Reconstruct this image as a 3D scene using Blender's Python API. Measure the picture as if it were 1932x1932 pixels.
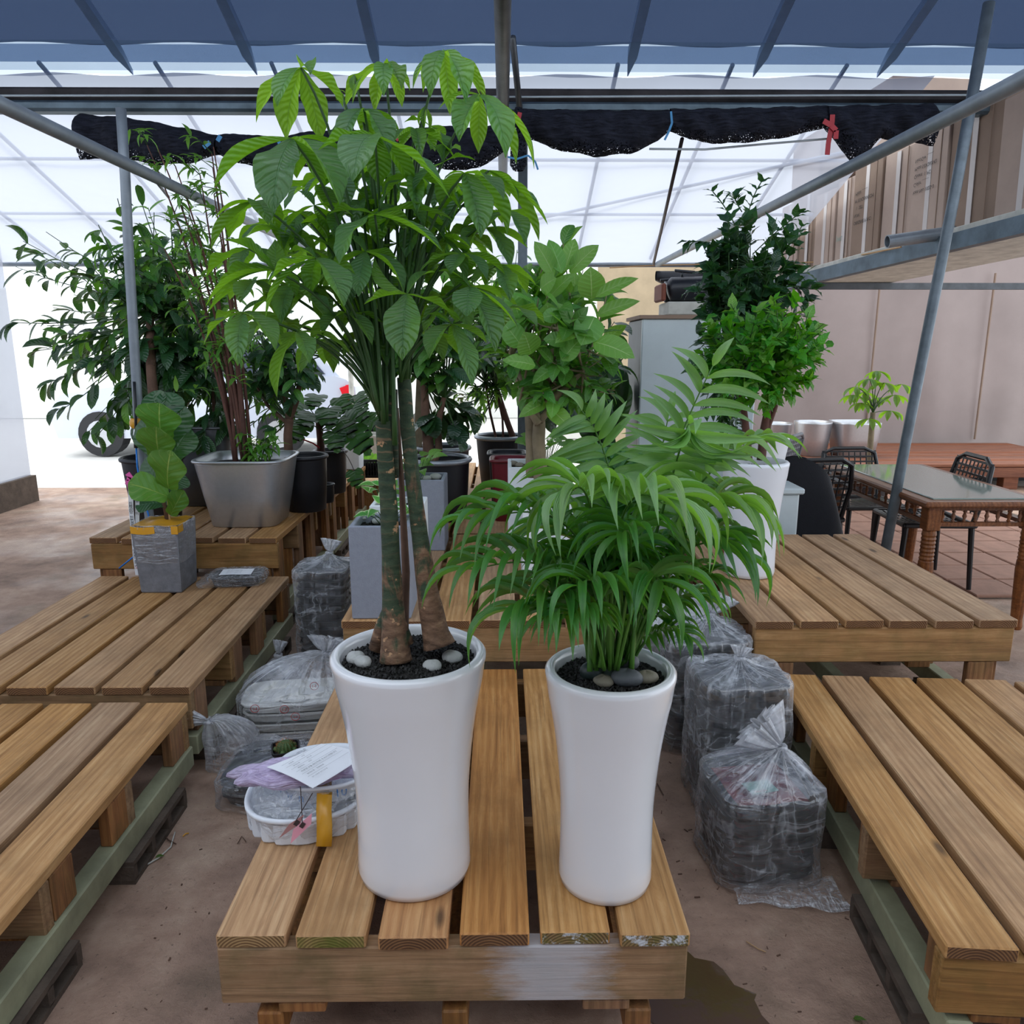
import bpy, math, random
from math import sin, cos, pi, radians, tan, atan2, sqrt
from mathutils import Vector, Matrix, Euler

random.seed(7)
for o in list(bpy.data.objects):
    bpy.data.objects.remove(o)
SC = bpy.context.scene
COL = SC.collection

# ------------------------------------------------------------------ camera, sky, light, exposure
CAM_H = 1.55
PITCH, YAW, FPX, IMG = 12.3, -0.62, 1470.0, 1932.0
cam_data = bpy.data.cameras.new('camera')
cam_data.sensor_width = 36.0
cam_data.sensor_fit = 'HORIZONTAL'
cam_data.lens = FPX / IMG * 36.0
cam_data.clip_start = 0.05
cam_data.clip_end = 200
cam = bpy.data.objects.new('camera', cam_data)
cam.location = (0, 0, CAM_H)
cam.rotation_euler = Euler((radians(90 - PITCH), 0, radians(YAW)))
COL.objects.link(cam)
SC.camera = cam
CAMR = cam.rotation_euler.to_matrix()

world = bpy.data.worlds.new('overcast_sky')
SC.world = world
world.use_nodes = True
bg = world.node_tree.nodes['Background']
bg.inputs['Color'].default_value = (0.86, 0.925, 1.0, 1)
bg.inputs['Strength'].default_value = 2.15

sun_data = bpy.data.lights.new('veiled_sun', 'SUN')
sun_data.energy = 1.3
sun_data.angle = radians(50)
sun_data.color = (1.0, 0.98, 0.95)
sun = bpy.data.objects.new('veiled_sun', sun_data)
sun.rotation_euler = Euler((radians(-24), radians(-10), 0))
COL.objects.link(sun)

SC.view_settings.view_transform = 'Standard'
SC.view_settings.look = 'None'
SC.view_settings.gamma = 1.0
SC.view_settings.use_curve_mapping = False
SC.view_settings.exposure = 0.0
SC.cycles.transparent_max_bounces = 24
SC.cycles.max_bounces = 8
SC.cycles.transmission_bounces = 8
SC.cycles.diffuse_bounces = 4
SC.cycles.glossy_bounces = 3

# ------------------------------------------------------------------ measuring helpers
def ray(px, py):
    return CAMR @ Vector(((px - IMG / 2) / FPX, -(py - IMG / 2) / FPX, -1.0))

def P(px, py, D):
    """world point seen at photo pixel (px,py) standing D metres ahead"""
    r = ray(px, py)
    return Vector((0, 0, CAM_H)) + r * (D / r.y)

def PZ(px, py, z):
    r = ray(px, py)
    return Vector((0, 0, CAM_H)) + r * ((z - CAM_H) / r.z)

# ------------------------------------------------------------------ material helpers
MATS = {}
class NT:
    def __init__(s, name):
        s.m = bpy.data.materials.new(name)
        s.m.use_nodes = True
        s.t = s.m.node_tree
        s.t.nodes.clear()
        s.out = s.n('ShaderNodeOutputMaterial')
        MATS[name] = s.m
    def n(s, typ, **kw):
        nd = s.t.nodes.new(typ)
        for k, v in kw.items():
            if k.startswith('i_'):
                nd.inputs[k[2:].replace('_', ' ')].default_value = v
            else:
                setattr(nd, k, v)
        return nd
    def l(s, a, b):
        s.t.links.new(a, b)
    def val(s, sock, v):
        if hasattr(v, 'default_value') or hasattr(v, 'is_linked'):
            s.l(v, sock)
        else:
            sock.default_value = v
    def math(s, op, a, b=None, c=None, clamp=False):
        nd = s.n('ShaderNodeMath', operation=op, use_clamp=clamp)
        s.val(nd.inputs[0], a)
        if b is not None: s.val(nd.inputs[1], b)
        if c is not None: s.val(nd.inputs[2], c)
        return nd.outputs[0]
    def mix(s, f, a, b):
        nd = s.n('ShaderNodeMix', data_type='RGBA')
        s.val(nd.inputs[0], f); s.val(nd.inputs[6], a); s.val(nd.inputs[7], b)
        return nd.outputs[2]
    def ramp(s, f, stops):
        nd = s.n('ShaderNodeValToRGB')
        s.l(f, nd.inputs[0])
        e = nd.color_ramp.elements
        while len(e) < len(stops): e.new(0.5)
        for i, (p, c) in enumerate(stops):
            e[i].position = p
            e[i].color = c if len(c) == 4 else (*c, 1)
        return nd.outputs[0]
    def coord(s, which='Object', scale=(1, 1, 1), rand=0.0, rot=(0, 0, 0)):
        tc = s.n('ShaderNodeTexCoord')
        mp = s.n('ShaderNodeMapping')
        mp.inputs['Scale'].default_value = scale
        mp.inputs['Rotation'].default_value = rot
        s.l(tc.outputs[which], mp.inputs[0])
        if rand:
            oi = s.n('ShaderNodeObjectInfo')
            cb = s.n('ShaderNodeCombineXYZ')
            r1 = s.math('MULTIPLY', oi.outputs['Random'], rand)
            r2 = s.math('MULTIPLY', oi.outputs['Random'], rand * 7.3)
            s.l(r1, cb.inputs[0]); s.l(r2, cb.inputs[1]); s.l(r2, cb.inputs[2])
            s.l(cb.outputs[0], mp.inputs['Location'])
        return mp.outputs[0]
    def noise(s, vec, scale, detail=4, rough=0.55, dist=0.0, col=False):
        nd = s.n('ShaderNodeTexNoise')
        nd.inputs['Scale'].default_value = scale
        nd.inputs['Detail'].default_value = detail
        nd.inputs['Roughness'].default_value = rough
        nd.inputs['Distortion'].default_value = dist
        if vec is not None: s.l(vec, nd.inputs['Vector'])
        return nd.outputs['Color' if col else 'Fac']
    def bump(s, h, strength=0.3, dist=0.01, normal=None):
        nd = s.n('ShaderNodeBump')
        nd.inputs['Strength'].default_value = strength
        nd.inputs['Distance'].default_value = dist
        s.l(h, nd.inputs['Height'])
        if normal is not None: s.l(normal, nd.inputs['Normal'])
        return nd.outputs[0]
    def pbsdf(s, color, rough=0.5, metal=0.0, normal=None, coat=0.0, spec=0.5, sheen=0.0):
        nd = s.n('ShaderNodeBsdfPrincipled')
        s.val(nd.inputs['Base Color'], color if not isinstance(color, tuple) else (*color[:3], 1))
        s.val(nd.inputs['Roughness'], rough)
        nd.inputs['Metallic'].default_value = metal
        nd.inputs['Coat Weight'].default_value = coat
        nd.inputs['Coat Roughness'].default_value = 0.08
        nd.inputs['Specular IOR Level'].default_value = spec
        nd.inputs['Sheen Weight'].default_value = sheen
        if normal is not None: s.l(normal, nd.inputs['Normal'])
        return nd.outputs[0]
    def done(s, shader):
        s.l(shader, s.out.inputs[0])
        return s.m

def hexc(h):
    h = h.lstrip('#')
    r = [int(h[i:i + 2], 16) / 255 for i in (0, 2, 4)]
    return tuple((c / 12.92 if c <= 0.04045 else ((c + 0.055) / 1.055) ** 2.4) for c in r)

def simple(name, color, rough=0.5, metal=0.0, bumps=0.0, bscale=60, var=0.06, coat=0.0, spec=0.5, sheen=0.0):
    """plain procedural surface with a little mottling and grain"""
    if isinstance(color, str): color = hexc(color)
    m = NT(name)
    v = m.coord('Object', rand=3.0)
    nz = m.noise(v, bscale * 0.15, 5, 0.6)
    dark = tuple(c * (1 - var * 2) for c in color)
    light = tuple(min(1, c * (1 + var)) for c in color)
    colr = m.ramp(nz, [(0.3, dark), (0.7, light)])
    nrm = None
    if bumps:
        nrm = m.bump(m.noise(v, bscale, 3), bumps, 0.004)
    return m.done(m.pbsdf(colr, rough, metal, nrm, coat, spec, sheen))

def wood(name, c1, c2, c3, axis='Y', rough=0.62, tint=None, var=0.28, paint=None, moss=None, wear=0.5):
    """planed softwood with grain along one axis, knots, small cracks"""
    m = NT(name)
    sc = {'X': (1.3, 16, 16), 'Y': (16, 1.3, 16), 'Z': (16, 16, 1.3)}[axis]
    v = m.coord('Object', sc, rand=11.0)
    v1 = m.coord('Object', (1, 1, 1), rand=5.0)
    warp = m.noise(v, 0.55, 3, 0.5)
    g = m.noise(v, 2.3, 7, 0.72, 0.7)
    wv = m.n('ShaderNodeTexWave', wave_type='BANDS', bands_direction={'X': 'Y', 'Y': 'X', 'Z': 'X'}[axis])
    wv.inputs['Scale'].default_value = 0.9
    wv.inputs['Distortion'].default_value = 5.5
    wv.inputs['Detail'].default_value = 3
    wv.inputs['Detail Scale'].default_value = 0.8
    m.l(v, wv.inputs['Vector'])
    f = m.math('ADD', m.math('MULTIPLY', g, 0.87), m.math('MULTIPLY', wv.outputs['Fac'], 0.13))
    col = m.ramp(f, [(0.25, hexc(c3)), (0.5, hexc(c2)), (0.78, hexc(c1))])
    # fine dark fibres
    fib = m.noise(m.coord('Object', tuple(k * 9 if k > 2 else k * 2.2 for k in sc), rand=4.0), 1.0, 3, 0.6)
    col = m.mix(m.math('MULTIPLY', m.ramp(fib, [(0.54, (0, 0, 0)), (0.68, (1, 1, 1))]), 0.42), col, (*[c * 0.5 for c in hexc(c3)], 1))
    # dirt patches
    d = m.noise(v1, 5.0, 5, 0.65)
    col = m.mix(m.math('MULTIPLY', m.ramp(d, [(0.47, (0, 0, 0)), (0.7, (1, 1, 1))]), wear), col, (*[c * 0.55 for c in hexc(c2)], 1))
    # knots
    vo = m.n('ShaderNodeTexVoronoi', feature='F1')
    vo.inputs['Scale'].default_value = 1.0
    m.l(m.coord('Object', tuple(2.2 if k < 2 else 6.5 for k in sc), rand=23.0), vo.inputs['Vector'])
    kn = m.ramp(vo.outputs['Distance'], [(0.05, (1, 1, 1)), (0.10, (0, 0, 0))])
    col = m.mix(m.math('MULTIPLY', kn, 0.75), col, (0.035, 0.02, 0.012, 1))
    if moss:
        mo = m.noise(v1, 11, 4, 0.6)
        col = m.mix(m.math('MULTIPLY', m.ramp(mo, [(0.44, (0, 0, 0)), (0.62, (1, 1, 1))]), moss), col, (0.05, 0.07, 0.015, 1))
    if paint:
        cx, hw, amt = paint
        tc = m.n('ShaderNodeTexCoord'); sp = m.n('ShaderNodeSeparateXYZ'); m.l(tc.outputs['Object'], sp.inputs[0])
        dd = m.math('DIVIDE', m.math('ABSOLUTE', m.math('SUBTRACT', sp.outputs[0], cx)), hw)
        pn = m.noise(m.coord('Object', (5, 14, 26)), 1.3, 6, 0.75)
        pm = m.math('SUBTRACT', m.math('ADD', pn, 0.42), m.math('MULTIPLY', dd, 0.8))
        pf = m.ramp(pm, [(0.34, (0, 0, 0)), (0.72, (1, 1, 1))])
        col = m.mix(m.math('MULTIPLY', pf, amt), col, (*hexc('#b9bcc4'), 1))
    hs = m.n('ShaderNodeHueSaturation')
    oi = m.n('ShaderNodeObjectInfo')
    m.l(m.math('ADD', m.math('MULTIPLY', oi.outputs['Random'], var), 1 - var * 0.5), hs.inputs['Value'])
    m.l(m.math('ADD', m.math('MULTIPLY', m.math('FRACT', m.math('MULTIPLY', oi.outputs['Random'], 17.0)), 0.25), 0.88), hs.inputs['Saturation'])
    m.l(col, hs.inputs['Color'])
    nrm = m.bump(f, 0.35, 0.004)
    nrm = m.bump(fib, 0.4, 0.003, nrm)
    return m.done(m.pbsdf(hs.outputs[0], rough, 0, nrm, spec=0.35))

def endgrain(name, c1, c2, moss=0.0, paint=0.0):
    m = NT(name)
    v = m.coord('Object', (1, 1, 1))
    wv = m.n('ShaderNodeTexWave', wave_type='RINGS', rings_direction='Y')
    wv.inputs['Scale'].default_value = 48
    wv.inputs['Distortion'].default_value = 1.2
    wv.inputs['Detail'].default_value = 2
    mp = m.n('ShaderNodeMapping'); mp.inputs['Location'].default_value = (0.01, 0, 0.05)
    m.l(v, mp.inputs[0]); m.l(mp.outputs[0], wv.inputs['Vector'])
    n = m.noise(m.coord('Object', rand=9), 14, 5, 0.6)
    f = m.math('ADD', m.math('MULTIPLY', wv.outputs['Fac'], 0.5), m.math('MULTIPLY', n, 0.5))
    col = m.ramp(f, [(0.3, hexc(c2)), (0.75, hexc(c1))])
    if moss:
        mo = m.noise(m.coord('Object', rand=13), 16, 4, 0.6)
        col = m.mix(m.math('MULTIPLY', m.ramp(mo, [(0.40, (0, 0, 0)), (0.6, (1, 1, 1))]), moss), col, (*hexc('#56611f'), 1))
    if paint:
        pn = m.noise(m.coord('Object', rand=31), 22, 7, 0.75)
        col = m.mix(m.math('MULTIPLY', m.ramp(pn, [(0.5, (0, 0, 0)), (0.56, (1, 1, 1))]), paint), col, (*hexc('#c8cdd2'), 1))
    return m.done(m.pbsdf(col, 0.75, 0, m.bump(f, 0.4, 0.003), spec=0.3))

# ------------------------------------------------------------------ mesh helpers
class MB:
    """collects shapes, links them as ONE mesh object"""
    def __init__(s):
        s.v, s.f, s.mi, s.uv = [], [], [], []
        s.cur = 0
    def add(s, verts, faces, uvs=None):
        b = len(s.v)
        s.v.extend([tuple(p) for p in verts])
        for i, fc in enumerate(faces):
            s.f.append(tuple(b + k for k in fc))
            s.mi.append(s.cur)
            s.uv.append(uvs[i] if uvs else None)
        return s
    def mat(s, i):
        s.cur = i
        return s
    def box(s, c, d, M=None, ch=0.0, endmat=None):
        """box centre c, full sizes d, optional chamfer; endmat: slot for the -y/+y faces"""
        x, y, z = d[0] / 2, d[1] / 2, d[2] / 2
        c = Vector(c)
        if ch <= 0:
            vs = [Vector((sx * x, sy * y, sz * z)) for sx in (-1, 1) for sy in (-1, 1) for sz in (-1, 1)]
            fs = [(0, 1, 3, 2), (4, 6, 7, 5), (0, 4, 5, 1), (2, 3, 7, 6), (0, 2, 6, 4), (1, 5, 7, 3)]
            ends = (2, 3)
        else:
            vs, fs = [], []
            idx = {}
            for sx in (-1, 1):
                for sy in (-1, 1):
                    for sz in (-1, 1):
                        for a in range(3):
                            p = [sx * x, sy * y, sz * z]
                            for k in range(3):
                                if k != a: p[k] -= (sx, sy, sz)[k] * ch
                            idx[(sx, sy, sz, a)] = len(vs)
                            vs.append(Vector(p))
            def q(l): fs.append(tuple(l))
            for a in range(3):
                b_, c_ = (a + 1) % 3, (a + 2) % 3
                for sa in (-1, 1):
                    l = []
                    for sb, sc_ in ((-1, -1), (1, -1), (1, 1), (-1, 1)):
                        k = [0, 0, 0]; k[a] = sa; k[b_] = sb; k[c_] = sc_
                        l.append(idx[(k[0], k[1], k[2], a)])
                    if sa < 0: l.reverse()
                    q(l)
            ends = (2, 3)
            for a in range(3):
                b_, c_ = (a + 1) % 3, (a + 2) % 3
                for sb in (-1, 1):
                    for sc_ in (-1, 1):
                        k1 = [0, 0, 0]; k2 = [0, 0, 0]
                        k1[a] = -1; k2[a] = 1
                        for k in (k1, k2): k[b_] = sb; k[c_] = sc_
                        l = [idx[(*k1, b_)], idx[(*k2, b_)], idx[(*k2, c_)], idx[(*k1, c_)]]
                        if sb * sc_ < 0: l.reverse()
                        q(l)
            for sx in (-1, 1):
                for sy in (-1, 1):
                    for sz in (-1, 1):
                        l = [idx[(sx, sy, sz, 0)], idx[(sx, sy, sz, 1)], idx[(sx, sy, sz, 2)]]
                        if sx * sy * sz < 0: l.reverse()
                        q(l)
        if M is not None: vs = [M @ v for v in vs]
        vs = [v + c for v in vs]
        b = len(s.f)
        s.add(vs, fs)
        if endmat is not None:
            for e in ends: s.mi[b + e] = endmat
        return s
    def tube(s, pts, r, n=8, cap=True, closed=False):
        """tube along pts; r number or list"""
        pts = [Vector(p) for p in pts]
        k = len(pts)
        rs = r if isinstance(r, (list, tuple)) else [r] * k
        vs, fs = [], []
        up = None
        for i, p in enumerate(pts):
            if closed: t = (pts[(i + 1) % k] - pts[i - 1])
            else: t = pts[min(i + 1, k - 1)] - pts[max(i - 1, 0)]
            if t.length < 1e-9: t = Vector((0, 0, 1))
            t.normalize()
            if up is None:
                up = t.orthogonal().normalized()
            a = (up - t * up.dot(t))
            if a.length < 1e-6: a = t.orthogonal()
            a.normalize(); up = a
            b = t.cross(a)
            for j in range(n):
                th = 2 * pi * j / n
                vs.append(p + (a * cos(th) + b * sin(th)) * rs[i])
        m = k if closed else k - 1
        for i in range(m):
            for j in range(n):
                i2 = (i + 1) % k
                fs.append((i * n + j, i * n + (j + 1) % n, i2 * n + (j + 1) % n, i2 * n + j))
        if cap and not closed:
            fs.append(tuple(range(n - 1, -1, -1)))
            fs.append(tuple((k - 1) * n + j for j in range(n)))
        return s.add(vs, fs)
    def lathe(s, prof, n=32, c=(0, 0, 0), cap0=False, cap1=False, sq=None, ph=0.0):
        """profile [(r,z)]; sq=(exponent, aspect) makes rounded-rectangle rings"""
        vs, fs = [], []
        for r, z in prof:
            for j in range(n):
                th = 2 * pi * j / n + ph
                x, y = cos(th), sin(th)
                if sq:
                    e = sq[0]
                    k = (abs(x) ** e + abs(y) ** e) ** (-1 / e)
                    x, y = x * k, y * k * sq[1]
                vs.append((c[0] + r * x, c[1] + r * y, c[2] + z))
        for i in range(len(prof) - 1):
            for j in range(n):
                fs.append((i * n + j, i * n + (j + 1) % n, (i + 1) * n + (j + 1) % n, (i + 1) * n + j))
        if cap0: fs.append(tuple(range(n - 1, -1, -1)))
        if cap1: fs.append(tuple((len(prof) - 1) * n + j for j in range(n)))
        return s.add(vs, fs)
    def grid(s, fn, nu, nv, uv=True):
        vs, fs, uvs = [], [], []
        for j in range(nv + 1):
            for i in range(nu + 1):
                vs.append(fn(i / nu, j / nv))
        for j in range(nv):
            for i in range(nu):
                a = j * (nu + 1) + i
                fs.append((a, a + 1, a + nu + 2, a + nu + 1))
                uvs.append([(i / nu, j / nv), ((i + 1) / nu, j / nv), ((i + 1) / nu, (j + 1) / nv), (i / nu, (j + 1) / nv)])
        return s.add(vs, fs, uvs)
    def mesh(s, name, mats, smooth=False):
        me = bpy.data.meshes.new(name)
        me.from_pydata(s.v, [], s.f)
        if not isinstance(mats, (list, tuple)): mats = [mats]
        for m in mats: me.materials.append(MATS[m] if isinstance(m, str) else m)
        if len(mats) > 1: me.polygons.foreach_set('material_index', s.mi)
        if any(u is not None for u in s.uv):
            ul = me.uv_layers.new(name='UVMap')
            flat = []
            for fc, u in zip(s.f, s.uv):
                for k in range(len(fc)):
                    flat.extend(u[k] if u else (0.0, 0.0))
            ul.data.foreach_set('uv', flat)
        if smooth: me.polygons.foreach_set('use_smooth', [True] * len(me.polygons))
        me.update()
        return me
    def build(s, name, mats, parent=None, smooth=False, loc=(0, 0, 0), rz=0.0):
        o = bpy.data.objects.new(name, s.mesh(name, mats, smooth))
        COL.objects.link(o)
        o.location = loc
        o.rotation_euler = (0, 0, rz)
        if parent is not None: o.parent = parent
        return o

def place(name, me, M, parent=None):
    o = bpy.data.objects.new(name, me)
    COL.objects.link(o)
    o.matrix_basis = M
    if parent is not None: o.parent = parent
    return o

def tag(o, label=None, cat=None, group=None, kind=None):
    if label: o['label'] = label
    if cat: o['category'] = cat
    if group: o['group'] = group
    if kind: o['kind'] = kind
    return o

def empty(name, loc, rz=0.0, label=None, cat=None, group=None):
    o = bpy.data.objects.new(name, None)
    COL.objects.link(o)
    o.empty_display_size = 0.05
    o.location = loc
    o.rotation_euler = (0, 0, rz)
    return tag(o, label, cat, group)

def struct(mb, name, mats, parent=None, smooth=False, **kw):
    o = mb.build(name, mats, parent, smooth, **kw)
    o['kind'] = 'structure'
    return o

def copy_tree(o, parent=None):
    c = o.copy(); COL.objects.link(c)
    if parent is not None: c.parent = parent
    for ch in list(o.children): copy_tree(ch, c)
    return c

def orient(origin, direction, up, sx=1.0, sy=1.0, sz=1.0):
    """matrix with local +Y along direction, local +Z near up"""
    y = direction.normalized()
    z = up - y * up.dot(y)
    if z.length < 1e-5: z = y.orthogonal()
    z.normalize()
    x = y.cross(z)
    R = Matrix((x, y, z)).transposed().to_4x4()
    return Matrix.Translation(origin) @ R @ Matrix.Diagonal((sx, sy, sz, 1))

def bez(p0, p1, p2, n):
    return [p0 * (1 - t) ** 2 + p1 * 2 * t * (1 - t) + p2 * t * t for t in [i / n for i in range(n + 1)]]

def text_mesh(body, size, mat, M, parent=None, name='lettering', align='LEFT', spacing=1.0):
    cu = bpy.data.curves.new('t', 'FONT')
    cu.body = body; cu.size = size; cu.align_x = align; cu.resolution_u = 2
    cu.space_line = spacing
    to = bpy.data.objects.new('t', cu)
    me = bpy.data.meshes.new_from_object(to)
    bpy.data.objects.remove(to)
    me.name = name
    me.materials.clear(); me.materials.append(MATS[mat])
    return place(name, me, M, parent)
# ------------------------------------------------------------------ materials
wood('plank_wood', '#d0ac80', '#b48b60', '#8c6644', 'Y')
wood('plank_wood_warm', '#cc9f6d', '#b07f52', '#845a39', 'Y')
wood('beam_wood', '#bb966c', '#9c774f', '#725136', 'X', wear=0.5, moss=0.2)
wood('beam_wood_painted', '#b08b62', '#936f48', '#694b31', 'X', wear=0.6, moss=0.3, paint=(0.21, 0.20, 0.66))
wood('post_wood', '#b58659', '#926644', '#63412c', 'Z', wear=0.7, moss=0.2)
wood('deck_wood', '#9a6547', '#7f4d36', '#5a3526', 'X', wear=0.3)
wood('table_wood', '#9c6d4c', '#7c5036', '#4e2f1f', 'Y', rough=0.4, wear=0.2)
endgrain('end_plain', '#a98a5f', '#6f5337')
endgrain('end_moss', '#a08a55', '#6f5a35', moss=0.75)
endgrain('end_dark', '#85603f', '#553b28')
endgrain('end_paint', '#8f7550', '#5e4b30', moss=0.5, paint=0.9)
simple('runner_paint', '#9a9c7e', 0.6, 0, 0.3, 50, 0.16)
simple('block_concrete', '#5d5045', 0.9, 0, 0.6, 90, 0.2)
simple('ceramic', '#e6e7ea', 0.16, 0, 0.0, 30, 0.012, coat=0.6)
simple('ceramic_matt', '#dfe2e8', 0.38, 0, 0.0, 30, 0.015, coat=0.15)
simple('planter_grey', '#8b919e', 0.7, 0, 0.35, 260, 0.05)
simple('planter_white', '#e0e6ea', 0.5, 0, 0.1, 200, 0.02)
simple('concrete_pot', '#72747a', 0.72, 0, 0.35, 140, 0.16)
simple('silver', '#c2c4c8', 0.33, 0.7, 0.05, 300, 0.03)
simple('silver_dark', '#6d7076', 0.42, 0.8, 0.05, 300, 0.04)
simple('silver_rim', '#9aa0a8', 0.35, 0.5, 0.0, 300, 0.04)
simple('pot_black', '#1b1c22', 0.45, 0, 0.1, 120, 0.1)
simple('pot_red', '#651420', 0.4, 0, 0.0, 120, 0.06)
simple('tray_black', '#14161c', 0.38, 0, 0.1, 120, 0.1)
simple('tray_white', '#d9dad6', 0.45, 0, 0.0, 120, 0.02)
simple('tub_white', '#e3e8ee', 0.4, 0, 0.0, 120, 0.02)
simple('meat_red', '#6a1d24', 0.5, 0, 0.4, 60, 0.3)
simple('steel', '#6f7a82', 0.5, 0.6, 0.15, 80, 0.14)
simple('steel_round', '#53565a', 0.45, 0.5, 0.2, 60, 0.16)
simple('steel_pale', '#8b949c', 0.5, 0.5, 0.1, 60, 0.1)
simple('gutter_dark', '#332f32', 0.8, 0.1, 0.6, 40, 0.35)
simple('gutter_grey', '#5f6f7a', 0.5, 0.5, 0.2, 40, 0.2)
simple('rafter_blue', '#93abc6', 0.6, 0.2, 0.1, 60, 0.1)
simple('rib_blue', '#9fb0cc', 0.6, 0.1, 0.1, 60, 0.05)
simple('tarp_dark', '#23262d', 0.35, 0, 0.5, 14, 0.2)
simple('fridge_white', '#c4cfd2', 0.35, 0, 0.0, 60, 0.03)
simple('fridge_grey', '#3f464e', 0.5, 0.0, 0.1, 60, 0.1)
simple('black_plastic', '#17181c', 0.4, 0, 0.1, 60, 0.1)
simple('grey_plastic', '#6d6f76', 0.5, 0, 0.1, 60, 0.1)
simple('red_brown', '#7d4433', 0.7, 0, 0.1, 60, 0.1)
simple('styro', '#c9c8bf', 0.8, 0, 0.3, 60, 0.14)
simple('yellow_tape', '#d59a22', 0.3, 0, 0.25, 26, 0.1, spec=0.6)
simple('yellow_tape_pale', '#dcae62', 0.35, 0, 0.25, 26, 0.06)
simple('paper', '#f0f2f6', 0.7, 0, 0.0, 60, 0.01)
simple('ink', '#4a4a52', 0.8)
simple('ink_black', '#1d1d22', 0.8)
simple('ink_red', '#b03a3a', 0.8)
simple('ink_blue', '#2b6fae', 0.7)
simple('ink_green', '#7ea39a', 0.8)
simple('pink_card', '#e9a3b5', 0.7)
simple('brown_card', '#a97a78', 0.7)
simple('pink_ribbon', '#dc5fa8', 0.5)
simple('red_ribbon', '#a51f2c', 0.5)
simple('blue_string', '#3d86b8', 0.5)
simple('blue_hose', '#1f7fdc', 0.35)
simple('wire_dark', '#3a2f30', 0.5)
simple('wire_pale', '#aab4ba', 0.5)
simple('tent_wall_lit', '#cdb897', 0.9, 0, 0.2, 20, 0.1)
simple('tent_wall_shaded', '#9a8c88', 0.85, 0, 0.25, 9, 0.06)
simple('pale_wall', '#e9e9e4', 0.9, 0, 0.1, 20, 0.04)
simple('yard_pale', '#d9d6cf', 0.9, 0, 0.2, 30, 0.06)
simple('cardboard', '#b19c8f', 0.85, 0, 0.15, 30, 0.05)
simple('cardboard_dark', '#8e7868', 0.85, 0, 0.15, 30, 0.06)
simple('clear_tape', '#c8bfba', 0.3, 0, 0.0, 30, 0.03)
simple('car_paint', '#cfd5e2', 0.2, 0.1, 0.0, 30, 0.01, coat=0.8)
simple('car_glass', '#3a4152', 0.1, 0, 0.0, 30, 0.01, coat=0.6)
simple('tail_red', '#e01c28', 0.2, 0, 0.0, 30, 0.02, coat=0.5)
simple('cloth_black', '#101118', 0.95, 0, 0.4, 200, 0.1, sheen=0.3)
simple('pebble_white', '#b7b8b5', 0.75, 0, 0.7, 70, 0.1)
simple('pebble_grey', '#5d6064', 0.55, 0, 0.4, 60, 0.14)
simple('pebble_green', '#55605a', 0.5, 0, 0.4, 60, 0.2)
simple('pebble_tan', '#8a8272', 0.6, 0, 0.5, 60, 0.16)
simple('pebble_dark', '#33413e', 0.45, 0, 0.5, 30, 0.4)
simple('soil', '#15130f', 0.85, 0, 0.9, 90, 0.3)
simple('soil_granule', '#1a1815', 0.6, 0, 0.4, 200, 0.4)
simple('bark_brown', '#6a4f40', 0.85, 0, 0.7, 50, 0.25)
simple('bark_grey', '#84775f', 0.85, 0, 0.6, 50, 0.2)
simple('bark_red', '#5f3d33', 0.8, 0, 0.5, 50, 0.2)
simple('stem_green', '#2f5220', 0.5, 0, 0.1, 60, 0.15)
simple('stem_palm', '#4a7a24', 0.45, 0, 0.1, 60, 0.15)
simple('cactus_green', '#45602f', 0.6, 0, 0.3, 60, 0.2)
simple('spine', '#c98a55', 0.6)
simple('stick_wood', '#b89468', 0.7)
simple('glass_top', '#8f9c94', 0.08, 0, 0.0, 6, 0.06, coat=0.5)
simple('pale_sack', '#b9b29c', 0.8, 0, 0.3, 40, 0.1)

# paver and earth
def floor_mat():
    m = NT('earth_floor')
    v = m.coord('Object')
    big = m.noise(v, 1.1, 5, 0.6)
    mid = m.noise(v, 6, 6, 0.65)
    f = m.math('ADD', m.math('MULTIPLY', big, 0.55), m.math('MULTIPLY', mid, 0.45))
    col = m.ramp(f, [(0.32, hexc('#6a5548')), (0.5, hexc('#a38673')), (0.66, hexc('#c2a892'))])
    sp = m.noise(v, 60, 3, 0.7)
    col = m.mix(m.math('MULTIPLY', m.ramp(sp, [(0.62, (0, 0, 0)), (0.72, (1, 1, 1))]), 0.6), col, (0.03, 0.02, 0.015, 1))
    g = m.noise(v, 2.2, 3, 0.6)
    col = m.mix(m.math('MULTIPLY', m.ramp(g, [(0.56, (0, 0, 0)), (0.7, (1, 1, 1))]), 0.4), col, (*hexc('#3b3a22'), 1))
    wet = m.noise(v, 1.6, 3, 0.5, 0.4)
    ro = m.ramp(wet, [(0.45, (0.8, 0.8, 0.8)), (0.62, (0.38, 0.38, 0.38))])
    return m.done(m.pbsdf(col, ro, 0, m.bump(m.noise(v, 35, 6, 0.7), 0.6, 0.015), spec=0.4))
floor_mat()
def puddle_mat():
    m = NT('puddle_water')
    v = m.coord('Object')
    return m.done(m.pbsdf((*hexc('#5b4431'),), 0.05, 0, m.bump(m.noise(v, 45, 3), 0.12, 0.004), spec=0.9))
puddle_mat()
simple('paver_red', '#96705e', 0.8, 0, 0.4, 60, 0.12)

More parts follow.
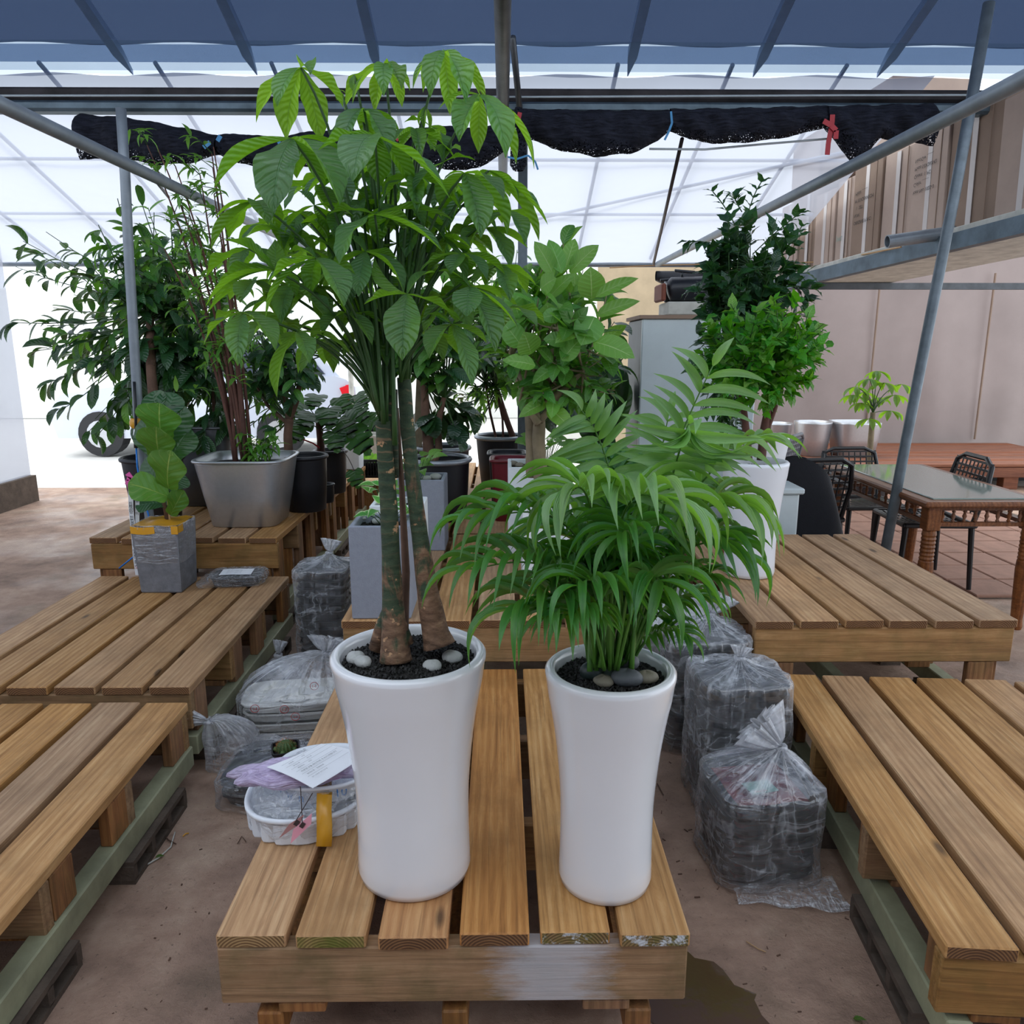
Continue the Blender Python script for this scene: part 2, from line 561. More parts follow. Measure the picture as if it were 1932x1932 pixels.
# thin translucent sheet: part clear, part scattering
def sheet(name, clear, scatter, mixf, rough=0.9, bumps=0.0, tint=None):
    m = NT(name)
    tr = m.n('ShaderNodeBsdfTransparent'); tr.inputs[0].default_value = (*clear, 1)
    tl = m.n('ShaderNodeBsdfTranslucent'); tl.inputs[0].default_value = (*scatter, 1)
    df = m.n('ShaderNodeBsdfDiffuse'); df.inputs[0].default_value = (*scatter, 1)
    mm = m.n('ShaderNodeMixShader'); mm.inputs[0].default_value = 0.3
    m.l(tl.outputs[0], mm.inputs[1]); m.l(df.outputs[0], mm.inputs[2])
    v = m.coord('Object')
    nz = m.noise(v, 0.9, 4, 0.6, 0.3)
    fac = m.math('ADD', m.math('MULTIPLY', m.math('SUBTRACT', nz, 0.5), 0.25), mixf, clamp=True)
    ms = m.n('ShaderNodeMixShader')
    m.l(fac, ms.inputs[0]); m.l(tr.outputs[0], ms.inputs[1]); m.l(mm.outputs[0], ms.inputs[2])
    return m.done(ms.outputs[0])
sheet('roof_film', (0.50, 0.53, 0.60), (0.42, 0.48, 0.60), 0.10)
sheet('roof_film_far', (0.40, 0.41, 0.43), (0.62, 0.64, 0.72), 0.55)
sheet('shade_cloth', (0.048, 0.07, 0.115), (0.07, 0.095, 0.15), 0.25)
sheet('shade_cloth_thin', (0.26, 0.33, 0.46), (0.16, 0.22, 0.34), 0.3)
sheet('aqua_film', (0.70, 0.78, 0.80), (0.5, 0.6, 0.62), 0.25)

def net_mat():
    m = NT('shade_net')
    tc = m.n('ShaderNodeTexCoord'); sp = m.n('ShaderNodeSeparateXYZ'); m.l(tc.outputs['UV'], sp.inputs[0])
    v = m.coord('Object', (1, 1, 1))
    n1 = m.noise(v, 55, 4, 0.7)
    n2 = m.noise(v, 3.2, 3, 0.6)
    n3 = m.noise(m.coord('Object', (2, 1, 14)), 6, 4, 0.6)
    col = m.ramp(n3, [(0.3, hexc('#0b0c12')), (0.7, hexc('#2c2f3c'))])
    # loose open weave near the hanging edge
    vo = m.n('ShaderNodeTexVoronoi', feature='F1'); vo.inputs['Scale'].default_value = 95
    m.l(v, vo.inputs['Vector'])
    edge = m.math('SUBTRACT', m.math('ADD', m.math('MULTIPLY', m.math('SUBTRACT', n2, 0.5), 3.0), 0.75), m.math('MULTIPLY', sp.outputs[1], 3.0))
    hole = m.math('MULTIPLY', m.ramp(vo.outputs['Distance'], [(0.30, (1, 1, 1)), (0.38, (0, 0, 0))]), m.math('MULTIPLY', edge, 3.0, clamp=True))
    p = m.pbsdf(col, 0.9, 0, m.bump(n1, 0.8, 0.01), spec=0.2)
    tr = m.n('ShaderNodeBsdfTransparent')
    ms = m.n('ShaderNodeMixShader')
    m.l(hole, ms.inputs[0]); m.l(p, ms.inputs[1]); m.l(tr.outputs[0], ms.inputs[2])
    return m.done(ms.outputs[0])
net_mat()

def film_mat(name, haze, tint=(1, 1, 1), wr=1.0):
    """crumpled clear plastic: clear sheet, milky where creased, gathered or seen edge-on"""
    m = NT(name)
    tc = m.n('ShaderNodeTexCoord')
    def ridge(vec, sc, width, dist=0.6, det=2):
        n_ = m.noise(vec, sc, det, 0.5, dist)
        return n_, m.math('POWER', m.math('SUBTRACT', 1.0, m.math('MULTIPLY', m.math('ABSOLUTE', m.math('SUBTRACT', n_, 0.5)), width), clamp=True), 2.0)
    uvm = m.n('ShaderNodeMapping'); uvm.inputs['Scale'].default_value = (26, 3.2, 1)
    m.l(tc.outputs['UV'], uvm.inputs[0])
    uvd = m.n('ShaderNodeMapping'); uvd.inputs['Scale'].default_value = (5, 9, 1); uvd.inputs['Rotation'].default_value = (0, 0, 0.5)
    m.l(tc.outputs['UV'], uvd.inputs[0])
    sp = m.n('ShaderNodeSeparateXYZ'); m.l(tc.outputs['UV'], sp.inputs[0])
    n1, r1 = ridge(uvm.outputs[0], 1.0, 9.0)
    n2, r2 = ridge(uvd.outputs[0], 1.0, 13.0, 1.2)
    v = m.coord('Object', (1, 1, 1), rand=3)
    n3, r3 = ridge(v, 9.0, 22.0, 0.3)
    big = m.math('MULTIPLY', m.math('SUBTRACT', m.noise(v, 7, 3, 0.6), 0.32), 2.2, clamp=True)
    top = m.math('ADD', 0.35, m.math('MULTIPLY', m.math('SUBTRACT', sp.outputs[1], 0.45), 1.9, clamp=True))
    lw = m.n('ShaderNodeLayerWeight'); lw.inputs['Blend'].default_value = 0.3
    f = m.math('MULTIPLY', r1, m.math('MULTIPLY', top, 0.55 * wr))
    f = m.math('ADD', f, m.math('MULTIPLY', r2, 0.30 * wr))
    f = m.math('ADD', f, m.math('MULTIPLY', r3, 0.25 * wr))
    f = m.math('MULTIPLY', f, big)
    f = m.math('ADD', f, m.math('MULTIPLY', m.math('SUBTRACT', sp.outputs[1], 0.6, clamp=True), 0.45 * wr))
    f = m.math('ADD', f, m.math('MULTIPLY', lw.outputs['Facing'], 0.30))
    f = m.math('ADD', f, haze, clamp=True)
    h = m.math('ADD', m.math('ADD', m.math('MULTIPLY', n1, 0.5), m.math('MULTIPLY', n2, 0.5)), m.math('MULTIPLY', n3, 0.5))
    nrm = m.bump(h, 1.0, 0.03)
    p = m.pbsdf((0.88 * tint[0], 0.91 * tint[1], 0.96 * tint[2]), 0.2, 0, nrm, spec=0.9)
    tl = m.n('ShaderNodeBsdfTranslucent'); tl.inputs[0].default_value = (0.85 * tint[0], 0.87 * tint[1], 0.9 * tint[2], 1)
    m1 = m.n('ShaderNodeMixShader'); m1.inputs[0].default_value = 0.3
    m.l(p, m1.inputs[1]); m.l(tl.outputs[0], m1.inputs[2])
    tr = m.n('ShaderNodeBsdfTransparent'); tr.inputs[0].default_value = (0.98, 0.98, 0.985, 1)
    gl = m.n('ShaderNodeBsdfGlossy'); gl.inputs['Roughness'].default_value = 0.1
    m.l(nrm, gl.inputs['Normal'])
    m0 = m.n('ShaderNodeMixShader'); m0.inputs[0].default_value = 0.10
    m.l(tr.outputs[0], m0.inputs[1]); m.l(gl.outputs[0], m0.inputs[2])
    ms = m.n('ShaderNodeMixShader')
    m.l(f, ms.inputs[0]); m.l(m0.outputs[0], ms.inputs[1]); m.l(m1.outputs[0], ms.inputs[2])
    return m.done(ms.outputs[0])
film_mat('bag_film', 0.07, wr=1.4)
film_mat('bag_film_milky', 0.22)
film_mat('bag_film_lilac', 0.55, (0.86, 0.72, 0.92))
film_mat('wrap_film', 0.02, wr=0.8)

def leaf_mat(name, top, under, thru, veins=8, slope=1.2, rough=0.38, kind='pinnate', glow=0.42, spec=0.5, veincol=None, bumpk=0.6, margin=None):
    m = NT(name)
    tc = m.n('ShaderNodeTexCoord'); sp = m.n('ShaderNodeSeparateXYZ'); m.l(tc.outputs['UV'], sp.inputs[0])
    u, v = sp.outputs[0], sp.outputs[1]
    a = m.math('ABSOLUTE', m.math('MULTIPLY', m.math('SUBTRACT', u, 0.5), 2.0))
    nz = m.noise(m.coord('Object', (1, 1, 1), rand=7), 9, 3, 0.6)
    if kind == 'pinnate':
        t = m.math('SUBTRACT', m.math('MULTIPLY', v, float(veins)), m.math('MULTIPLY', a, slope))
        t = m.math('ADD', t, m.math('MULTIPLY', nz, 0.35))
        fr = m.math('FRACT', t)
        w = m.math('ABSOLUTE', m.math('SUBTRACT', fr, 0.5))
        vein = m.ramp(w, [(0.0, (0.55, 0.55, 0.55)), (0.06, (0, 0, 0))])
        rid = m.math('SINE', m.math('MULTIPLY', t, 2 * pi))
    else:
        t = m.math('MULTIPLY', u, 11.0)
        fr = m.math('FRACT', t)
        vein = m.math('MULTIPLY', m.ramp(m.math('ABSOLUTE', m.math('SUBTRACT', fr, 0.5)), [(0.0, (0.4, 0.4, 0.4)), (0.2, (0, 0, 0))]), 0.7)
        rid = m.math('SINE', m.math('MULTIPLY', t, 2 * pi))
    mid = m.ramp(a, [(0.015, (1, 1, 1)), (0.05, (0, 0, 0))])
    vf = m.math('MAXIMUM', vein, mid)
    geo = m.n('ShaderNodeNewGeometry')
    base = m.mix(geo.outputs['Backfacing'], (*hexc(top), 1), (*hexc(under), 1))
    base = m.mix(m.math('MULTIPLY', nz, 0.35), base, (*[c * 0.6 for c in hexc(top)], 1))
    vc = hexc(veincol) if veincol else tuple(min(1, c * 1.9 + 0.03) for c in hexc(top))
    base = m.mix(m.math('MULTIPLY', vf, 0.55), base, (*vc, 1))
    if margin:
        mg = m.ramp(m.math('ADD', a, m.math('MULTIPLY', nz, 0.25)), [(0.82, (0, 0, 0)), (0.9, (1, 1, 1))])
        base = m.mix(mg, base, (*hexc(margin), 1))
    oi = m.n('ShaderNodeObjectInfo')
    hs = m.n('ShaderNodeHueSaturation')
    m.l(m.math('ADD', m.math('MULTIPLY', oi.outputs['Random'], 0.45), 0.78), hs.inputs['Value'])
    m.l(m.math('ADD', m.math('MULTIPLY', m.math('FRACT', m.math('MULTIPLY', oi.outputs['Random'], 13.0)), 0.03), 0.488), hs.inputs['Hue'])
    m.l(base, hs.inputs['Color'])
    h = m.math('SUBTRACT', m.math('MULTIPLY', rid, -0.35), m.math('MULTIPLY', mid, 0.6))
    nrm = m.bump(h, bumpk, 0.004)
    p = m.pbsdf(hs.outputs[0], rough, 0, nrm, spec=spec)
    tl = m.n('ShaderNodeBsdfTranslucent')
    tcol = m.mix(m.math('MULTIPLY', vf, 0.5), (*hexc(thru), 1), (*[c * 0.45 for c in hexc(thru)], 1))
    m.l(tcol, tl.inputs[0])
    ms = m.n('ShaderNodeMixShader'); ms.inputs[0].default_value = glow
    m.l(p, ms.inputs[1]); m.l(tl.outputs[0], ms.inputs[2])
    return m.done(ms.outputs[0])
leaf_mat('leaf_pachira', '#4c744c', '#64903f', '#93d01e', 11, 2.0, 0.33, glow=0.40, bumpk=0.9)
leaf_mat('leaf_pachira_young', '#5c8a4e', '#7fae3a', '#a8e030', 11, 2.0, 0.36, glow=0.45, bumpk=0.9)
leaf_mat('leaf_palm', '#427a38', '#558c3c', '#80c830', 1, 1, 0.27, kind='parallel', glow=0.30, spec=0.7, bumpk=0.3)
leaf_mat('leaf_palm_highlight', '#7fa46c', '#7cab58', '#9cd840', 1, 1, 0.27, kind='parallel', glow=0.36, spec=0.7, bumpk=0.3)  # palm leaf again, pale highlights of the upper fronds put into the colour
leaf_mat('leaf_ficus', '#447634', '#4f8a3c', '#86cc30', 8, 1.2, 0.38, glow=0.36, veincol='#b5d98a', bumpk=0.4)
leaf_mat('leaf_ficus_light', '#639440', '#70a446', '#98d83c', 8, 1.2, 0.4, glow=0.40, veincol='#cfe8a0', bumpk=0.4)
leaf_mat('leaf_dark', '#24422a', '#3a5a34', '#4f8a28', 7, 1.2, 0.28, glow=0.22, spec=0.6, bumpk=0.4)
leaf_mat('leaf_dark_wavy', '#2c5530', '#44703a', '#5f9c2c', 9, 1.6, 0.30, glow=0.25, spec=0.6, bumpk=0.5)
leaf_mat('leaf_doll_dark', '#264a2c', '#3b6a3a', '#569a30', 6, 1.0, 0.34, glow=0.26, bumpk=0.4)
leaf_mat('leaf_doll_bright', '#2f7a1e', '#4a9a28', '#84d820', 6, 1.0, 0.34, glow=0.36, bumpk=0.4)
leaf_mat('leaf_bamboo', '#5c8f3c', '#6fa045', '#9cd84a', 3, 2.0, 0.45, glow=0.4, bumpk=0.2)
leaf_mat('leaf_fiddle', '#4f7a2c', '#6a8f3c', '#88c82c', 5, 1.6, 0.42, glow=0.30, veincol='#b9c96a', bumpk=0.7)
leaf_mat('leaf_variegated', '#4f9a3c', '#6aac4a', '#9cdc50', 5, 1.2, 0.4, glow=0.3, margin='#cfe3a8')

def trunk_mat():
    m = NT('pachira_bark')
    tc = m.n('ShaderNodeTexCoord'); sp = m.n('ShaderNodeSeparateXYZ'); m.l(tc.outputs['Object'], sp.inputs[0])
    v = m.coord('Object', (1, 1, 0.55))
    n1 = m.noise(v, 13, 5, 0.62, 0.6)
    n2 = m.noise(m.coord('Object', (1, 1, 2.6)), 24, 5, 0.7)
    hgt = m.math('MULTIPLY', m.math('SUBTRACT', sp.outputs[2], 0.62), 1.6)
    # green skin shows more with height
    g = m.math('ADD', n1, m.math('MULTIPLY', hgt, 0.35))
    brown = m.ramp(n2, [(0.3, hexc('#4a3527')), (0.55, hexc('#7d5f49')), (0.75, hexc('#a58468'))])
    green = m.ramp(n2, [(0.3, hexc('#25362a')), (0.7, hexc('#47553c'))])
    col = m.mix(m.ramp(g, [(0.50, (0, 0, 0)), (0.56, (1, 1, 1))]), brown, green)
    pal = m.noise(m.coord('Object', (1, 1, 1.3)), 34, 4, 0.6)
    col = m.mix(m.ramp(pal, [(0.63, (0, 0, 0)), (0.66, (1, 1, 1))]), col, (*hexc('#b58d69'), 1))
    # leaf scar rings
    rg = m.n('ShaderNodeTexWave', wave_type='BANDS', bands_direction='Z'); rg.inputs['Scale'].default_value = 13
    rg.inputs['Distortion'].default_value = 6.0; rg.inputs['Detail'].default_value = 3
    m.l(m.coord('Object', (1, 1, 1)), rg.inputs['Vector'])
    col = m.mix(m.math('MULTIPLY', m.ramp(rg.outputs['Fac'], [(0.9, (0, 0, 0)), (0.97, (1, 1, 1))]), m.math('MULTIPLY', m.ramp(hgt, [(0.35, (0.15, 0.15, 0.15)), (0.7, (1, 1, 1))]), m.ramp(n1, [(0.42, (0, 0, 0)), (0.58, (0.8, 0.8, 0.8))]))), col, (*hexc('#8f7058'), 1))
    h = m.math('ADD', n2, m.math('MULTIPLY', rg.outputs['Fac'], 0.25))
    return m.done(m.pbsdf(col, 0.72, 0, m.bump(h, 0.7, 0.006), spec=0.35))
trunk_mat()
# ------------------------------------------------------------------ the setting
f = MB(); f.box((0, 3.6, -0.05), (14, 9.6, 0.1)); struct(f, 'floor', 'earth_floor')
y = MB(); y.box((-1.5, 14.4, -0.06), (24, 12.0, 0.1)); struct(y, 'ground', 'yard_pale')
# puddle by the front pallet
pd = MB()
PO = (-.10, .40)
pts = [(0.50, 1.02), (0.62, 0.98), (0.72, 1.06), (0.70, 1.2), (0.60, 1.32), (0.48, 1.36), (0.40, 1.28), (0.43, 1.12)]
sm = []
for i in range(len(pts)):
    a, b = pts[i], pts[(i + 1) % len(pts)]
    for k in range(4):
        t = k / 4
        sm.append((PO[0] + a[0] * (1 - t) + b[0] * t + 0.012 * sin(9 * (i + t)), PO[1] + a[1] * (1 - t) + b[1] * t + 0.012 * cos(7 * (i + t)), 0.003))
pd.add([(0.58 + PO[0], 1.16 + PO[1], 0.004)] + sm, [(0, i + 1, (i + 1) % len(sm) + 1) for i in range(len(sm))])
struct(pd, 'floor_puddle', 'puddle_water')

# red pavers of the seating corner (parts of the floor)
pav = MB(); pav.box((2.95, 6.4, 0.0), (3.5, 3.7, 0.012)); pf = struct(pav, 'floor_paving', 'block_concrete')
pme = MB().box((0, 0, 0), (0.322, 0.322, 0.024), ch=0.006).mesh('paver', 'paver_red')
for i in range(10):
    for j in range(11):
        o = place('paver', pme, Matrix.Translation((1.40 + 0.335 * i + random.uniform(-.003, .003), 4.72 + 0.335 * j, 0.012 + random.uniform(-.002, .003))), pf)

# far tent wall, beige, with hanging folds
def tentwall(x0, x1, y, z0, z1, mat, name, amp=0.03):
    w = MB()
    def fn(u, v):
        x = x0 + (x1 - x0) * u
        return (x, y + amp * sin(x * 5.1 + 2 * v) + amp * 0.6 * sin(x * 13 + 3 * v) * (1 - v), z0 + (z1 - z0) * v)
    w.grid(fn, 90, 6)
    w.grid(lambda u, v: tuple(Vector(fn(1 - u, v)) + Vector((0, 0.02, 0))), 90, 2)
    return struct(w, name, mat, smooth=True)
tentwall(1.2, 3.15, 10.25, 0, 2.5, 'tent_wall_lit', 'wall_back')  # stretch in daylight, its brightness put into a paler wall colour
tentwall(3.1, 8.0, 10.2, 0, 2.6, 'tent_wall_shaded', 'wall_back')  # same wall beneath the shelter, the shade put into its colour
# panel seams on the tent wall
for x in (2.35, 4.75, 6.2):
    s = MB(); s.box((x, 10.16, 1.35), (0.012, 0.03, 2.1)); struct(s, 'wall_seam', 'cardboard_dark')
# pale building across the yard on the left
w = MB(); w.box((-4.5, 16.5, 1.3), (13.5, 0.3, 2.6)); struct(w, 'wall_far', 'pale_wall')
w = MB(); w.box((1.2, 12.9, 0.9), (1.4, 0.3, 1.8)); struct(w, 'wall_far', 'pale_wall')

# --- greenhouse roof: near slope (film), far slope falling away to the eave
EAVE_Y, EAVE_Z = 7.75, 2.27
GUT_Y, GUT_Z = 5.1, 2.98
XL, XR = -6.0, 6.0
XF = 2.62
r = MB(); r.grid(lambda u, v: (XL + (XF - XL) * u, GUT_Y + 0.05 + (EAVE_Y - GUT_Y) * v, GUT_Z + 0.14 + (EAVE_Z - GUT_Z - 0.14) * v + 0.01 * sin(u * 70)), 60, 4)
struct(r, 'ceiling', 'roof_film_far', smooth=True)
def nr(y):           # height of the near roof slope at distance y
    return GUT_Z + 0.12 + 0.36 * (GUT_Y - y)
r = MB(); r.grid(lambda u, v: (XL + (XR - XL) * u, GUT_Y - 5.6 * v, nr(GUT_Y - 5.6 * v) + 0.008 * sin(u * 90 + 3 * v)), 60, 6)
struct(r, 'ceiling', 'roof_film', smooth=True)
# unseen wall added behind the camera to cut the frontal light
w = MB(); w.grid(lambda u, v: (XL + (XR - XL) * u, -1.6 + 0.02 * sin(u * 90), 3.4 * v), 60, 3)
struct(w, 'rear_light_block', 'planter_grey', smooth=True)
w = MB(); w.grid(lambda u, v: (-4.7 + 0.01 * sin(u * 60), -1.6 + 9.3 * u, 0.25 + 2.2 * v), 60, 3)
struct(w, 'wall_left', 'roof_film_far', smooth=True)
w = MB(); w.box((-4.7, 3.05, 0.13), (0.10, 9.3, 0.26)); struct(w, 'wall_left_curb', 'block_concrete')
for yy in (0.6, 2.2, 3.8, 5.4, 7.0):
    s = MB(); s.tube([(-4.68, yy, 0.2), (-4.68, yy, 2.6)], 0.02, 8); struct(s, 'wall_rib', 'rib_blue')
# aqua film strip along the gutter
r = MB(); r.grid(lambda u, v: (XL + (XR - XL) * u, GUT_Y - 0.02 - 0.22 * v, nr(GUT_Y - 0.24 * v) + 0.02), 30, 1)
struct(r, 'ceiling_strip', 'aqua_film')
# rafters under the shade cloth
# thin rods of the far slope, running down the fall
for i in range(17):
    x = -5.6 + i * 0.70
    if x > 2.65: continue
    s = MB(); s.tube([(x, GUT_Y + 0.1, GUT_Z + 0.22), (x, EAVE_Y, EAVE_Z + 0.06)], 0.014, 6)
    struct(s, 'ceiling_rib', 'rib_blue')
for yy in (6.15, 6.95):
    zz = GUT_Z + 0.14 + (EAVE_Z - GUT_Z - 0.14) * (yy - GUT_Y - 0.05) / (EAVE_Y - GUT_Y)
    s = MB(); s.tube([(XL, yy, zz + 0.06), (XF, yy, zz + 0.06)], 0.012, 6); struct(s, 'ceiling_rib', 'rib_blue')
s = MB(); s.tube([(-0.9, 7.6, EAVE_Z + 0.14), (2.6, 5.9, 2.90)], 0.012, 6); struct(s, 'ceiling_rib', 'rib_blue')
# eave pipe and low film skirt below it
s = MB(); s.tube([(XL, EAVE_Y, EAVE_Z), (2.9, EAVE_Y, EAVE_Z)], 0.022, 8); struct(s, 'trim_1', 'steel_pale')
# gutter: rust-dark trough on a grey pipe
g = MB(); g.box((0, GUT_Y, GUT_Z), (12, 0.16, 0.07), ch=0.015); struct(g, 'trim_2', 'gutter_dark')
g = MB(); g.box((0, GUT_Y - 0.06, GUT_Z - 0.075), (12, 0.10, 0.06), ch=0.015); struct(g, 'trim_3', 'gutter_grey')
g = MB()
g.tube([(-6, GUT_Y - 0.14, GUT_Z - 0.045), (-1, GUT_Y - 0.15, GUT_Z - 0.03), (0.1, GUT_Y - 0.15, GUT_Z - 0.035), (2.0, GUT_Y - 0.15, GUT_Z - 0.02), (6, GUT_Y - 0.15, GUT_Z)], 0.006, 6)
tag(g.build('clamp_wire', 'wire_pale'), 'thin pale wire strung along the front of the dark gutter', 'wire')
# dark blue shade cloth lying over the near slope, hanging in a straight edge
SY1, SY2 = 4.50, 3.2
c = MB(); c.grid(lambda u, v: (XL + (XR - XL) * u, 5.36 - 2.6 * v, nr(5.36 - 2.6 * v) + 0.35 + 0.01 * sin(u * 80)), 80, 4)
tag(c.build('shade_cloth', 'shade_cloth', smooth=True), 'dark blue shade cloth lying over the clear roof', 'shade cloth')
c = MB(); c.grid(lambda u, v: (XL + (XR - XL) * u, 5.52 - 0.15 * v, nr(5.52 - 0.15 * v) + 0.355), 40, 1)
tag(c.build('shade_cloth', 'shade_cloth_thin', smooth=True), 'pale blue band of single thin cloth below the dark roof cloth', 'shade cloth')
# pointed rafters seen under the cloth
raft = None
for i, px in enumerate((248, 483, 715, 950, 1185, 1423, 1658)):
    a = P(px, 122, 5.54)
    m = MB()
    x = a.x
    def rz_(yy): return nr(yy) + 0.33
    m.add([(x - .002, 5.55, rz_(5.55)), (x + .002, 5.55, rz_(5.55)), (x + .03, 5.36, rz_(5.36)), (x - .03, 5.36, rz_(5.36)),
           (x + .03, 2.6, rz_(2.6)), (x - .03, 2.6, rz_(2.6)),
           (x - .002, 5.55, rz_(5.55) - .03), (x + .002, 5.55, rz_(5.55) - .03), (x + .03, 5.36, rz_(5.36) - .05), (x - .03, 5.36, rz_(5.36) - .05),
           (x + .03, 2.6, rz_(2.6) - .05), (x - .03, 2.6, rz_(2.6) - .05)],
          [(0, 1, 2, 3), (3, 2, 4, 5), (9, 8, 7, 6), (11, 10, 8, 9), (0, 3, 9, 6), (3, 5, 11, 9), (2, 1, 7, 8), (4, 2, 8, 10), (1, 0, 6, 7), (5, 4, 10, 11)])
    struct(m, 'ceiling_rafter', 'rafter_blue')
# purlin pipes running away from the camera
def pipe(a, b, r, name, mat, label, cat='pipe', n=12):
    m = MB(); m.tube([a, b], r, n)
    return tag(m.build(name, mat, smooth=True), label, cat)
pipe((0.0, 0.3, 2.75), (0.0, 6.9, 2.75), 0.033, 'purlin_pipe', 'steel_round', 'dark round pipe running overhead through the middle of the greenhouse')
pipe((1.46, 0.2, 2.27), (1.46, 7.7, 2.27), 0.026, 'purlin_pipe', 'steel_pale', 'grey overhead pipe passing in front of the cardboard boxes')
pipe((-1.60, 0.2, 2.29), (-1.60, 7.7, 2.29), 0.026, 'purlin_pipe', 'steel_pale', 'grey overhead pipe above the left row of plants')
pipe(P(1287, 262, 5.0), P(1233, 498, 7.2), 0.012, 'tie_rod', 'wire_dark', 'thin dark leaning rod between the shade net and the eave', 'rod', 8)
pipe(P(967, 70, 4.6), P(981, 212, 5.0), 0.018, 'tie_rod', 'steel_round', 'short dark bar leaning beside the top of the middle post', 'rod', 8)
pipe(P(285, 330, 4.4), P(318, 372, 5.2), 0.009, 'tie_rod', 'wire_dark', 'thin dark rod under the left overhead pipe', 'rod', 8)
m = MB(); m.tube([P(1225, 281, 4.95), P(1330, 282, 4.95), P(1440, 272, 4.95), P(1560, 262, 4.95)], 0.006, 6)
tag(m.build('hanging_wire', 'wire_pale'), 'thin blue grey wire below the shade net by the red ribbon', 'wire')

# steel posts
def post(x, y, w, z1, label, mat='steel'):
    m = MB(); m.box((0, 0, z1 / 2), (w, w, z1), ch=0.004)
    return tag(m.build('steel_post', mat, loc=(x, y, 0)), label, 'post')
post(0.131, 5.505, 0.062, GUT_Z - 0.05, 'square grey steel post rising behind the white planters in the middle')
rp = MB(); rp.tube([(2.16, 4.30, 0.0), (2.24, 4.30, 1.0), (2.36, 4.30, 2.35), (2.42, 4.3, 3.2)], 0.028, 10)
tag(rp.build('steel_post', 'steel', smooth=True), 'grey steel post standing beside the carved wooden table', 'post')
lp = MB(); lp.tube([(-1.80, 3.975, 0.0), P(283, 985, 3.975), P(262, 800, 3.97), P(243, 480, 3.97), P(236, 330, 3.97), P(228, 205, 3.97)], 0.024, 10)
tag(lp.build('steel_post', 'steel_pale', smooth=True), 'round grey post leaning behind the fiddle leaf fig at left', 'post')
# ------------------------------------------------------------------ pallets
BW, BT, PL, PW = 0.145, 0.033, 1.34, 0.99
BOARD = {}
def board_mesh(kind, L=PL, W=BW):
    k = (kind, round(L, 3), W)
    if k not in BOARD:
        topm, endm = kind
        m = MB(); m.box((0, 0, 0), (W, L, BT), ch=0.0035, endmat=1)
        BOARD[k] = m.mesh('board', [topm, endm])
    return BOARD[k]

def pallet(loc, ztop, label, rz=0.0, L=PL, W=PW, kinds=None, n=6, top='plank_wood', beam='beam_wood', runner='runner_paint', posts_in=0.03, pitch=None, blocks=True, double=False):
    """slatted bench pallet: boards on cross beams on paired posts on side runners. origin = near left corner on the ground"""
    t = empty('pallet', loc, rz, label, 'pallet', 'slatted wooden pallet benches')
    pitch = pitch or (W - BW) / (n - 1)
    for i in range(n):
        k = (kinds[i] if kinds else (top, 'end_dark'))
        if k is None: continue
        me = board_mesh(k, L)
        dz = random.uniform(-.002, .002)
        place('board', me, Matrix.Translation((BW / 2 + i * pitch, L / 2 + random.uniform(-.006, .006), ztop - BT / 2 + dz)) @ Matrix.Rotation(random.uniform(-.004, .004), 4, 'Z'), t)
    bz = ztop - BT - 0.07
    bm = MB().box((0, 0, 0), (W - 0.005, 0.04, 0.138), ch=0.004).mesh('cross_beam', beam)
    bm2 = bm if beam == 'beam_wood' else MB().box((0, 0, 0), (W - 0.005, 0.04, 0.138), ch=0.004).mesh('cross_beam', 'beam_wood')
    ys = [0.024, L * 0.33, L * 0.66, L - 0.03]
    for i, yy in enumerate(ys):
        place('cross_beam', bm if i == 0 else bm2, Matrix.Translation((W / 2, yy, bz)), t)
    rz0 = 0.15
    ptop = ztop - BT - 0.002
    ph = ptop - rz0
    pm = MB().box((0, 0, 0), (0.035, 0.10, ph), ch=0.003).mesh('post_board', 'post_wood')
    pm2 = MB().box((0, 0, 0), (0.10, 0.03, ph - 0.14), ch=0.003).mesh('post_board', 'post_wood')
    for yy in ys:
        for sx in (-1, 1):
            x0 = posts_in if sx < 0 else W - posts_in
            s = 1 if yy < L / 2 else -1
            place('post_board', pm, Matrix.Translation((x0, yy + s * 0.075, rz0 + ph / 2)), t)
            place('post_board', pm2, Matrix.Translation((x0 - sx * 0.07, yy, rz0 + (ph - 0.14) / 2)), t)
    rm = MB().box((0, 0, 0), (0.055, L - 0.02, 0.075), ch=0.004).mesh('runner', runner)
    for x0 in (posts_in, W / 2, W - posts_in):
        place('runner', rm, Matrix.Translation((x0, L / 2, 0.112)), t)
    if blocks:
        hb = MB()
        L2 = 0.39
        # hollow block lying on its side
        hb.box((0, 0, 0.008), (0.10, L2, 0.016)); hb.box((0, 0, 0.066), (0.10, L2, 0.016))
        for k in (-0.187, -0.06, 0.06, 0.187): hb.box((0, k, 0.037), (0.10, 0.024, 0.046))
        hm = hb.mesh('hollow_block', 'block_concrete')
        for x0 in (posts_in, W - posts_in):
            for yy in (0.3, L - 0.35):
                place('hollow_block', hm, Matrix.Translation((x0, yy, 0.0)), t)
    return t

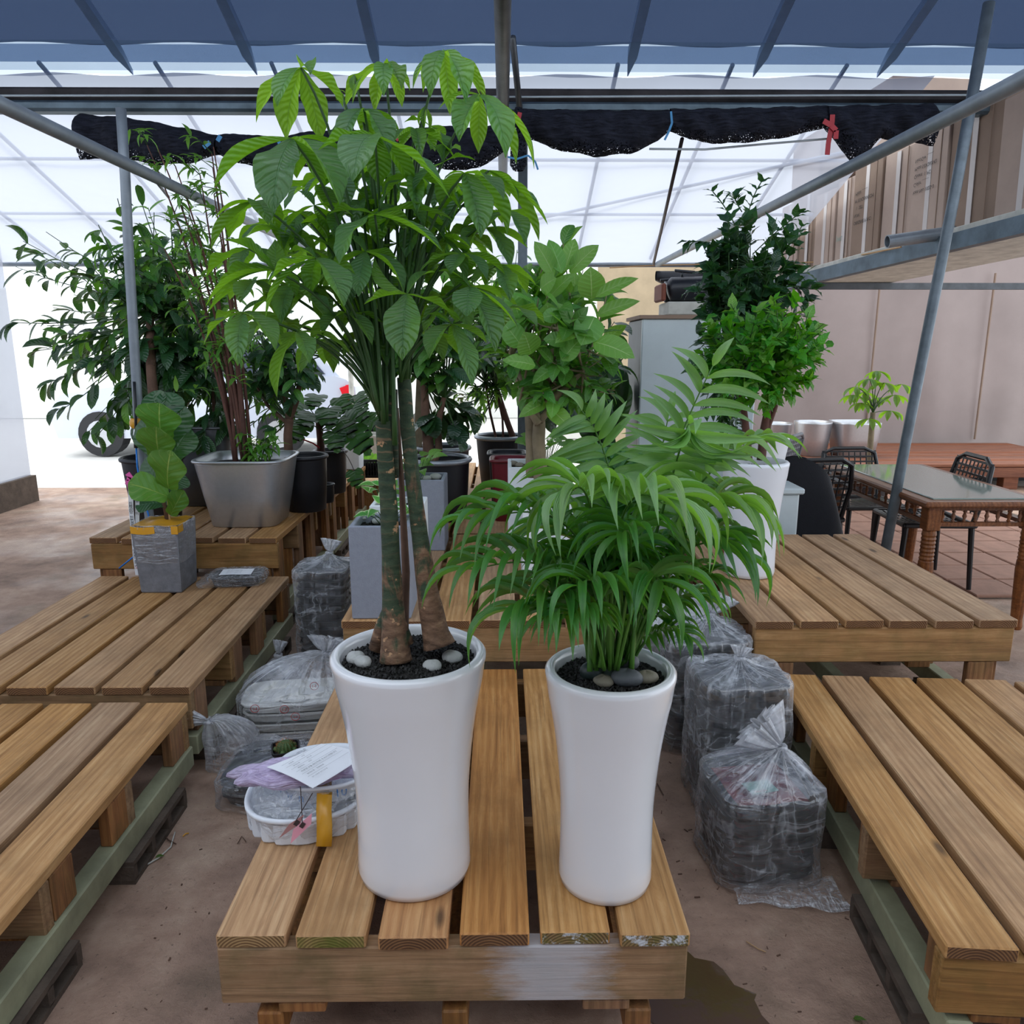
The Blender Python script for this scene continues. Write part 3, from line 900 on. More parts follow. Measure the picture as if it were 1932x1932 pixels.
PA, PB_, PC_ = 'plank_wood', 'plank_wood_warm', 'plank_wood'
FG = pallet((-0.603, 1.394, 0), 0.35, 'pale wooden pallet bench under the two big white pots, its front beam smeared grey', beam='beam_wood_painted',
       kinds=[('plank_wood', 'end_plain'), ('plank_wood', 'end_moss'), ('plank_wood_warm', 'end_dark'), ('plank_wood_warm', 'end_dark'), ('plank_wood', 'end_paint'), ('plank_wood', 'end_paint')], posts_in=0.10, runner='post_wood', blocks=False)
pallet((-0.610, 2.775, 0), 0.53, 'raised pallet bench under the grey and white square planters, behind the front bench', posts_in=0.05)
pallet((-0.620, 4.145, 0), 0.53, 'pallet bench under the black tubs with silver rims', posts_in=0.05)
pallet((-0.56, 5.55, 0), 0.50, 'farthest pallet bench of the middle row', posts_in=0.05)
pallet((-2.09, 1.20, 0), 0.31, 'lowest pallet bench at the near end of the left row', rz=radians(0.6), posts_in=0.02)
pallet((-2.115, 2.60, 0), 0.35, 'long pallet bench carrying the wrapped concrete planter and the wrapped black tray', posts_in=0.02)
pallet((-2.19, 4.01, 0), 0.54, 'raised pallet bench under the big silver square pot', posts_in=0.03)
pallet((-2.19, 5.37, 0), 0.50, 'pallet bench at the far end of the left row under the monstera pot', posts_in=0.03)
pallet((0.945, 2.76, 0), 0.53, 'raised pallet bench at the right under the tall waisted white pots', posts_in=0.04)
pallet((0.90, 1.36, 0), 0.345, 'pallet bench at the near right beside the stacks of bagged trays', rz=radians(-4.8), posts_in=0.06)
# ------------------------------------------------------------------ pots
def tall_pot_prof(r0, r1, h, wall=0.02, soil=0.03):
    k = r0
    m = lambda t: r0 * (1.0 if t < 0.38 else 1 + (r1 / r0 - 1) * ((t - 0.38) / 0.62) ** 1.75)
    prof = [(r0 * 0.90, 0.0), (r0 * 0.97, 0.004), (r0 * 1.0, 0.02)]
    for i in range(1, 15):
        t = i / 15
        waist = 1 - 0.02 * sin(pi * min(1, t / 0.5))
        prof.append((m(t) * waist, 0.02 + (h - 0.05) * t))
    prof += [(r1 * 0.985, h - 0.026), (r1, h - 0.016), (r1, h - 0.007), (r1 - 0.006, h - 0.001), (r1 - 0.013, h), (r1 - wall, h - 0.004), (r1 - wall - 0.003, h - 0.014), (r1 - wall - 0.008, h - soil - 0.02)]
    return prof

def soil_disc(r, z, c=(0, 0), dome=0.01, n=28, mat='soil', parent=None, granules=0, gr=0.004):
    m = MB()
    rings = [0, 0.35, 0.7, 0.9, 1.0]
    vs = [(c[0], c[1], z + dome)]
    for q in rings[1:]:
        for j in range(n):
            th = 2 * pi * j / n
            vs.append((c[0] + r * q * cos(th), c[1] + r * q * sin(th), z + dome * (1 - q * q) + random.uniform(-.003, .003) * (q < 1)))
    fs = [(0, 1 + j, 1 + (j + 1) % n) for j in range(n)]
    for k in range(len(rings) - 2):
        for j in range(n):
            fs.append((1 + k * n + j, 1 + (k + 1) * n + j, 1 + (k + 1) * n + (j + 1) % n, 1 + k * n + (j + 1) % n))
    m.add(vs, fs)
    if granules:
        m.mat(1)
        oc = [Vector(v) for v in ((1, 0, 0), (-1, 0, 0), (0, 1, 0), (0, -1, 0), (0, 0, 1), (0, 0, -1))]
        of = [(4, 0, 2), (4, 2, 1), (4, 1, 3), (4, 3, 0), (5, 2, 0), (5, 1, 2), (5, 3, 1), (5, 0, 3)]
        for _ in range(granules):
            q = sqrt(random.random()) * 0.98
            th = random.uniform(0, 2 * pi)
            s = gr * random.uniform(0.5, 1.5)
            R = Euler((random.uniform(0, 6), random.uniform(0, 6), random.uniform(0, 6))).to_matrix()
            p = Vector((c[0] + r * q * cos(th), c[1] + r * q * sin(th), z + dome * (1 - q * q) + random.uniform(-.001, .004)))
            m.add([p + R @ Vector((v.x * s, v.y * s * random.uniform(.6, 1), v.z * s * .8)) for v in oc], of)
    o = m.build('soil', [mat, 'soil_granule'], parent)
    o['kind'] = 'stuff'
    return o

def square_planter(parent, w, d, h, mat, wall=0.018, soil=0.03, name='pot', granules=0):
    m = MB()
    W, D = w / 2, d / 2
    wi, di = W - wall, D - wall
    zs = h - soil - 0.02
    ch = 0.004
    def ring(a, b, z, c=ch): return [(-a, -b + c, z), (-a + c, -b, z), (a - c, -b, z), (a, -b + c, z), (a, b - c, z), (a - c, b, z), (-a + c, b, z), (-a, b - c, z)]
    rs = [ring(W - .003, D - .003, 0), ring(W, D, .004), ring(W, D, h - .003), ring(W - .003, D - .003, h), ring(wi + .002, di + .002, h), ring(wi, di, h - .003), ring(wi, di, zs)]
    vs = [p for r in rs for p in r]
    fs = []
    for k in range(len(rs) - 1):
        for j in range(8):
            fs.append((k * 8 + j, k * 8 + (j + 1) % 8, (k + 1) * 8 + (j + 1) % 8, (k + 1) * 8 + j))
    fs.append(tuple(range(7, -1, -1)))
    m.add(vs, fs)
    m.build(name, mat, parent)
    # soil
    s = MB()
    s.grid(lambda u, v: (-wi + 2 * wi * u, -di + 2 * di * v, h - soil + 0.006 * sin(17 * u + 3) * cos(13 * v)), 8, 8)
    if granules:
        s.mat(1)
        for _ in range(granules):
            q = random.uniform(.003, .007)
            s.box((random.uniform(-wi, wi) * .93, random.uniform(-di, di) * .93, h - soil + .006), (q, q, q * .7), M=Euler((random.uniform(0, 3), random.uniform(0, 3), 0)).to_matrix())
    so = s.build('soil', ['soil', 'soil_granule'], parent)
    so['kind'] = 'stuff'

PEB = {}
def pebble(pos, r, mat, label, squash=0.7, seed=0, group=None, asp=1.15, rz=0):
    rnd = random.Random(seed)
    m = MB()
    n, k = 18, 10
    ph = [rnd.uniform(0, 6) for _ in range(4)]
    vs, fs = [], []
    for i in range(k + 1):
        a = -pi / 2 + pi * i / k
        for j in range(n):
            th = 2 * pi * j / n
            q = 1 + 0.05 * sin(2 * th + ph[0]) + 0.04 * sin(3 * th + ph[1] + a) + 0.03 * cos(2 * a + ph[2])
            vs.append((r * asp * cos(a) * cos(th) * q, r * cos(a) * sin(th) * q, r * squash * (sin(a) + 0) * q))
    for i in range(k):
        for j in range(n):
            fs.append((i * n + j, i * n + (j + 1) % n, (i + 1) * n + (j + 1) % n, (i + 1) * n + j))
    m.add(vs, fs)
    o = m.build('pebble', mat, smooth=True, loc=(pos[0], pos[1], pos[2] + r * squash * 0.82), rz=rz)
    return tag(o, label, 'pebble', group)

# ------------------------------------------------------------------ leaves
def interp(tab, x):
    for (a, ya), (b, yb) in zip(tab, tab[1:]):
        if x <= b:
            t = (x - a) / (b - a) if b > a else 0
            return ya + (yb - ya) * t
    return tab[-1][1]
SHAPES = {
    'pachira': [(0, .04), (.08, .14), (.25, .33), (.45, .47), (.6, .5), (.75, .42), (.88, .22), (.95, .08), (1, .0)],
    'palm':    [(0, .10), (.06, .32), (.2, .48), (.4, .5), (.6, .42), (.8, .24), (.93, .08), (1, .0)],
    'ficus':   [(0, .05), (.06, .24), (.2, .43), (.4, .5), (.6, .47), (.78, .34), (.9, .18), (.96, .06), (1, .0)],
    'round':   [(0, .12), (.06, .33), (.2, .46), (.42, .5), (.62, .49), (.8, .38), (.92, .2), (1, .0)],
    'ovate':   [(0, .06), (.07, .34), (.22, .5), (.4, .46), (.6, .33), (.8, .16), (.92, .06), (1, .0)],
    'bamboo':  [(0, .1), (.1, .4), (.3, .5), (.6, .38), (.85, .14), (1, .0)],
    'fiddle':  [(0, .08), (.05, .24), (.15, .3), (.3, .29), (.45, .38), (.65, .5), (.82, .48), (.93, .33), (1, .06)],
    'oblong':  [(0, .08), (.06, .28), (.2, .42), (.5, .5), (.75, .45), (.9, .27), (.97, .1), (1, .0)],
}
LEAFM = {}
def leaf_mesh(shape, mat, bow=0.12, fold=0.12, nv=8, wave=0.0, tip=0.0, twist=0.0, nu=4):
    """unit leaf: length 1 along +Y, width 1, upper face +Z"""
    k = (shape, mat, round(bow, 3), round(fold, 3), nv, round(wave, 3), round(tip, 3), round(twist, 2), nu)
    if k in LEAFM: return LEAFM[k]
    m = MB()
    tab = SHAPES[shape]
    def fn(u, v):
        w = interp(tab, v) if v in (0, 1) else (interp(tab, v - .035) + interp(tab, v) * 2 + interp(tab, v + .035)) / 4
        s = (u - .5) * 2
        z = bow * 4 * v * (1 - v) - tip * v * v * v
        z += fold * abs(s) * w * 2 * 0.5
        z += wave * sin(v * 13 + (2 if s > 0 else 0)) * abs(s) * w
        x = s * w
        if twist:
            a = twist * v
            x, z = x * cos(a) - z * sin(a), x * sin(a) + z * cos(a)
        return (x, v, z)
    m.grid(fn, nu, nv)
    LEAFM[k] = m.mesh('leaf', mat, smooth=True)
    return LEAFM[k]

def leaf_at(parent, me, a, b, width, up, thick=None, off=(0, 0, 0), name='leaf', zs=None):
    """leaf from point a to point b (world), width in metres, up = side its face turns to"""
    d = b - a
    L = d.length
    M = orient(a - Vector(off), d, up, width, L, L if zs is None else zs)
    return place(name, me, M, parent)

class LeafBag:
    """keeps the nearest leaves as parts and joins the rest into one stuff part"""
    def __init__(s, limit=300): s.items, s.limit = [], limit
    def put(s, me, M, parent, name='leaf'): s.items.append((me, M, parent, name))
    def flush(s, root, off):
        s.items.sort(key=lambda t: (t[1].translation + off - Vector((0, 0, CAM_H))).length)
        for me, M, parent, name in s.items[:s.limit]: place(name, me, M, parent or root)
        rest = s.items[s.limit:]
        if rest:
            mats = []; mb = MB(); uvs = {}
            for me, M, parent, name in rest:
                mt = me.materials[0]
                if mt not in mats: mats.append(mt)
                if me.name not in uvs:
                    ud = me.uv_layers[0].data
                    uvs[me.name] = ([v.co.copy() for v in me.vertices], [tuple(p.vertices) for p in me.polygons],
                                    [[tuple(ud[i].uv) for i in p.loop_indices] for p in me.polygons])
                V, F, U = uvs[me.name]
                mb.cur = mats.index(mt)
                mb.add([M @ v for v in V], F, U)
            o = mb.build('foliage', mats, root, smooth=True)
            o['kind'] = 'stuff'
# ------------------------------------------------------------------ the money tree in the big white pot
FZ = 0.35
c1 = P(782, 1600, 1.61); c1.z = FZ
def big_pot(loc, r0, r1, h, soil, name, label, cat='potted plant'):
    t = empty(name, loc, 0, label, cat)
    m = MB(); m.lathe(tall_pot_prof(r0, r1, h, soil=soil), 72, cap0=True)
    m.build('pot', 'ceramic', t, smooth=True)
    soil_disc(r1 - 0.024, h - soil, parent=t, granules=2400, gr=0.0050)
    return t
MT = big_pot(c1, 0.130, 0.170, 0.540, 0.028, 'potted_money_tree', 'tall money tree with two thick trunks in the larger glazed white pot')
SOILZ = FZ + 0.54 - 0.028
def R(p): return p - c1       # world -> root local
def trunk(name, pts, rads, mat, parent, off, n=16, lump=0.0):
    m = MB()
    P_ = [Vector(p) for p in pts]
    # resample
    q, rr = [], []
    for i in range(len(P_) - 1):
        for k in range(5):
            t = k / 5
            q.append(P_[i].lerp(P_[i + 1], t)); rr.append(rads[i] * (1 - t) + rads[i + 1] * t)
    q.append(P_[-1]); rr.append(rads[-1])
    rr = [r * (1 + random.uniform(-lump, lump)) for r in rr]
    m.tube([p - off for p in q], rr, n)
    return m.build(name, mat, parent, smooth=True)
tA = [P(747, 1246, 1.585), P(745, 1215, 1.59), P(742, 1150, 1.60), P(738, 1060, 1.605), P(734, 960, 1.61), P(728, 880, 1.615), P(722, 795, 1.62)]
trunk('trunk', tA, [.036, .030, .0240, .0198, .0186, .0175, .0152], 'pachira_bark', MT, c1, lump=.02)
tB = [P(829, 1218, 1.60), P(822, 1195, 1.605), P(806, 1110, 1.61), P(792, 1010, 1.62), P(778, 900, 1.625), P(768, 800, 1.63), P(762, 712, 1.635)]
trunk('trunk', tB, [.036, .030, .0230, .0180, .0158, .0150, .0142], 'pachira_bark', MT, c1, lump=.02)
trunk('trunk', [P(757, 1215, 1.66), P(766, 1080, 1.665), P(757, 900, 1.67), P(748, 770, 1.67)], [.016, .009, .006, .005], 'bark_brown', MT, c1)
tC = P(737, 765, 1.64)
trunk('trunk', [P(738, 900, 1.655), P(738, 735, 1.65)], [.017, .0135], 'pachira_bark', MT, c1)
# root flares of the left trunk
for (px, py, D, r0) in ((712, 1225, 1.63, .020), (768, 1215, 1.60, .016)):
    m = MB(); m.tube([R(P(px, py, D)), R(P((px + 735) / 2, py - 45, D)), R(P(737, py - 95, 1.60))], [r0, r0 * .9, .008], 10)
    m.build('root_flare', 'pachira_bark', MT, smooth=True)

UPV = Vector((0, 0, 1))
TOPS = [P(722, 800, 1.62), P(714, 770, 1.60), P(733, 745, 1.64), P(762, 716, 1.635), P(756, 720, 1.60)]
def pach(w, young=False):
    b = random.choice((0.07, 0.10, 0.13)); wv = random.choice((0.0, 0.05, 0.10)); fo = random.choice((.14, .26))
    return leaf_mesh('pachira', 'leaf_pachira_young' if young else 'leaf_pachira', b, fo, 12, wv, 0.0)
def petiole(root, off, a, b, r=0.0032, mat='stem_green', lift=0.35, name='leaf_stalk'):
    h = (b - a)
    c = a + Vector((h.x * 0.22, h.y * 0.22, h.z * 0.72 + h.length * 0.05))
    m = MB(); m.tube([p - off for p in bez(a, c, b, 8)], [r * 1.3, r * 1.2, r * 1.1, r, r, r * .9, r * .85, r * .8, r * .7], 6)
    return m.build(name, mat, root, smooth=True)
def whorl(hub, tips, base=None, young=False, root=MT, off=c1):
    """hub (px,py,D); tips [(px,py,dD,width_px)] : dD<0 comes toward the camera"""
    H = P(*hub)
    ppm = 1470.0 / (H - Vector((0, 0, CAM_H))).length
    if base is None:
        c = min(TOPS, key=lambda t: (t.x - H.x) ** 2 + random.uniform(0, .004))
    else: c = TOPS[base]
    st = petiole(root, off, c, H)
    for (px, py, dD, wpx) in tips:
        T = P(px, py, hub[2] + dD)
        d = T - H
        out = Vector((d.x, d.y, 0))
        if out.length < .01: out = Vector((0, -1 if dD <= 0 else 1, 0))
        up = UPV * 0.55 + out.normalized() * 0.9
        w = wpx / ppm * 1.02
        leaf_at(st, pach(w, young), H, T, w, up, off=off)
W = whorl
W((568, 128, 1.56), [(483, 232, .05, 26), (523, 202, -.09, 34), (541, 267, .07, 42), (605, 267, .07, 44), (648, 204, .05, 28), (586, 142, -.10, 28)], 1, True)
W((725, 120, 1.62), [(650, 209, .06, 26), (665, 197, -.03, 24), (707, 215, .08, 24), (724, 182, -.09, 30), (758, 170, -.07, 28), (759, 203, .07, 24), (774, 172, .02, 18)], 3, True)
W((668, 142, 1.64), [(665, 172, -.01, 10), (673, 170, .01, 9), (659, 160, .01, 6)], 2, True)
W((641, 170, 1.63), [(636, 190, .0, 7), (646, 196, .01, 7), (653, 178, .0, 4)], 2, True)
W((836, 96, 1.60), [(779, 169, -.04, 16), (798, 175, .05, 20), (812, 185, -.09, 34), (849, 218, .08, 32), (878, 197, -.09, 38), (905, 180, .05, 24), (917, 191, .08, 24)], 3, True)
W((905, 179, 1.56), [(827, 207, -.02, 12), (866, 268, -.09, 42), (903, 290, .07, 31), (954, 299, -.10, 46), (974, 311, .06, 28), (1008, 320, -.02, 16)], 3, True)
W((687, 206, 1.58), [(622, 264, -.03, 28), (646, 288, -.10, 36), (734, 292, -.08, 42), (757, 258, .02, 24), (700, 268, .09, 40)], 2)
W((551, 262, 1.52), [(403, 357, -.03, 26), (515, 404, -.10, 74), (641, 388, -.08, 64), (655, 300, .04, 26), (560, 337, .11, 46), (612, 352, .10, 40)], 1)
W((707, 256, 1.50), [(666, 343, -.13, 68), (717, 352, .07, 46), (600, 284, -.02, 24), (849, 375, -.03, 34), (779, 358, .08, 42)], 2)
W((784, 245, 1.60), [(741, 270, -.05, 24), (793, 300, -.10, 26), (859, 302, -.02, 20), (756, 280, .07, 26), (821, 286, .08, 30)], 3)
W((811, 238, 1.64), [(852, 283, -.02, 30), (836, 270, .05, 26), (762, 231, .02, 16)], 3)
W((803, 200, 1.62), [(792, 240, .0, 10), (801, 243, -.01, 10), (810, 246, .01, 9)], 3, True)
W((836, 307, 1.56), [(779, 362, -.05, 32), (897, 303, .0, 16), (812, 284, .08, 24), (870, 285, .09, 20)], 3)
W((877, 327, 1.50), [(951, 379, -.06, 44), (907, 451, -.08, 52), (957, 445, .06, 40), (830, 392, .06, 46), (838, 339, -.02, 18)], 4)
W((922, 322, 1.58), [(979, 379, -.02, 24), (1034, 425, -.02, 20), (962, 372, .07, 34), (1017, 456, .03, 24), (905, 372, .1, 30)], 3)
W((707, 405, 1.50), [(640, 498, -.06, 62), (836, 476, -.05, 42), (856, 416, .02, 20), (716, 470, .10, 34), (620, 404, .05, 26), (770, 440, .10, 40)], 2)
W((596, 487, 1.46), [(649, 580, -.07, 52), (505, 536, -.03, 32), (501, 603, -.02, 34), (689, 555, .02, 34), (550, 474, .03, 28), (586, 560, .08, 36)], 1)
W((518, 510, 1.48), [(421, 452, -.02, 34), (519, 451, .04, 32), (387, 580, -.04, 36), (401, 580, -.01, 28), (423, 528, .04, 34), (560, 560, .06, 34)], 1)
W((457, 590, 1.48), [(384, 653, -.02, 26), (449, 691, -.08, 40), (520, 663, -.05, 42), (407, 611, .05, 26), (515, 567, .05, 30), (535, 640, .07, 34)], 0)
W((560, 627, 1.50), [(523, 751, .03, 30), (584, 687, -.06, 34), (662, 670, .04, 36), (620, 610, .05, 20), (541, 660, .08, 34)], 0)
W((768, 555, 1.44), [(686, 575, -.02, 34), (759, 681, -.07, 66), (706, 484, .05, 36), (870, 607, .03, 34), (822, 514, .06, 30)], 4)
W((886, 541, 1.50), [(826, 512, .03, 32), (880, 598, -.08, 54), (934, 667, -.07, 48), (978, 620, -.04, 28), (948, 564, .02, 36), (842, 456, .07, 22)], 4)
W((852, 612, 1.48), [(810, 677, -.06, 42), (891, 731, -.07, 38), (919, 648, .02, 34), (807, 593, .01, 24), (868, 668, .06, 34)], 4)
W((834, 446, 1.62), [(899, 508, .03, 36), (890, 470, -.03, 24), (880, 540, -.05, 24), (780, 455, .04, 34), (800, 500, .07, 30)], 3)
W((690, 475, 1.50), [(677, 560, -.05, 44), (762, 554, -.03, 40), (628, 520, .03, 34), (642, 450, .05, 30), (745, 500, .06, 34)], 2)
W((556, 448, 1.58), [(469, 444, .02, 34), (622, 464, .02, 36), (600, 420, .05, 28), (530, 500, .06, 30)], 1)
W((593, 388, 1.58), [(536, 444, -.01, 42), (668, 409, .0, 30), (620, 440, .06, 30), (560, 360, .05, 24)], 2)
W((478, 380, 1.52), [(405, 413, -.03, 36), (398, 472, .02, 16), (432, 450, .06, 36), (506, 424, -.08, 44), (527, 434, .07, 44), (540, 372, .0, 22)], 1)
random.seed(21)
extra = [(640, 330, 1.68), (740, 350, 1.70), (860, 390, 1.72), (790, 410, 1.66), (660, 440, 1.72), (915, 430, 1.70), (600, 540, 1.66), (720, 520, 1.74), (820, 500, 1.74), (870, 480, 1.56), (520, 600, 1.66), (650, 590, 1.58),
         (940, 500, 1.62), (780, 330, 1.58), (950, 400, 1.66), (700, 620, 1.66), (730, 300, 1.74), (470, 470, 1.62), (850, 560, 1.60), (800, 620, 1.66), (550, 540, 1.60), (680, 380, 1.66), (620, 640, 1.70), (560, 400, 1.70), (960, 580, 1.58),
         (600, 350, 1.72), (680, 320, 1.72), (830, 345, 1.74), (900, 365, 1.70), (520, 420, 1.66), (640, 500, 1.68), (750, 460, 1.68), (860, 440, 1.74), (780, 560, 1.72), (700, 560, 1.70), (580, 470, 1.74), (900, 540, 1.68), (640, 400, 1.64), (760, 390, 1.62), (480, 530, 1.64)]
for (x, y_, D) in extra:
    n = random.choice((5, 6))
    a0 = random.uniform(0, 6.28)
    tips = []
    for k in range(n):
        a = a0 + 2 * pi * k / n
        L = random.uniform(60, 95)
        tips.append((x + cos(a) * L, y_ + random.uniform(25, 70) + sin(a) * 12, -sin(a) * 0.085, random.uniform(26, 38)))
    W((x, y_, D), tips)
# extra bare young stalks rising from the trunk tops (the bundles in the middle)
random.seed(5)
for (a, b) in (((712, 770, 1.60), (655, 585, 1.56)), ((716, 775, 1.59), (668, 590, 1.57)), ((719, 780, 1.60), (680, 600, 1.6)), ((724, 800, 1.59), (706, 560, 1.57)), ((728, 795, 1.60), (733, 540, 1.6)),
               ((735, 745, 1.62), (750, 540, 1.62)), ((765, 715, 1.62), (800, 470, 1.6)), ((770, 715, 1.63), (806, 440, 1.66)), ((760, 716, 1.62), (777, 430, 1.6)), ((745, 840, 1.59), (738, 520, 1.58))):
    A, B = P(*a), P(*b)
    m = MB(); m.tube([p - c1 for p in bez(A, A.lerp(B, .5) + Vector((0, 0, .02)), B, 6)], [.0055, .005, .0045, .004, .0038, .0034, .003], 7)
    m.build('leaf_stalk', 'stem_green', MT, smooth=True)
# pebbles on its soil
for i, (px, py, r, lab) in enumerate(((672, 1243, .020, 'white pebble leaning behind its neighbour at the left of the money tree soil'), (686, 1250, .018, 'white pebble in front of another at the left of the money tree soil'),
        (816, 1257, .018, 'flat white pebble in front of the thick trunk at the near pot edge'), (853, 1241, .020, 'large white pebble below the slanting right trunk'))):
    p = PZ(px, py + 8, SOILZ + .003)
    pebble(p, r, 'pebble_white', lab, 0.74, i, 'white pebbles on the money tree soil', rz=random.uniform(0, 3))
# ------------------------------------------------------------------ the parlour palm in the right white pot
c2 = P(1142, 1600, 1.57); c2.z = FZ
PM = big_pot(c2, 0.1055, 0.141, 0.517, 0.03, 'potted_palm', 'bushy parlour palm in the smaller glazed white pot')
PSZ = FZ + 0.517 - 0.03
pb = LeafBag(300)
random.seed(11)
def frond(base, mid, tip, n=11, ll=0.15, lw=0.021, droop=0.5, light=False, rise=0.42, face=False):
    """base/mid/tip as (px,py,D): stem from the soil, leaflets from rise..1"""
    A, B, C = P(*base), P(*mid), P(*tip)
    C1 = B * 2 - (A + C) * 0.5
    pts = bez(A, C1, C, 22)
    m = MB()
    m.tube([p - c2 for p in pts], [0.0042 * (1 - 0.75 * i / 22) for i in range(23)], 6)
    st = m.build('frond_stem', 'stem_palm', PM, smooth=True)
    cum = pts
    mat = 'leaf_palm_highlight' if light else 'leaf_palm'
    for k in range(n + 1):
        t = rise + (1 - rise) * (k + 0.3) / (n + 0.3)
        x = t * 22; i = min(21, int(x)); p = pts[i].lerp(pts[i + 1], x - i)
        d = (pts[min(22, i + 2)] - pts[i]).normalized()
        side0 = d.cross(UPV)
        if face: side0 = d.cross(Vector((0, -1, .35)))
        if side0.length < .1: side0 = Vector((1, 0, 0))
        side0.normalize()
        upn = side0.cross(d).normalized()
        q = (k + .5) / (n + 1)
        Lk = ll * (0.62 + 0.55 * sin(pi * min(1, q * 0.8 + 0.15))) * random.uniform(.9, 1.1)
        for s in ((-1, 1) if k < n else (0,)):
            ang = radians((74 if face else 66) - (26 if face else 32) * q + random.uniform(-7, 7))
            dirv = d * cos(ang) + side0 * s * sin(ang) + upn * 0.10
            if s == 0: dirv = d
            dirv.normalize()
            e = p + dirv * Lk + Vector((0, 0, -Lk * droop * (0.55 + random.uniform(-.2, .25))))
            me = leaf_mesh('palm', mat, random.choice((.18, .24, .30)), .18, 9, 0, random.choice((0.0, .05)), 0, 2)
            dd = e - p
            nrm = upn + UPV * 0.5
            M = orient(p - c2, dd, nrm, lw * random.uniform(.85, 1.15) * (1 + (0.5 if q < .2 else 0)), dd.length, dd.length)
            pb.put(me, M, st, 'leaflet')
def bs(x=0, y=0): return (1150 + x, 1262 + y, 1.57 + random.uniform(-.02, .03))
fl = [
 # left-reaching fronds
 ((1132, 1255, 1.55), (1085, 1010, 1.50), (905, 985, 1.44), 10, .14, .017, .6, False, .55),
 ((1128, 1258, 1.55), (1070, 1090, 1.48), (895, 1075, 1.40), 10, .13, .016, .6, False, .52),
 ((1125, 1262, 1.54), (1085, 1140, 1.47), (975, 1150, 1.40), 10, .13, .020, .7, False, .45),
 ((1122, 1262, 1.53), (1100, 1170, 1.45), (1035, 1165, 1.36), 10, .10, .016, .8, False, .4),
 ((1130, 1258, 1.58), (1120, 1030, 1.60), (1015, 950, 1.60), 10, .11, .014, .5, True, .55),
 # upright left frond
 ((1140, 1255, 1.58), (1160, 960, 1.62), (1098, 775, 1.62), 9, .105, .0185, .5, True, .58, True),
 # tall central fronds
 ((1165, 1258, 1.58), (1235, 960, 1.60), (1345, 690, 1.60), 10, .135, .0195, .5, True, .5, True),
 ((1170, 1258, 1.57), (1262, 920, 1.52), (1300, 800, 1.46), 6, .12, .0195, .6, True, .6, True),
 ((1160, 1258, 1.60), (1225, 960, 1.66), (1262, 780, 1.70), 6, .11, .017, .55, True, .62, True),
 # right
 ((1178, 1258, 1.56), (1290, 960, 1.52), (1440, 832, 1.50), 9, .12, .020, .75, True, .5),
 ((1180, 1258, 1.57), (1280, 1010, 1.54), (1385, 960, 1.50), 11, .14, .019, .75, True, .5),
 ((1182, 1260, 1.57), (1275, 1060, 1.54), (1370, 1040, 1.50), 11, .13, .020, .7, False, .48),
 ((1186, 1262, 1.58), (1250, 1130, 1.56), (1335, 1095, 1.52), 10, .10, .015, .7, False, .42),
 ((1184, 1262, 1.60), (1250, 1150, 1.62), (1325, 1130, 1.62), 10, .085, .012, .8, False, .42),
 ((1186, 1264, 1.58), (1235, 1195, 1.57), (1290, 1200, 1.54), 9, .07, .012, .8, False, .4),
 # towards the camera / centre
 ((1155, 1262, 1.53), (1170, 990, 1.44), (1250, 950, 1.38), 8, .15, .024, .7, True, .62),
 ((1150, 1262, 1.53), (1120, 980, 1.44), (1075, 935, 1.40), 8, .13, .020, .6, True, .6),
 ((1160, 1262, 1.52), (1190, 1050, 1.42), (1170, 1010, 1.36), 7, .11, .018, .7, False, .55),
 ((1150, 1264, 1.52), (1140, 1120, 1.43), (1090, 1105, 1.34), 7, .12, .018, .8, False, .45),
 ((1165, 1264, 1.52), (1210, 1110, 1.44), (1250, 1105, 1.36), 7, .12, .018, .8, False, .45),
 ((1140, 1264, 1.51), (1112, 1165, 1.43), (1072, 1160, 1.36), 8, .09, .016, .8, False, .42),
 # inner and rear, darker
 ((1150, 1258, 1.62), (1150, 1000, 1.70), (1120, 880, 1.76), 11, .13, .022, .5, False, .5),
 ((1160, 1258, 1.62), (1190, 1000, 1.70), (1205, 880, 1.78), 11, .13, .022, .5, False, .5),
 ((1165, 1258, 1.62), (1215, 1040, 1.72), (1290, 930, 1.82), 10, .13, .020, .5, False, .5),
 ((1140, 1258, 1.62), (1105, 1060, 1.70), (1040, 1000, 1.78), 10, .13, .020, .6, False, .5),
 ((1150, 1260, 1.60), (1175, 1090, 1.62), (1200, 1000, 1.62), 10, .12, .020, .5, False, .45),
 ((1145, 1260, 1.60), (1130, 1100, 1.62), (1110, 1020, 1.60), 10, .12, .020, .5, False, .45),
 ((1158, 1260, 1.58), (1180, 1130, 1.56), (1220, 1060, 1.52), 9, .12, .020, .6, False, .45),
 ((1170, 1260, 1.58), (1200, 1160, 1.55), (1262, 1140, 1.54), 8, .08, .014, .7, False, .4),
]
for a in fl: frond(*a)
for i in range(14):
    x0 = random.uniform(1112, 1195)
    frond((x0, 1260 + random.uniform(-6, 6), 1.57 + random.uniform(-.05, .05)), (x0 + random.uniform(-35, 45), random.uniform(1080, 1150), 1.57 + random.uniform(-.06, .06)),
          (x0 + random.uniform(-80, 90), random.uniform(980, 1120), 1.57 + random.uniform(-.16, .16)), 8, .10, .017, .6, random.random() < .25, .45)
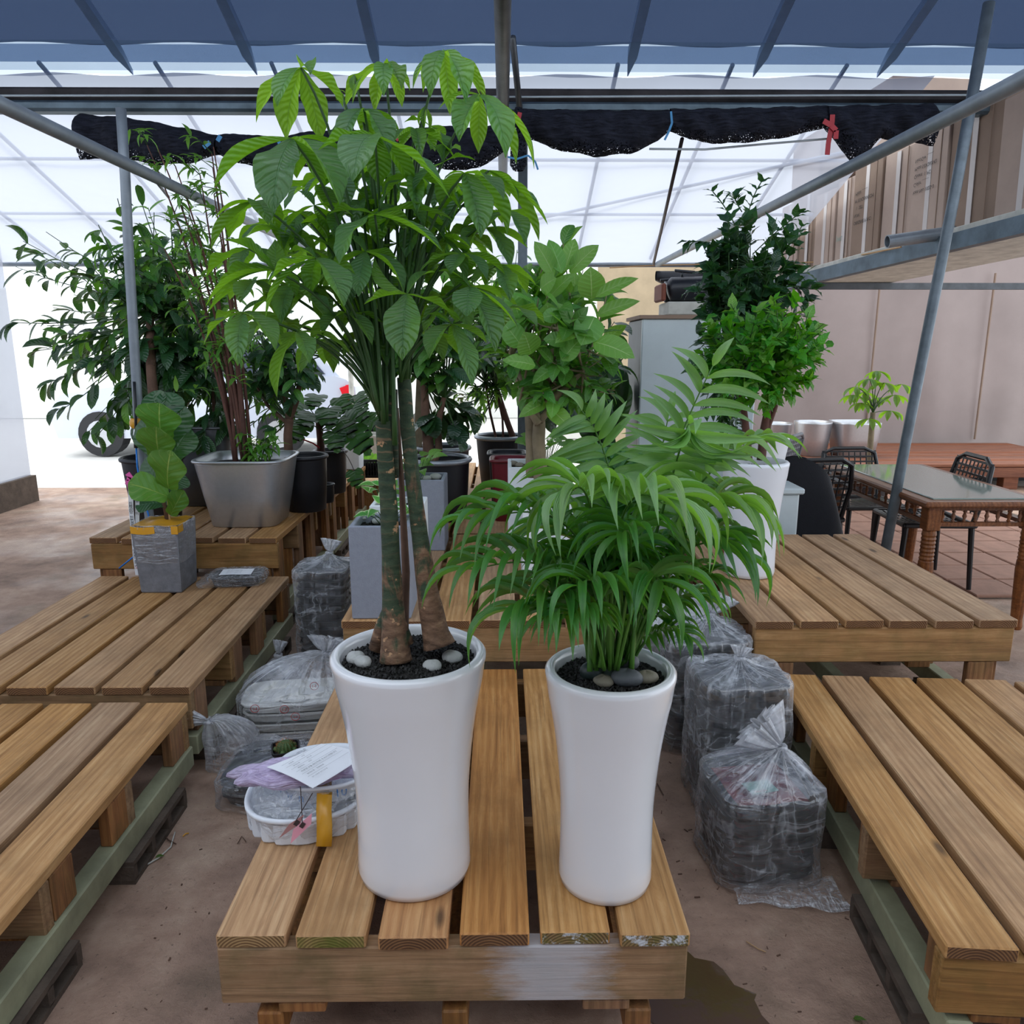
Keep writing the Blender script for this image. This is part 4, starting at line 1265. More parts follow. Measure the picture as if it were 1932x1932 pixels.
for i in range(16):      # bare stems near the soil
    x0 = random.uniform(1112, 1195)
    A, B = P(x0, 1264 + random.uniform(-6, 6), 1.56 + random.uniform(-.05, .05)), P(x0 + random.uniform(-25, 30), random.uniform(1060, 1150), 1.56 + random.uniform(-.06, .06))
    m = MB(); m.tube([p - c2 for p in bez(A, A.lerp(B, .5) + Vector((random.uniform(-.01, .01), 0, 0)), B, 6)], [.006, .0055, .005, .004, .0035, .003, .0025], 6)
    m.build('frond_stem', 'stem_palm', PM, smooth=True)
pb.flush(PM, c2)
GS = 'stones on the palm soil'
for i, (px, py, r, mt, sq, lab, dz) in enumerate((
    (1117, 1280, .022, 'pebble_dark', .95, 'dark green mottled stone at the left end of the palm stones', 0),
    (1150, 1280, .022, 'pebble_green', .6, 'flat green grey stone behind the small tan one', 0),
    (1139, 1291, .021, 'pebble_tan', .55, 'flat tan stone lowest at the pot edge', 0),
    (1183, 1270, .023, 'pebble_grey', .85, 'round grey stone resting high behind the big grey one', .012),
    (1182, 1291, .028, 'pebble_grey', .7, 'largest grey stone at the front of the palm stones', 0),
    (1219, 1286, .021, 'pebble_tan', .7, 'speckled tan stone at the right end of the palm stones', 0))):
    p = PZ(px, py + 6, PSZ + .003)
    p.z += dz + .006
    pebble(p, r, mt, lab, sq, 40 + i, GS, rz=random.uniform(-.4, .4))
# ------------------------------------------------------------------ trays, tubs and clear bags
def tray_prof(a, h, wall=.004):
    return [(a * .84, 0), (a * .88, .003), (a * .95, h - .008), (a, h - .005), (a, h), (a * .96, h + .001), (a * .94, h - .004), (a * .86, .008), (a * .3, .007)]
TRM = {}
def tray_mesh(a, asp, h, mat, inner=None):
    k = (a, asp, h, mat)
    if k not in TRM:
        m = MB(); m.lathe(tray_prof(a, h), 32, sq=(5.0, asp), cap0=True)
        m.add([(a * .3 * cos(2 * pi * j / 8), a * .3 * asp * sin(2 * pi * j / 8), .0075) for j in range(8)], [tuple(range(8))])
        TRM[k] = m.mesh('tray', mat, smooth=False)
    return TRM[k]
ORD = ['topmost', 'second', 'third', 'fourth', 'fifth', 'sixth', 'seventh', 'eighth', 'ninth', 'tenth', 'eleventh', 'twelfth', 'thirteenth', 'fourteenth']
def tray_stack(x, y, a, asp, n, pitch, mat, where, rz=0, group=None, z0=0.004, jit=.004, contents=None):
    me = tray_mesh(a, asp, pitch * .96, mat)
    for i in range(n):
        lab = ('%s %s tray from the top in %s' % (ORD[n - 1 - i], 'black' if 'black' in mat else 'white', where)) if i < n - 1 else 'topmost %s tray in %s' % ('black' if 'black' in mat else 'white', where)
        o = place('tray', me, Matrix.Translation((x + random.uniform(-jit, jit), y + random.uniform(-jit, jit), z0 + i * pitch)) @ Matrix.Rotation(rz + random.uniform(-.02, .02), 4, 'Z'))
        tag(o, lab, 'tray', group)
        if contents:
            c = MB(); c.grid(lambda u, v: ((u - .5) * a * 1.5, (v - .5) * a * 1.5 * asp, pitch * .62 + .004 * sin(9 * u + i) * cos(8 * v)), 5, 5)
            c.build('food_print', contents, o)

def bag(x, y, a, asp, h, label, film='bag_film', rz=0, knot=(0, 0), kh=.09, tuft=.07, seed=0, lean=(0, 0), flop=0.0, tdir=None):
    """clear bag round a stack: loose walls, gathered shoulder, knot, flared tuft"""
    rnd = random.Random(seed)
    t = empty('plastic_bag', (x, y, 0), rz, label, 'bag')
    n = 72
    ph = [rnd.uniform(0, 6.28) for _ in range(8)]
    def ring(s, z, amp, cx, cy, pl):
        out = []
        for j in range(n):
            th = 2 * pi * j / n
            cx_, cy_ = cos(th), sin(th)
            e = 5.0 if pl < .5 else 5.0 - 3.0 * min(1, (pl - .5) * 2)
            k = (abs(cx_) ** e + abs(cy_) ** e) ** (-1 / e)
            q = 1 + amp * (sin(7 * th + ph[0] + z * 23) * .5 + sin(13 * th + ph[1] - z * 31) * .35 + sin(23 * th + ph[2] + z * 17) * .3) + pl * .14 * (sin(17 * th + ph[3]) + .7 * sin(29 * th + ph[4]))
            zz = z + amp * .10 * sin(9 * th + ph[5])
            out.append((cx + a * s * k * cx_ * q, cy + a * s * asp * k * cy_ * q, max(.001, zz)))
        return out
    H = h
    kx, ky = knot
    rows = [ring(.98, .001, .02, 0, 0, 0), ring(1.06, .012, .035, 0, 0, 0)]
    k = max(3, int(h / .035))
    for i in range(1, k + 1):
        z = .012 + (H - .012) * i / k
        rows.append(ring(1.045 + rnd.uniform(-.012, .012), z, .028, 0, 0, 0))
    rows.append(ring(1.0, H + .012, .03, kx * .05, ky * .05, .1))
    for i in range(1, 9):
        t_ = i / 8
        s = 1.0 * (1 - t_) ** 1.1 + .05
        rows.append(ring(s, H + .012 + kh * (t_ ** 1.6) + flop * sin(pi * t_), .03, kx * t_, ky * t_, min(1, .3 + t_)))
    # tuft above the knot
    td = Vector(tdir) if tdir else Vector((0.2, 0.1, 1))
    td.normalize()
    for i in range(1, 6):
        t_ = i / 5
        s = .05 + .42 * (t_ ** .8) * (tuft / .09)
        rr = []
        sx = td.cross(Vector((0, 1, 0.01))).normalized(); sy = sx.cross(td)
        for j in range(n):
            th = 2 * pi * j / n
            q = s * a * (1 + .35 * sin(11 * th + ph[6]) + .25 * sin(19 * th + ph[7]))
            q *= (.35 if False else 1)
            p = Vector((kx, ky, H + .012 + kh)) + td * (tuft * 1.3 * t_) + sx * cos(th) * q + sy * sin(th) * q * .4
            rr.append(tuple(p))
        rows.append(rr)
    m = MB()
    nr_ = len(rows)
    vv = [0.5 * i / k for i in range(k + 2)] ; vv = vv[:k + 2]
    vv += [0.5 + 0.5 * (i + 1) / (nr_ - len(vv)) for i in range(nr_ - len(vv))]
    vs = [p for r in rows for p in r]
    fs, uv = [], []
    for i in range(nr_ - 1):
        for j in range(n):
            fs.append((i * n + j, i * n + (j + 1) % n, (i + 1) * n + (j + 1) % n, (i + 1) * n + j))
            uv.append([(j / n, vv[i]), ((j + 1) / n, vv[i]), ((j + 1) / n, vv[i + 1]), (j / n, vv[i + 1])])
    m.add(vs, fs, uv)
    m.build('film', film, t, smooth=True)
    kn = MB(); kn.tube([(kx + .014 * cos(q), ky + .014 * sin(q), H + .010 + kh + .003 * sin(3 * q)) for q in [2 * pi * i / 12 for i in range(12)]], .007, 6, closed=True)
    kn.build('knot', 'bag_film_milky', t, smooth=True)
    return t

random.seed(3)
# right aisle, from the camera outwards
tray_stack(.765, 2.10, .143, .98, 8, .033, 'tray_black', 'the tied bag nearest the camera', rz=.12, group='black trays stacked in clear bags', contents='meat_red')
bag(.765, 2.10, .150, .98, .275, 'clear knotted bag nearest the camera, its gathered top standing up', rz=.12, knot=(.07, .02), kh=.075, tuft=.085, seed=1, tdir=(-.7, .1, .75), flop=.02)
tray_stack(.800, 2.47, .145, .95, 12, .037, 'tray_black', 'the second bag from the camera', rz=.04, group='black trays stacked in clear bags')
bag(.800, 2.47, .151, .95, .447, 'clear bag round the tall stack of black trays behind the nearest bag', rz=.04, knot=(.0, .0), kh=.045, tuft=.03, seed=2)
tray_stack(.775, 2.86, .150, .9, 12, .037, 'tray_black', 'the third bag from the camera', group='black trays stacked in clear bags')
bag(.775, 2.86, .157, .9, .447, 'clear bag with a looped knot round the third stack of black trays', knot=(.03, .02), kh=.055, tuft=.07, seed=3, tdir=(.5, 0, 1))
tray_stack(.765, 3.26, .158, .95, 8, .047, 'tray_white', 'the milky bag beside the right raised pallet', group='white trays stacked in a bag')
bag(.765, 3.26, .165, .95, .38, 'milky bag with red print round white trays beside the right pallet', film='bag_film_milky', knot=(.02, .1), kh=.10, tuft=.04, seed=4)
# green lid label in the nearest bag
lb = MB(); lb.box((0, 0, 0), (.085, .06, .002))
o = lb.build('lid_label', 'ink_green', loc=(.745, 2.04, .283), rz=.25); tag(o, 'pale green printed card lying inside the nearest clear bag', 'card')
text_mesh('FRESH', .014, 'ink_red', Matrix.Translation((-.03, -.026, .0015)), o)
# loose film skirt of the nearest bag on the ground
sk = MB(); sk.grid(lambda u, v: (-.13 + .30 * u, -.145 - .10 * v * (.4 + .8 * u), .004 + .012 * sin(8 * u + 3 * v) ** 2 + .02 * (1 - v)), 24, 6)
o = sk.build('film_skirt', 'bag_film', bpy.data.objects['plastic_bag'], smooth=True)

# left aisle
tray_stack(-.90, 3.76, .125, .95, 11, .041, 'tray_black', 'the tall bag beside the grey planter', group='black trays in the left tall bag')
bag(-.90, 3.76, .133, .95, .455, 'clear bag round the tall stack of black trays in the left aisle', knot=(.03, .0), kh=.06, tuft=.05, seed=5)
bag(-1.0, 3.34, .085, 1.0, .10, 'small crumpled empty clear bag at the foot of the tall stack', film='bag_film_milky', knot=(-.02, -.03), kh=.06, tuft=.05, seed=15)
tray_stack(-.85, 2.95, .200, .62, 4, .040, 'tray_white', 'the bag with red stamps', rz=.12, group='white trays in the stamped bag')
bg1 = bag(-.85, 2.95, .207, .64, .175, 'big clear bag with round red stamps over white trays in the left aisle', rz=.12, knot=(.12, .09), kh=.10, tuft=.05, seed=6, flop=.06)
for (x, y, z) in ((-.02, -.155, .16), (.02, -.158, .128), (-.13, -.155, .17), (.09, -.10, .225)):
    s = MB(); s.tube([(x + .016 * cos(q), y + .002, z + .016 * sin(q)) for q in [2 * pi * i / 20 for i in range(20)]], .0012, 4, closed=True)
    s.tube([(x - .006, y + .001, z + .004), (x - .006, y + .001, z - .005), (x, y + .001, z - .001), (x + .006, y + .001, z - .005), (x + .006, y + .001, z + .005)], .0012, 4)
    s.build('red_stamp', 'ink_red', bg1)
bag(-1.02, 2.68, .085, .9, .10, 'clear bag tied at its side, slumped against the left pallet', film='bag_film_milky', knot=(-.06, -.05), kh=.085, tuft=.055, seed=7, flop=.05, tdir=(-1, -.2, .3))
tray_stack(-.80, 2.52, .17, .95, 2, .045, 'tray_black', 'the flat film wrap by the cactus', rz=-.05, group='black trays under film by the cactus')
bag(-.80, 2.52, .180, .97, .092, 'clear film wrap over low black trays on the ground behind the cactus', film='wrap_film', rz=-.05, knot=(.06, .1), kh=.004, tuft=.01, seed=8)

# white tubs in film on the front bench, lilac parcel, tape, paper, tags
tb = Vector((-.51, 1.815, FZ))
t = empty('tub', tb, .15, 'lower wide white lidless tub with many compartments in clear film on the front bench', 'tub')
m = MB(); m.lathe([(.118, 0), (.126, .004), (.142, .060), (.151, .065), (.151, .074), (.144, .076), (.137, .070), (.12, .010), (.02, .008)], 48, cap0=True, sq=(2.4, .9)); m.build('bowl', 'tub_white', t, smooth=True)
for k in range(9):
    a = -2.9 + k * .33
    s = MB(); s.lathe([(.032, .0), (.034, .003), (.037, .054), (.039, .058)], 16, cap0=True, sq=(4, .8), c=(.112 * cos(a), .10 * sin(a), .001)); s.build('side_cup', 'tub_white', t)
t2 = empty('tub', tb + Vector((.045, .012, .080)), .15, 'upper white tub marked 10 in blue under the lilac parcel', 'tub')
m = MB(); m.lathe([(.095, 0), (.10, .004), (.115, .046), (.122, .05), (.122, .057), (.116, .058), (.109, .052), (.099, .010), (.02, .008)], 48, cap0=True, sq=(2.4, .9)); m.build('bowl', 'tub_white', t2, smooth=True)
for (tx, a, zz) in (('10', -1.16, .022), ('w', -2.3, .018), ('n', -2.0, .016), ('10', -2.7, .02)):
    r_ = .1185
    x, y = r_ * cos(a), r_ * .9 * sin(a)
    Mx = Matrix.Translation((x * 1.0, y * 1.0, zz)) @ Matrix.Rotation(a + pi / 2, 4, 'Z') @ Matrix.Rotation(radians(84), 4, 'X')
    text_mesh(tx, .034, 'ink_blue', Mx, t2, align='CENTER')
# film drawn round the tubs
fm = MB()
def filmtub(u, v):
    th = 2 * pi * u
    k = (abs(cos(th)) ** 2.4 + abs(sin(th)) ** 2.4) ** (-1 / 2.4)
    tab = [(0, .120), (.15, .143), (.4, .155), (.6, .140), (.8, .125), (1, .06)]
    r_ = interp(tab, v) * (1 + .03 * sin(9 * th + 8 * v) + .02 * sin(23 * th))
    return (r_ * k * cos(th) + .03 * v, r_ * .92 * k * sin(th) + .01 * v, .002 + .145 * v + .004 * sin(13 * th))
fm.grid(filmtub, 60, 12)
tag(fm.build('film_wrap', 'wrap_film', loc=tb, rz=.15, smooth=True), 'crinkled clear film drawn round both white tubs', 'film')
# lilac parcel
lp_ = MB()
def lil(u, v):
    th = 2 * pi * u; q = v
    rx = .168 + .016 * sin(3 * th + 1) + .012 * sin(7 * th); ry = .062 + .006 * cos(4 * th)
    e = sin(pi * q) ** .7
    return (rx * e * cos(th) * (1 + .04 * sin(11 * th)), ry * e * sin(th), -.016 * cos(pi * q) + .006 * sin(9 * th + 5 * q) * e)
lp_.grid(lil, 48, 12)
o = lp_.build('wrapped_parcel', 'bag_film_lilac', loc=tb + Vector((-.010, -.045, .150)), rz=.10, smooth=True)
tag(o, 'flat lilac parcel in clear film lying on the white tubs', 'parcel')
inner = MB(); inner.lathe([(.0001, -.012), (.10, -.010), (.13, -.006), (.13, .002), (.09, .008), (.0001, .009)], 28, sq=(2.6, .38)); 
mi = simple('lilac', '#b993bd', .6)
inner.build('lilac_sheet', 'lilac', o)
# yellow tape band over tubs
tp = MB()
path = [P(612, 1474, 1.80), P(612, 1500, 1.715), P(611, 1530, 1.695), P(612, 1556, 1.672), P(612, 1580, 1.664), P(611, 1597, 1.668)]
path[0].z += .004
w = .0185
vs = []
for i, p in enumerate(path):
    for s in (-1, 1): vs.append((p.x + s * w, p.y - .001 * (s > 0), p.z))
for i, p in enumerate(path):
    for s in (-1, 1): vs.append((p.x + s * w, p.y + .0012, p.z))
n_ = len(path)
fs = [(2 * i, 2 * i + 1, 2 * i + 3, 2 * i + 2) for i in range(n_ - 1)] + [(2 * n_ + 2 * i, 2 * n_ + 2 * i + 2, 2 * n_ + 2 * i + 3, 2 * n_ + 2 * i + 1) for i in range(n_ - 1)]
fs += [(2 * i, 2 * i + 2, 2 * n_ + 2 * i + 2, 2 * n_ + 2 * i) for i in range(n_ - 1)] + [(2 * i + 1, 2 * n_ + 2 * i + 1, 2 * n_ + 2 * i + 3, 2 * i + 3) for i in range(n_ - 1)]
tp.add(vs, fs)
tag(tp.build('tape_band', 'yellow_tape', smooth=True), 'wide yellow tape band down the front of the white tubs', 'tape')
# delivery sheet
q = [P(503, 1447, 1.76), P(590, 1487, 1.62), P(688, 1428, 1.70), P(606, 1403, 1.85)]
for p, z in zip(q, (.535, .530, .535, .545)):
    pass
zc = .528
q = [PZ(503, 1447, zc), PZ(590, 1487, zc), PZ(690, 1424, zc), PZ(606, 1403, zc)]
A, B, C, D_ = q
ps = MB()
def sheetfn(u, v):
    p = (A * (1 - u) + B * u) * (1 - v) + (D_ * (1 - u) + C * u) * v
    return (p.x - A.x, p.y - A.y, .004 * sin(pi * u) - .003 * sin(pi * v))
ps.grid(sheetfn, 8, 8)
ps.grid(lambda u, v: tuple(Vector(sheetfn(1 - u, v)) - Vector((0, 0, .0006))), 8, 8)
so = ps.build('delivery_note', 'paper', loc=(A.x, A.y, zc))
tag(so, 'printed white delivery note lying on the lilac parcel', 'paper')
# print: lines run along the B-to-C direction
ex = (C - B); Lx = ex.length; ex.normalize(); ey = UPV.cross(ex)
def onsheet(a, b, size, body, mat='ink'):
    o_ = B + ex * (Lx * a) + ey * ((A - B).length * b)
    M = Matrix.Translation(Vector((o_.x - A.x, o_.y - A.y, .0066))) @ Matrix((ex, ey, UPV)).transposed().to_4x4()
    text_mesh(body, size, mat, M, so)
onsheet(.46, .84, .0085, '인 수 증')
onsheet(.20, .72, .0058, '상품명 :              수량')
onsheet(.20, .62, .0058, '보내는분              받는분')
onsheet(.20, .52, .0058, '배달장소        전화')
onsheet(.16, .40, .0075, '리본문구를 확인하여 주시기 바랍니다', 'ink_black')
onsheet(.16, .28, .0065, '보내는분 :  전화번호', 'ink_black')
onsheet(.14, .16, .0050, '상기 상품을 정히 인수함')
ln = MB()
for b in (.23, .35, .47, .58, .68, .78):
    o_ = B + ex * (Lx * .12) + ey * ((A - B).length * b); e_ = o_ + ex * Lx * .76
    ln.add([(o_.x - A.x, o_.y - A.y, .0062), (e_.x - A.x, e_.y - A.y, .0062), (e_.x - A.x + ey.x * .0006, e_.y - A.y + ey.y * .0006, .0062), (o_.x - A.x + ey.x * .0006, o_.y - A.y + ey.y * .0006, .0062)], [(0, 1, 2, 3)])
ln.build('ruled_lines', 'ink', so)
# two tags on dark strings
for (cs, mt, lab, st) in ((((548, 1592), (553, 1566), (588, 1535), (587, 1555)), 'pink_card', 'pink folded card hanging in front of the white tubs', (567, 1484)),
                      (((526, 1582), (545, 1556), (574, 1537), (566, 1554)), 'brown_card', 'brown card hanging in front of the white tubs left of the pink one', (590, 1496))):
    dd = 1.655 if mt == 'pink_card' else 1.66
    pp = [P(x, y_, dd) for x, y_ in cs]
    m = MB(); o_ = pp[0]
    m.add([p - o_ for p in pp] + [p - o_ + Vector((0, .002, 0)) for p in pp], [(0, 1, 2, 3), (7, 6, 5, 4), (0, 4, 5, 1), (1, 5, 6, 2), (2, 6, 7, 3), (3, 7, 4, 0)])
    c_ = m.build('gift_tag', mt, loc=o_); tag(c_, lab, 'tag')
    top = P(st[0], st[1], 1.70); ce = (pp[1] + pp[2]) * .5
    s = MB(); s.tube([ce - o_, top - o_], .0013, 5); s.build('string', 'wire_dark', c_)
    s = MB(); s.box(tuple(ce - o_ + Vector((0, -.001, -.008))), (.010, .003, .014), M=Matrix.Rotation(.6, 3, 'Y')); s.build('clip', 'wire_dark', c_)
# cactus in a black nursery pot set in a white paper cup
cc = Vector((P(541, 1440, 2.42).x, 2.42, 0))
cu = MB(); cu.lathe([(.026, 0), (.028, .002), (.036, .052), (.038, .054), (.037, .056), (.034, .05), (.027, .004)], 28, cap0=True)
tag(cu.build('paper_cup', 'tub_white', loc=(cc.x, cc.y, .112), smooth=True), 'white cup under the small cactus', 'cup')
ct = empty('potted_cactus', (cc.x, cc.y, .150), .3, 'small spiny cactus in a square black nursery pot', 'cactus')
m = MB(); m.lathe([(.028, 0), (.032, .002), (.043, .050), (.047, .052), (.047, .059), (.042, .059), (.040, .048), (.03, .03)], 32, sq=(6, 1), cap0=True); m.build('pot', 'black_plastic', ct)
soil_disc(.039, .046, parent=ct, granules=80, gr=.002)
m = MB()
def cac(u, v):
    th = 2 * pi * u; ph_ = pi * v * .5
    r_ = .030 * cos(ph_) ** .6 * (1 + .10 * cos(13 * th))
    return (r_ * cos(th), r_ * sin(th), .046 + .034 * sin(ph_))
m.grid(cac, 78, 8); m.build('body', 'cactus_green', ct, smooth=True)
m = MB()
for i in range(13):
    for k in range(6):
        a = 2 * pi * i / 13; v = .08 + .15 * k
        p = Vector(cac(i / 13, v)); nrm = (p - Vector((0, 0, .04))).normalized()
        for s in range(4):
            d = (nrm + Vector([random.uniform(-.8, .8) for _ in range(3)])).normalized() * random.uniform(.007, .014)
            m.add([p, p + d, p + Vector((.0006, .0004, 0))], [(0, 1, 2)])
m.build('spines', 'spine', ct)['kind'] = 'stuff'
for k in range(5):
    a = k * 1.3 + .5; m = MB(); m.lathe([(.0001, 0), (.007, .003), (.009, .009), (.006, .015), (.0001, .017)], 10, c=(.033 * cos(a), .033 * sin(a), .046)); m.build('offset_pup', 'cactus_green', ct, smooth=True)
# wrapped black tray on the left pallet
wt = PZ(450, 1098, .352)
tr = place('tray', tray_mesh(.125, .75, .045, 'tray_black'), Matrix.Translation((wt.x, wt.y, .352)) @ Matrix.Rotation(.12, 4, 'Z'))
tag(tr, 'single black tray wrapped in film on the left pallet', 'tray')
fb = MB()
def fw(u, v):
    th = 2 * pi * u; k = (abs(cos(th)) ** 5 + abs(sin(th)) ** 5) ** (-.2)
    tab = [(0, .12), (.1, .138), (.6, .138), (.75, .12), (1, .001)]
    r_ = interp(tab, v) * (1 + .03 * sin(13 * th + 4 * v) + .02 * sin(29 * th))
    if v < .3 and 2.5 < th < 3.9: r_ *= 1.35
    return (r_ * k * cos(th), r_ * .78 * k * sin(th), .001 + min(.052, .085 * v) + .002 * sin(21 * th + 9 * v) * v * (1 - v))
fb.grid(fw, 72, 12)
tag(fb.build('film_wrap', 'wrap_film', loc=(wt.x, wt.y, .352), rz=.12, smooth=True), 'clear film round the single black tray on the left pallet', 'film')
nt = MB(); nt.grid(lambda u, v: ((u - .5) * .155, (v - .5) * .105, .0015 * sin(5 * u)), 4, 4); nt.grid(lambda u, v: ((.5 - u) * .155, (v - .5) * .105, .0015 * sin(5 * (1 - u)) - .0006), 4, 4)
o = nt.build('delivery_note', 'paper', loc=(wt.x + .0, wt.y - .01, .352 + .058), rz=.12)
tag(o, 'white printed note on the wrapped black tray', 'paper')
for k in range(4): text_mesh('배달 확인서 상품명 수량' if k else '인 수 증', .0075, 'ink', Matrix.Translation((-.05, .03 - .02 * k, .002)), o)
# ------------------------------------------------------------------ generic foliage
UPV = Vector((0, 0, 1))
def crown(root, off, bag, centre, rad, tips, per, shape, mats, size, asp, from_pt, bark='stem_green', br=.004, droop=.35, spread=1.0, shell=.55, bow=(.05, .1, .16), fold=.12, nv=6, nu=2, wave=0, both=True, zb=0.0, name='branches'):
    """leafy rosettes at branch tips spread through an ellipsoid"""
    m = MB()
    cx, cy, cz = centre
    for i in range(tips):
        while True:
            q = Vector([random.uniform(-1, 1) for _ in range(3)])
            if shell < q.length <= 1: break
        tip = Vector((cx + q.x * rad[0], cy + q.y * rad[1], cz + q.z * rad[2]))
        f0 = from_pt[random.randrange(len(from_pt))] if isinstance(from_pt, list) else from_pt
        c = f0.lerp(tip, .5) + Vector((0, 0, -.12 * (tip - f0).length + zb))
        pts = bez(f0, c, tip, 5)
        m.tube([p - off for p in pts], [br * 1.6, br * 1.4, br * 1.2, br, br * .8, br * .6], 5, cap=False)
        d = (pts[-1] - pts[-2]).normalized()
        outd = Vector((q.x * rad[0], q.y * rad[1], q.z * rad[2] * .6)).normalized()
        for k in range(per):
            t = random.uniform(.5, 1) if both else 1
            j = min(4, int(t * 5)); p0 = pts[j].lerp(pts[j + 1], t * 5 - j) if t < 1 else pts[-1]
            a = 2.4 * k + random.uniform(-.4, .4)
            s1 = d.orthogonal().normalized(); s2 = d.cross(s1)
            dv = (s1 * cos(a) + s2 * sin(a)) * spread + d * .55 + outd * .45 + UPV * .15
            dv.normalize()
            L = size * random.uniform(.7, 1.15)
            e = p0 + dv * L + Vector((0, 0, -L * droop * random.uniform(.4, 1.3)))
            dd = e - p0
            me = leaf_mesh(shape, random.choice(mats), random.choice(bow), fold, nv, wave, 0, 0, nu)
            upn = UPV + outd * .5 + Vector((0, -.25, 0)) + Vector([random.uniform(-.35, .35) for _ in range(3)])
            bag.put(me, orient(p0 - off, dd, upn, L * asp, L, L), root)
    o = m.build(name, bark, root, smooth=True); o['kind'] = 'stuff'
    return o

def round_pot(parent, r0, r1, h, mat, rim=None, rimr=.012, n=40, sq=None, name='pot', soil=.05, inner=True):
    m = MB()
    prof = [(r0 * .93, 0), (r0, .006), (r0 + (r1 - r0) * .5, h * .5), (r1 - .006, h - .02), (r1 - .004, h - .002), (r1 - .018, h - .004), (r1 - .022, h - soil - .02)]
    m.lathe(prof, n, cap0=True, sq=sq)
    m.build(name, mat, parent, smooth=True)
    if rim:
        m = MB()
        if sq is None:
            m.tube([((r1 - .004) * cos(2 * pi * i / n), (r1 - .004) * sin(2 * pi * i / n), h - .004) for i in range(n)], rimr, 8, closed=True)
        else:
            m.lathe([(r1 - .018, h - .012), (r1 + .004, h - .012), (r1 + .008, h - .004), (r1 + .004, h + .003), (r1 - .012, h + .003), (r1 - .018, h - .004)], n, sq=sq)
        m.build('rim', rim, parent, smooth=True)
    s = MB()
    a = r1 - .020
    e = sq if sq else (2.0, 1)
    rings = [(.0001, h - soil + .006), (a * .5, h - soil + .005), (a, h - soil)]
    s.lathe(rings, n, sq=sq)
    o = s.build('soil', 'soil', parent); o['kind'] = 'stuff'

random.seed(31)
# ------------------------------------------------------------------ fiddle leaf fig in a wrapped concrete planter (left bench)
fp = P(320, 1100, 3.76); fp.z = .35
ff = empty('potted_fiddle_fig', (fp.x, fp.y, .35), 0, 'young fiddle leaf fig in a square concrete planter sealed with yellow tape', 'potted plant')
m = MB()
W0, W1, HH = .098, .112, .335
def rg(a, z): return [(-a, -a, z), (a, -a, z), (a, a, z), (-a, a, z)]
vs = rg(W0 - .004, 0) + rg(W0, .006) + rg(W1, HH - .004) + rg(W1 - .004, HH) + rg(W1 - .018, HH) + rg(W1 - .02, HH - .03)
fs = [(k * 4 + j, k * 4 + (j + 1) % 4, (k + 1) * 4 + (j + 1) % 4, (k + 1) * 4 + j) for k in range(5) for j in range(4)] + [(3, 2, 1, 0), (20, 21, 22, 23)]
m.add(vs, fs); m.build('pot', 'concrete_pot', ff)
m = MB()
def film4(u, v):
    th = 2 * pi * u + pi / 4; k = (abs(cos(th)) ** 14 + abs(sin(th)) ** 14) ** (-1 / 14)
    z = HH - .185 + .192 * v; a = (W0 + (W1 - W0) * z / HH + .003 + .0015 * sin(31 * th + 20 * v)) 
    return (a * k * cos(th), a * k * sin(th), z + .003 * sin(5 * th) * (1 - v))
m.grid(film4, 96, 10); m.build('film', 'wrap_film', ff, smooth=True)
m = MB()
m.grid(lambda u, v: ((u - .5) * 2 * W1 * .99, (v - .5) * 2 * W1 * .99, HH + .004 + .016 * exp_(u, v) + .003 * sin(14 * u + 9 * v)), 14, 14) if False else m.grid(lambda u, v: ((u - .5) * 2 * W1, (v - .5) * 2 * W1, HH + .004 + .018 * max(0, 1 - 3.2 * sqrt((u - .5) ** 2 + (v - .5) ** 2)) + .004 * sin(14 * u) * cos(9 * v)), 14, 14)
m.grid(lambda u, v: (-W1 + .0 + .115 * u, -W1 - .0035, HH + .004 - .035 * v - .006 * sin(3 * u)), 6, 2)
m.grid(lambda u, v: (W1 - .03 + .033 * u, -W1 - .0035, HH + .004 - .04 * v), 3, 2)
m.grid(lambda u, v: (W1 + .0035, -W1 + .06 * u, HH + .004 - .035 * v), 3, 2)
m.build('tape_cover', 'yellow_tape', ff, smooth=True)
st = [Vector((.02, 0, HH)), Vector((.012, -.005, HH + .10)), Vector((.0, .0, HH + .22)), Vector((-.01, .0, HH + .46))]
m = MB(); m.tube(st, [.011, .009, .007, .004], 10); m.build('stem', 'bark_brown', ff, smooth=True)
m = MB(); m.tube([(.032, -.004, HH), (.033, -.006, HH + .13)], .0045, 8); m.build('support_stick', 'stick_wood', ff)
def fleaf(a, b, w, up, mat='leaf_fiddle'):
    A, B = P(*a), P(*b)
    leaf_at(ff, leaf_mesh('fiddle', mat, .08, .10, 12, .08, 0, 0, 6), A, A + (B - A) * 1.12, w * 1.2, Vector(up), off=fp)
for a, b, w, up in (((306, 826, 3.72), (302, 768, 3.66), .185, (0, -1, .3)), ((304, 868, 3.70), (296, 812, 3.62), .155, (0, -1, .2)), ((318, 922, 3.66), (322, 858, 3.60), .165, (-.1, -1, .2)),
                    ((318, 938, 3.68), (250, 915, 3.60), .130, (0, -.8, .6)), ((322, 972, 3.70), (344, 930, 3.66), .085, (.2, -1, .1))):
    fleaf(a, b, w, up)
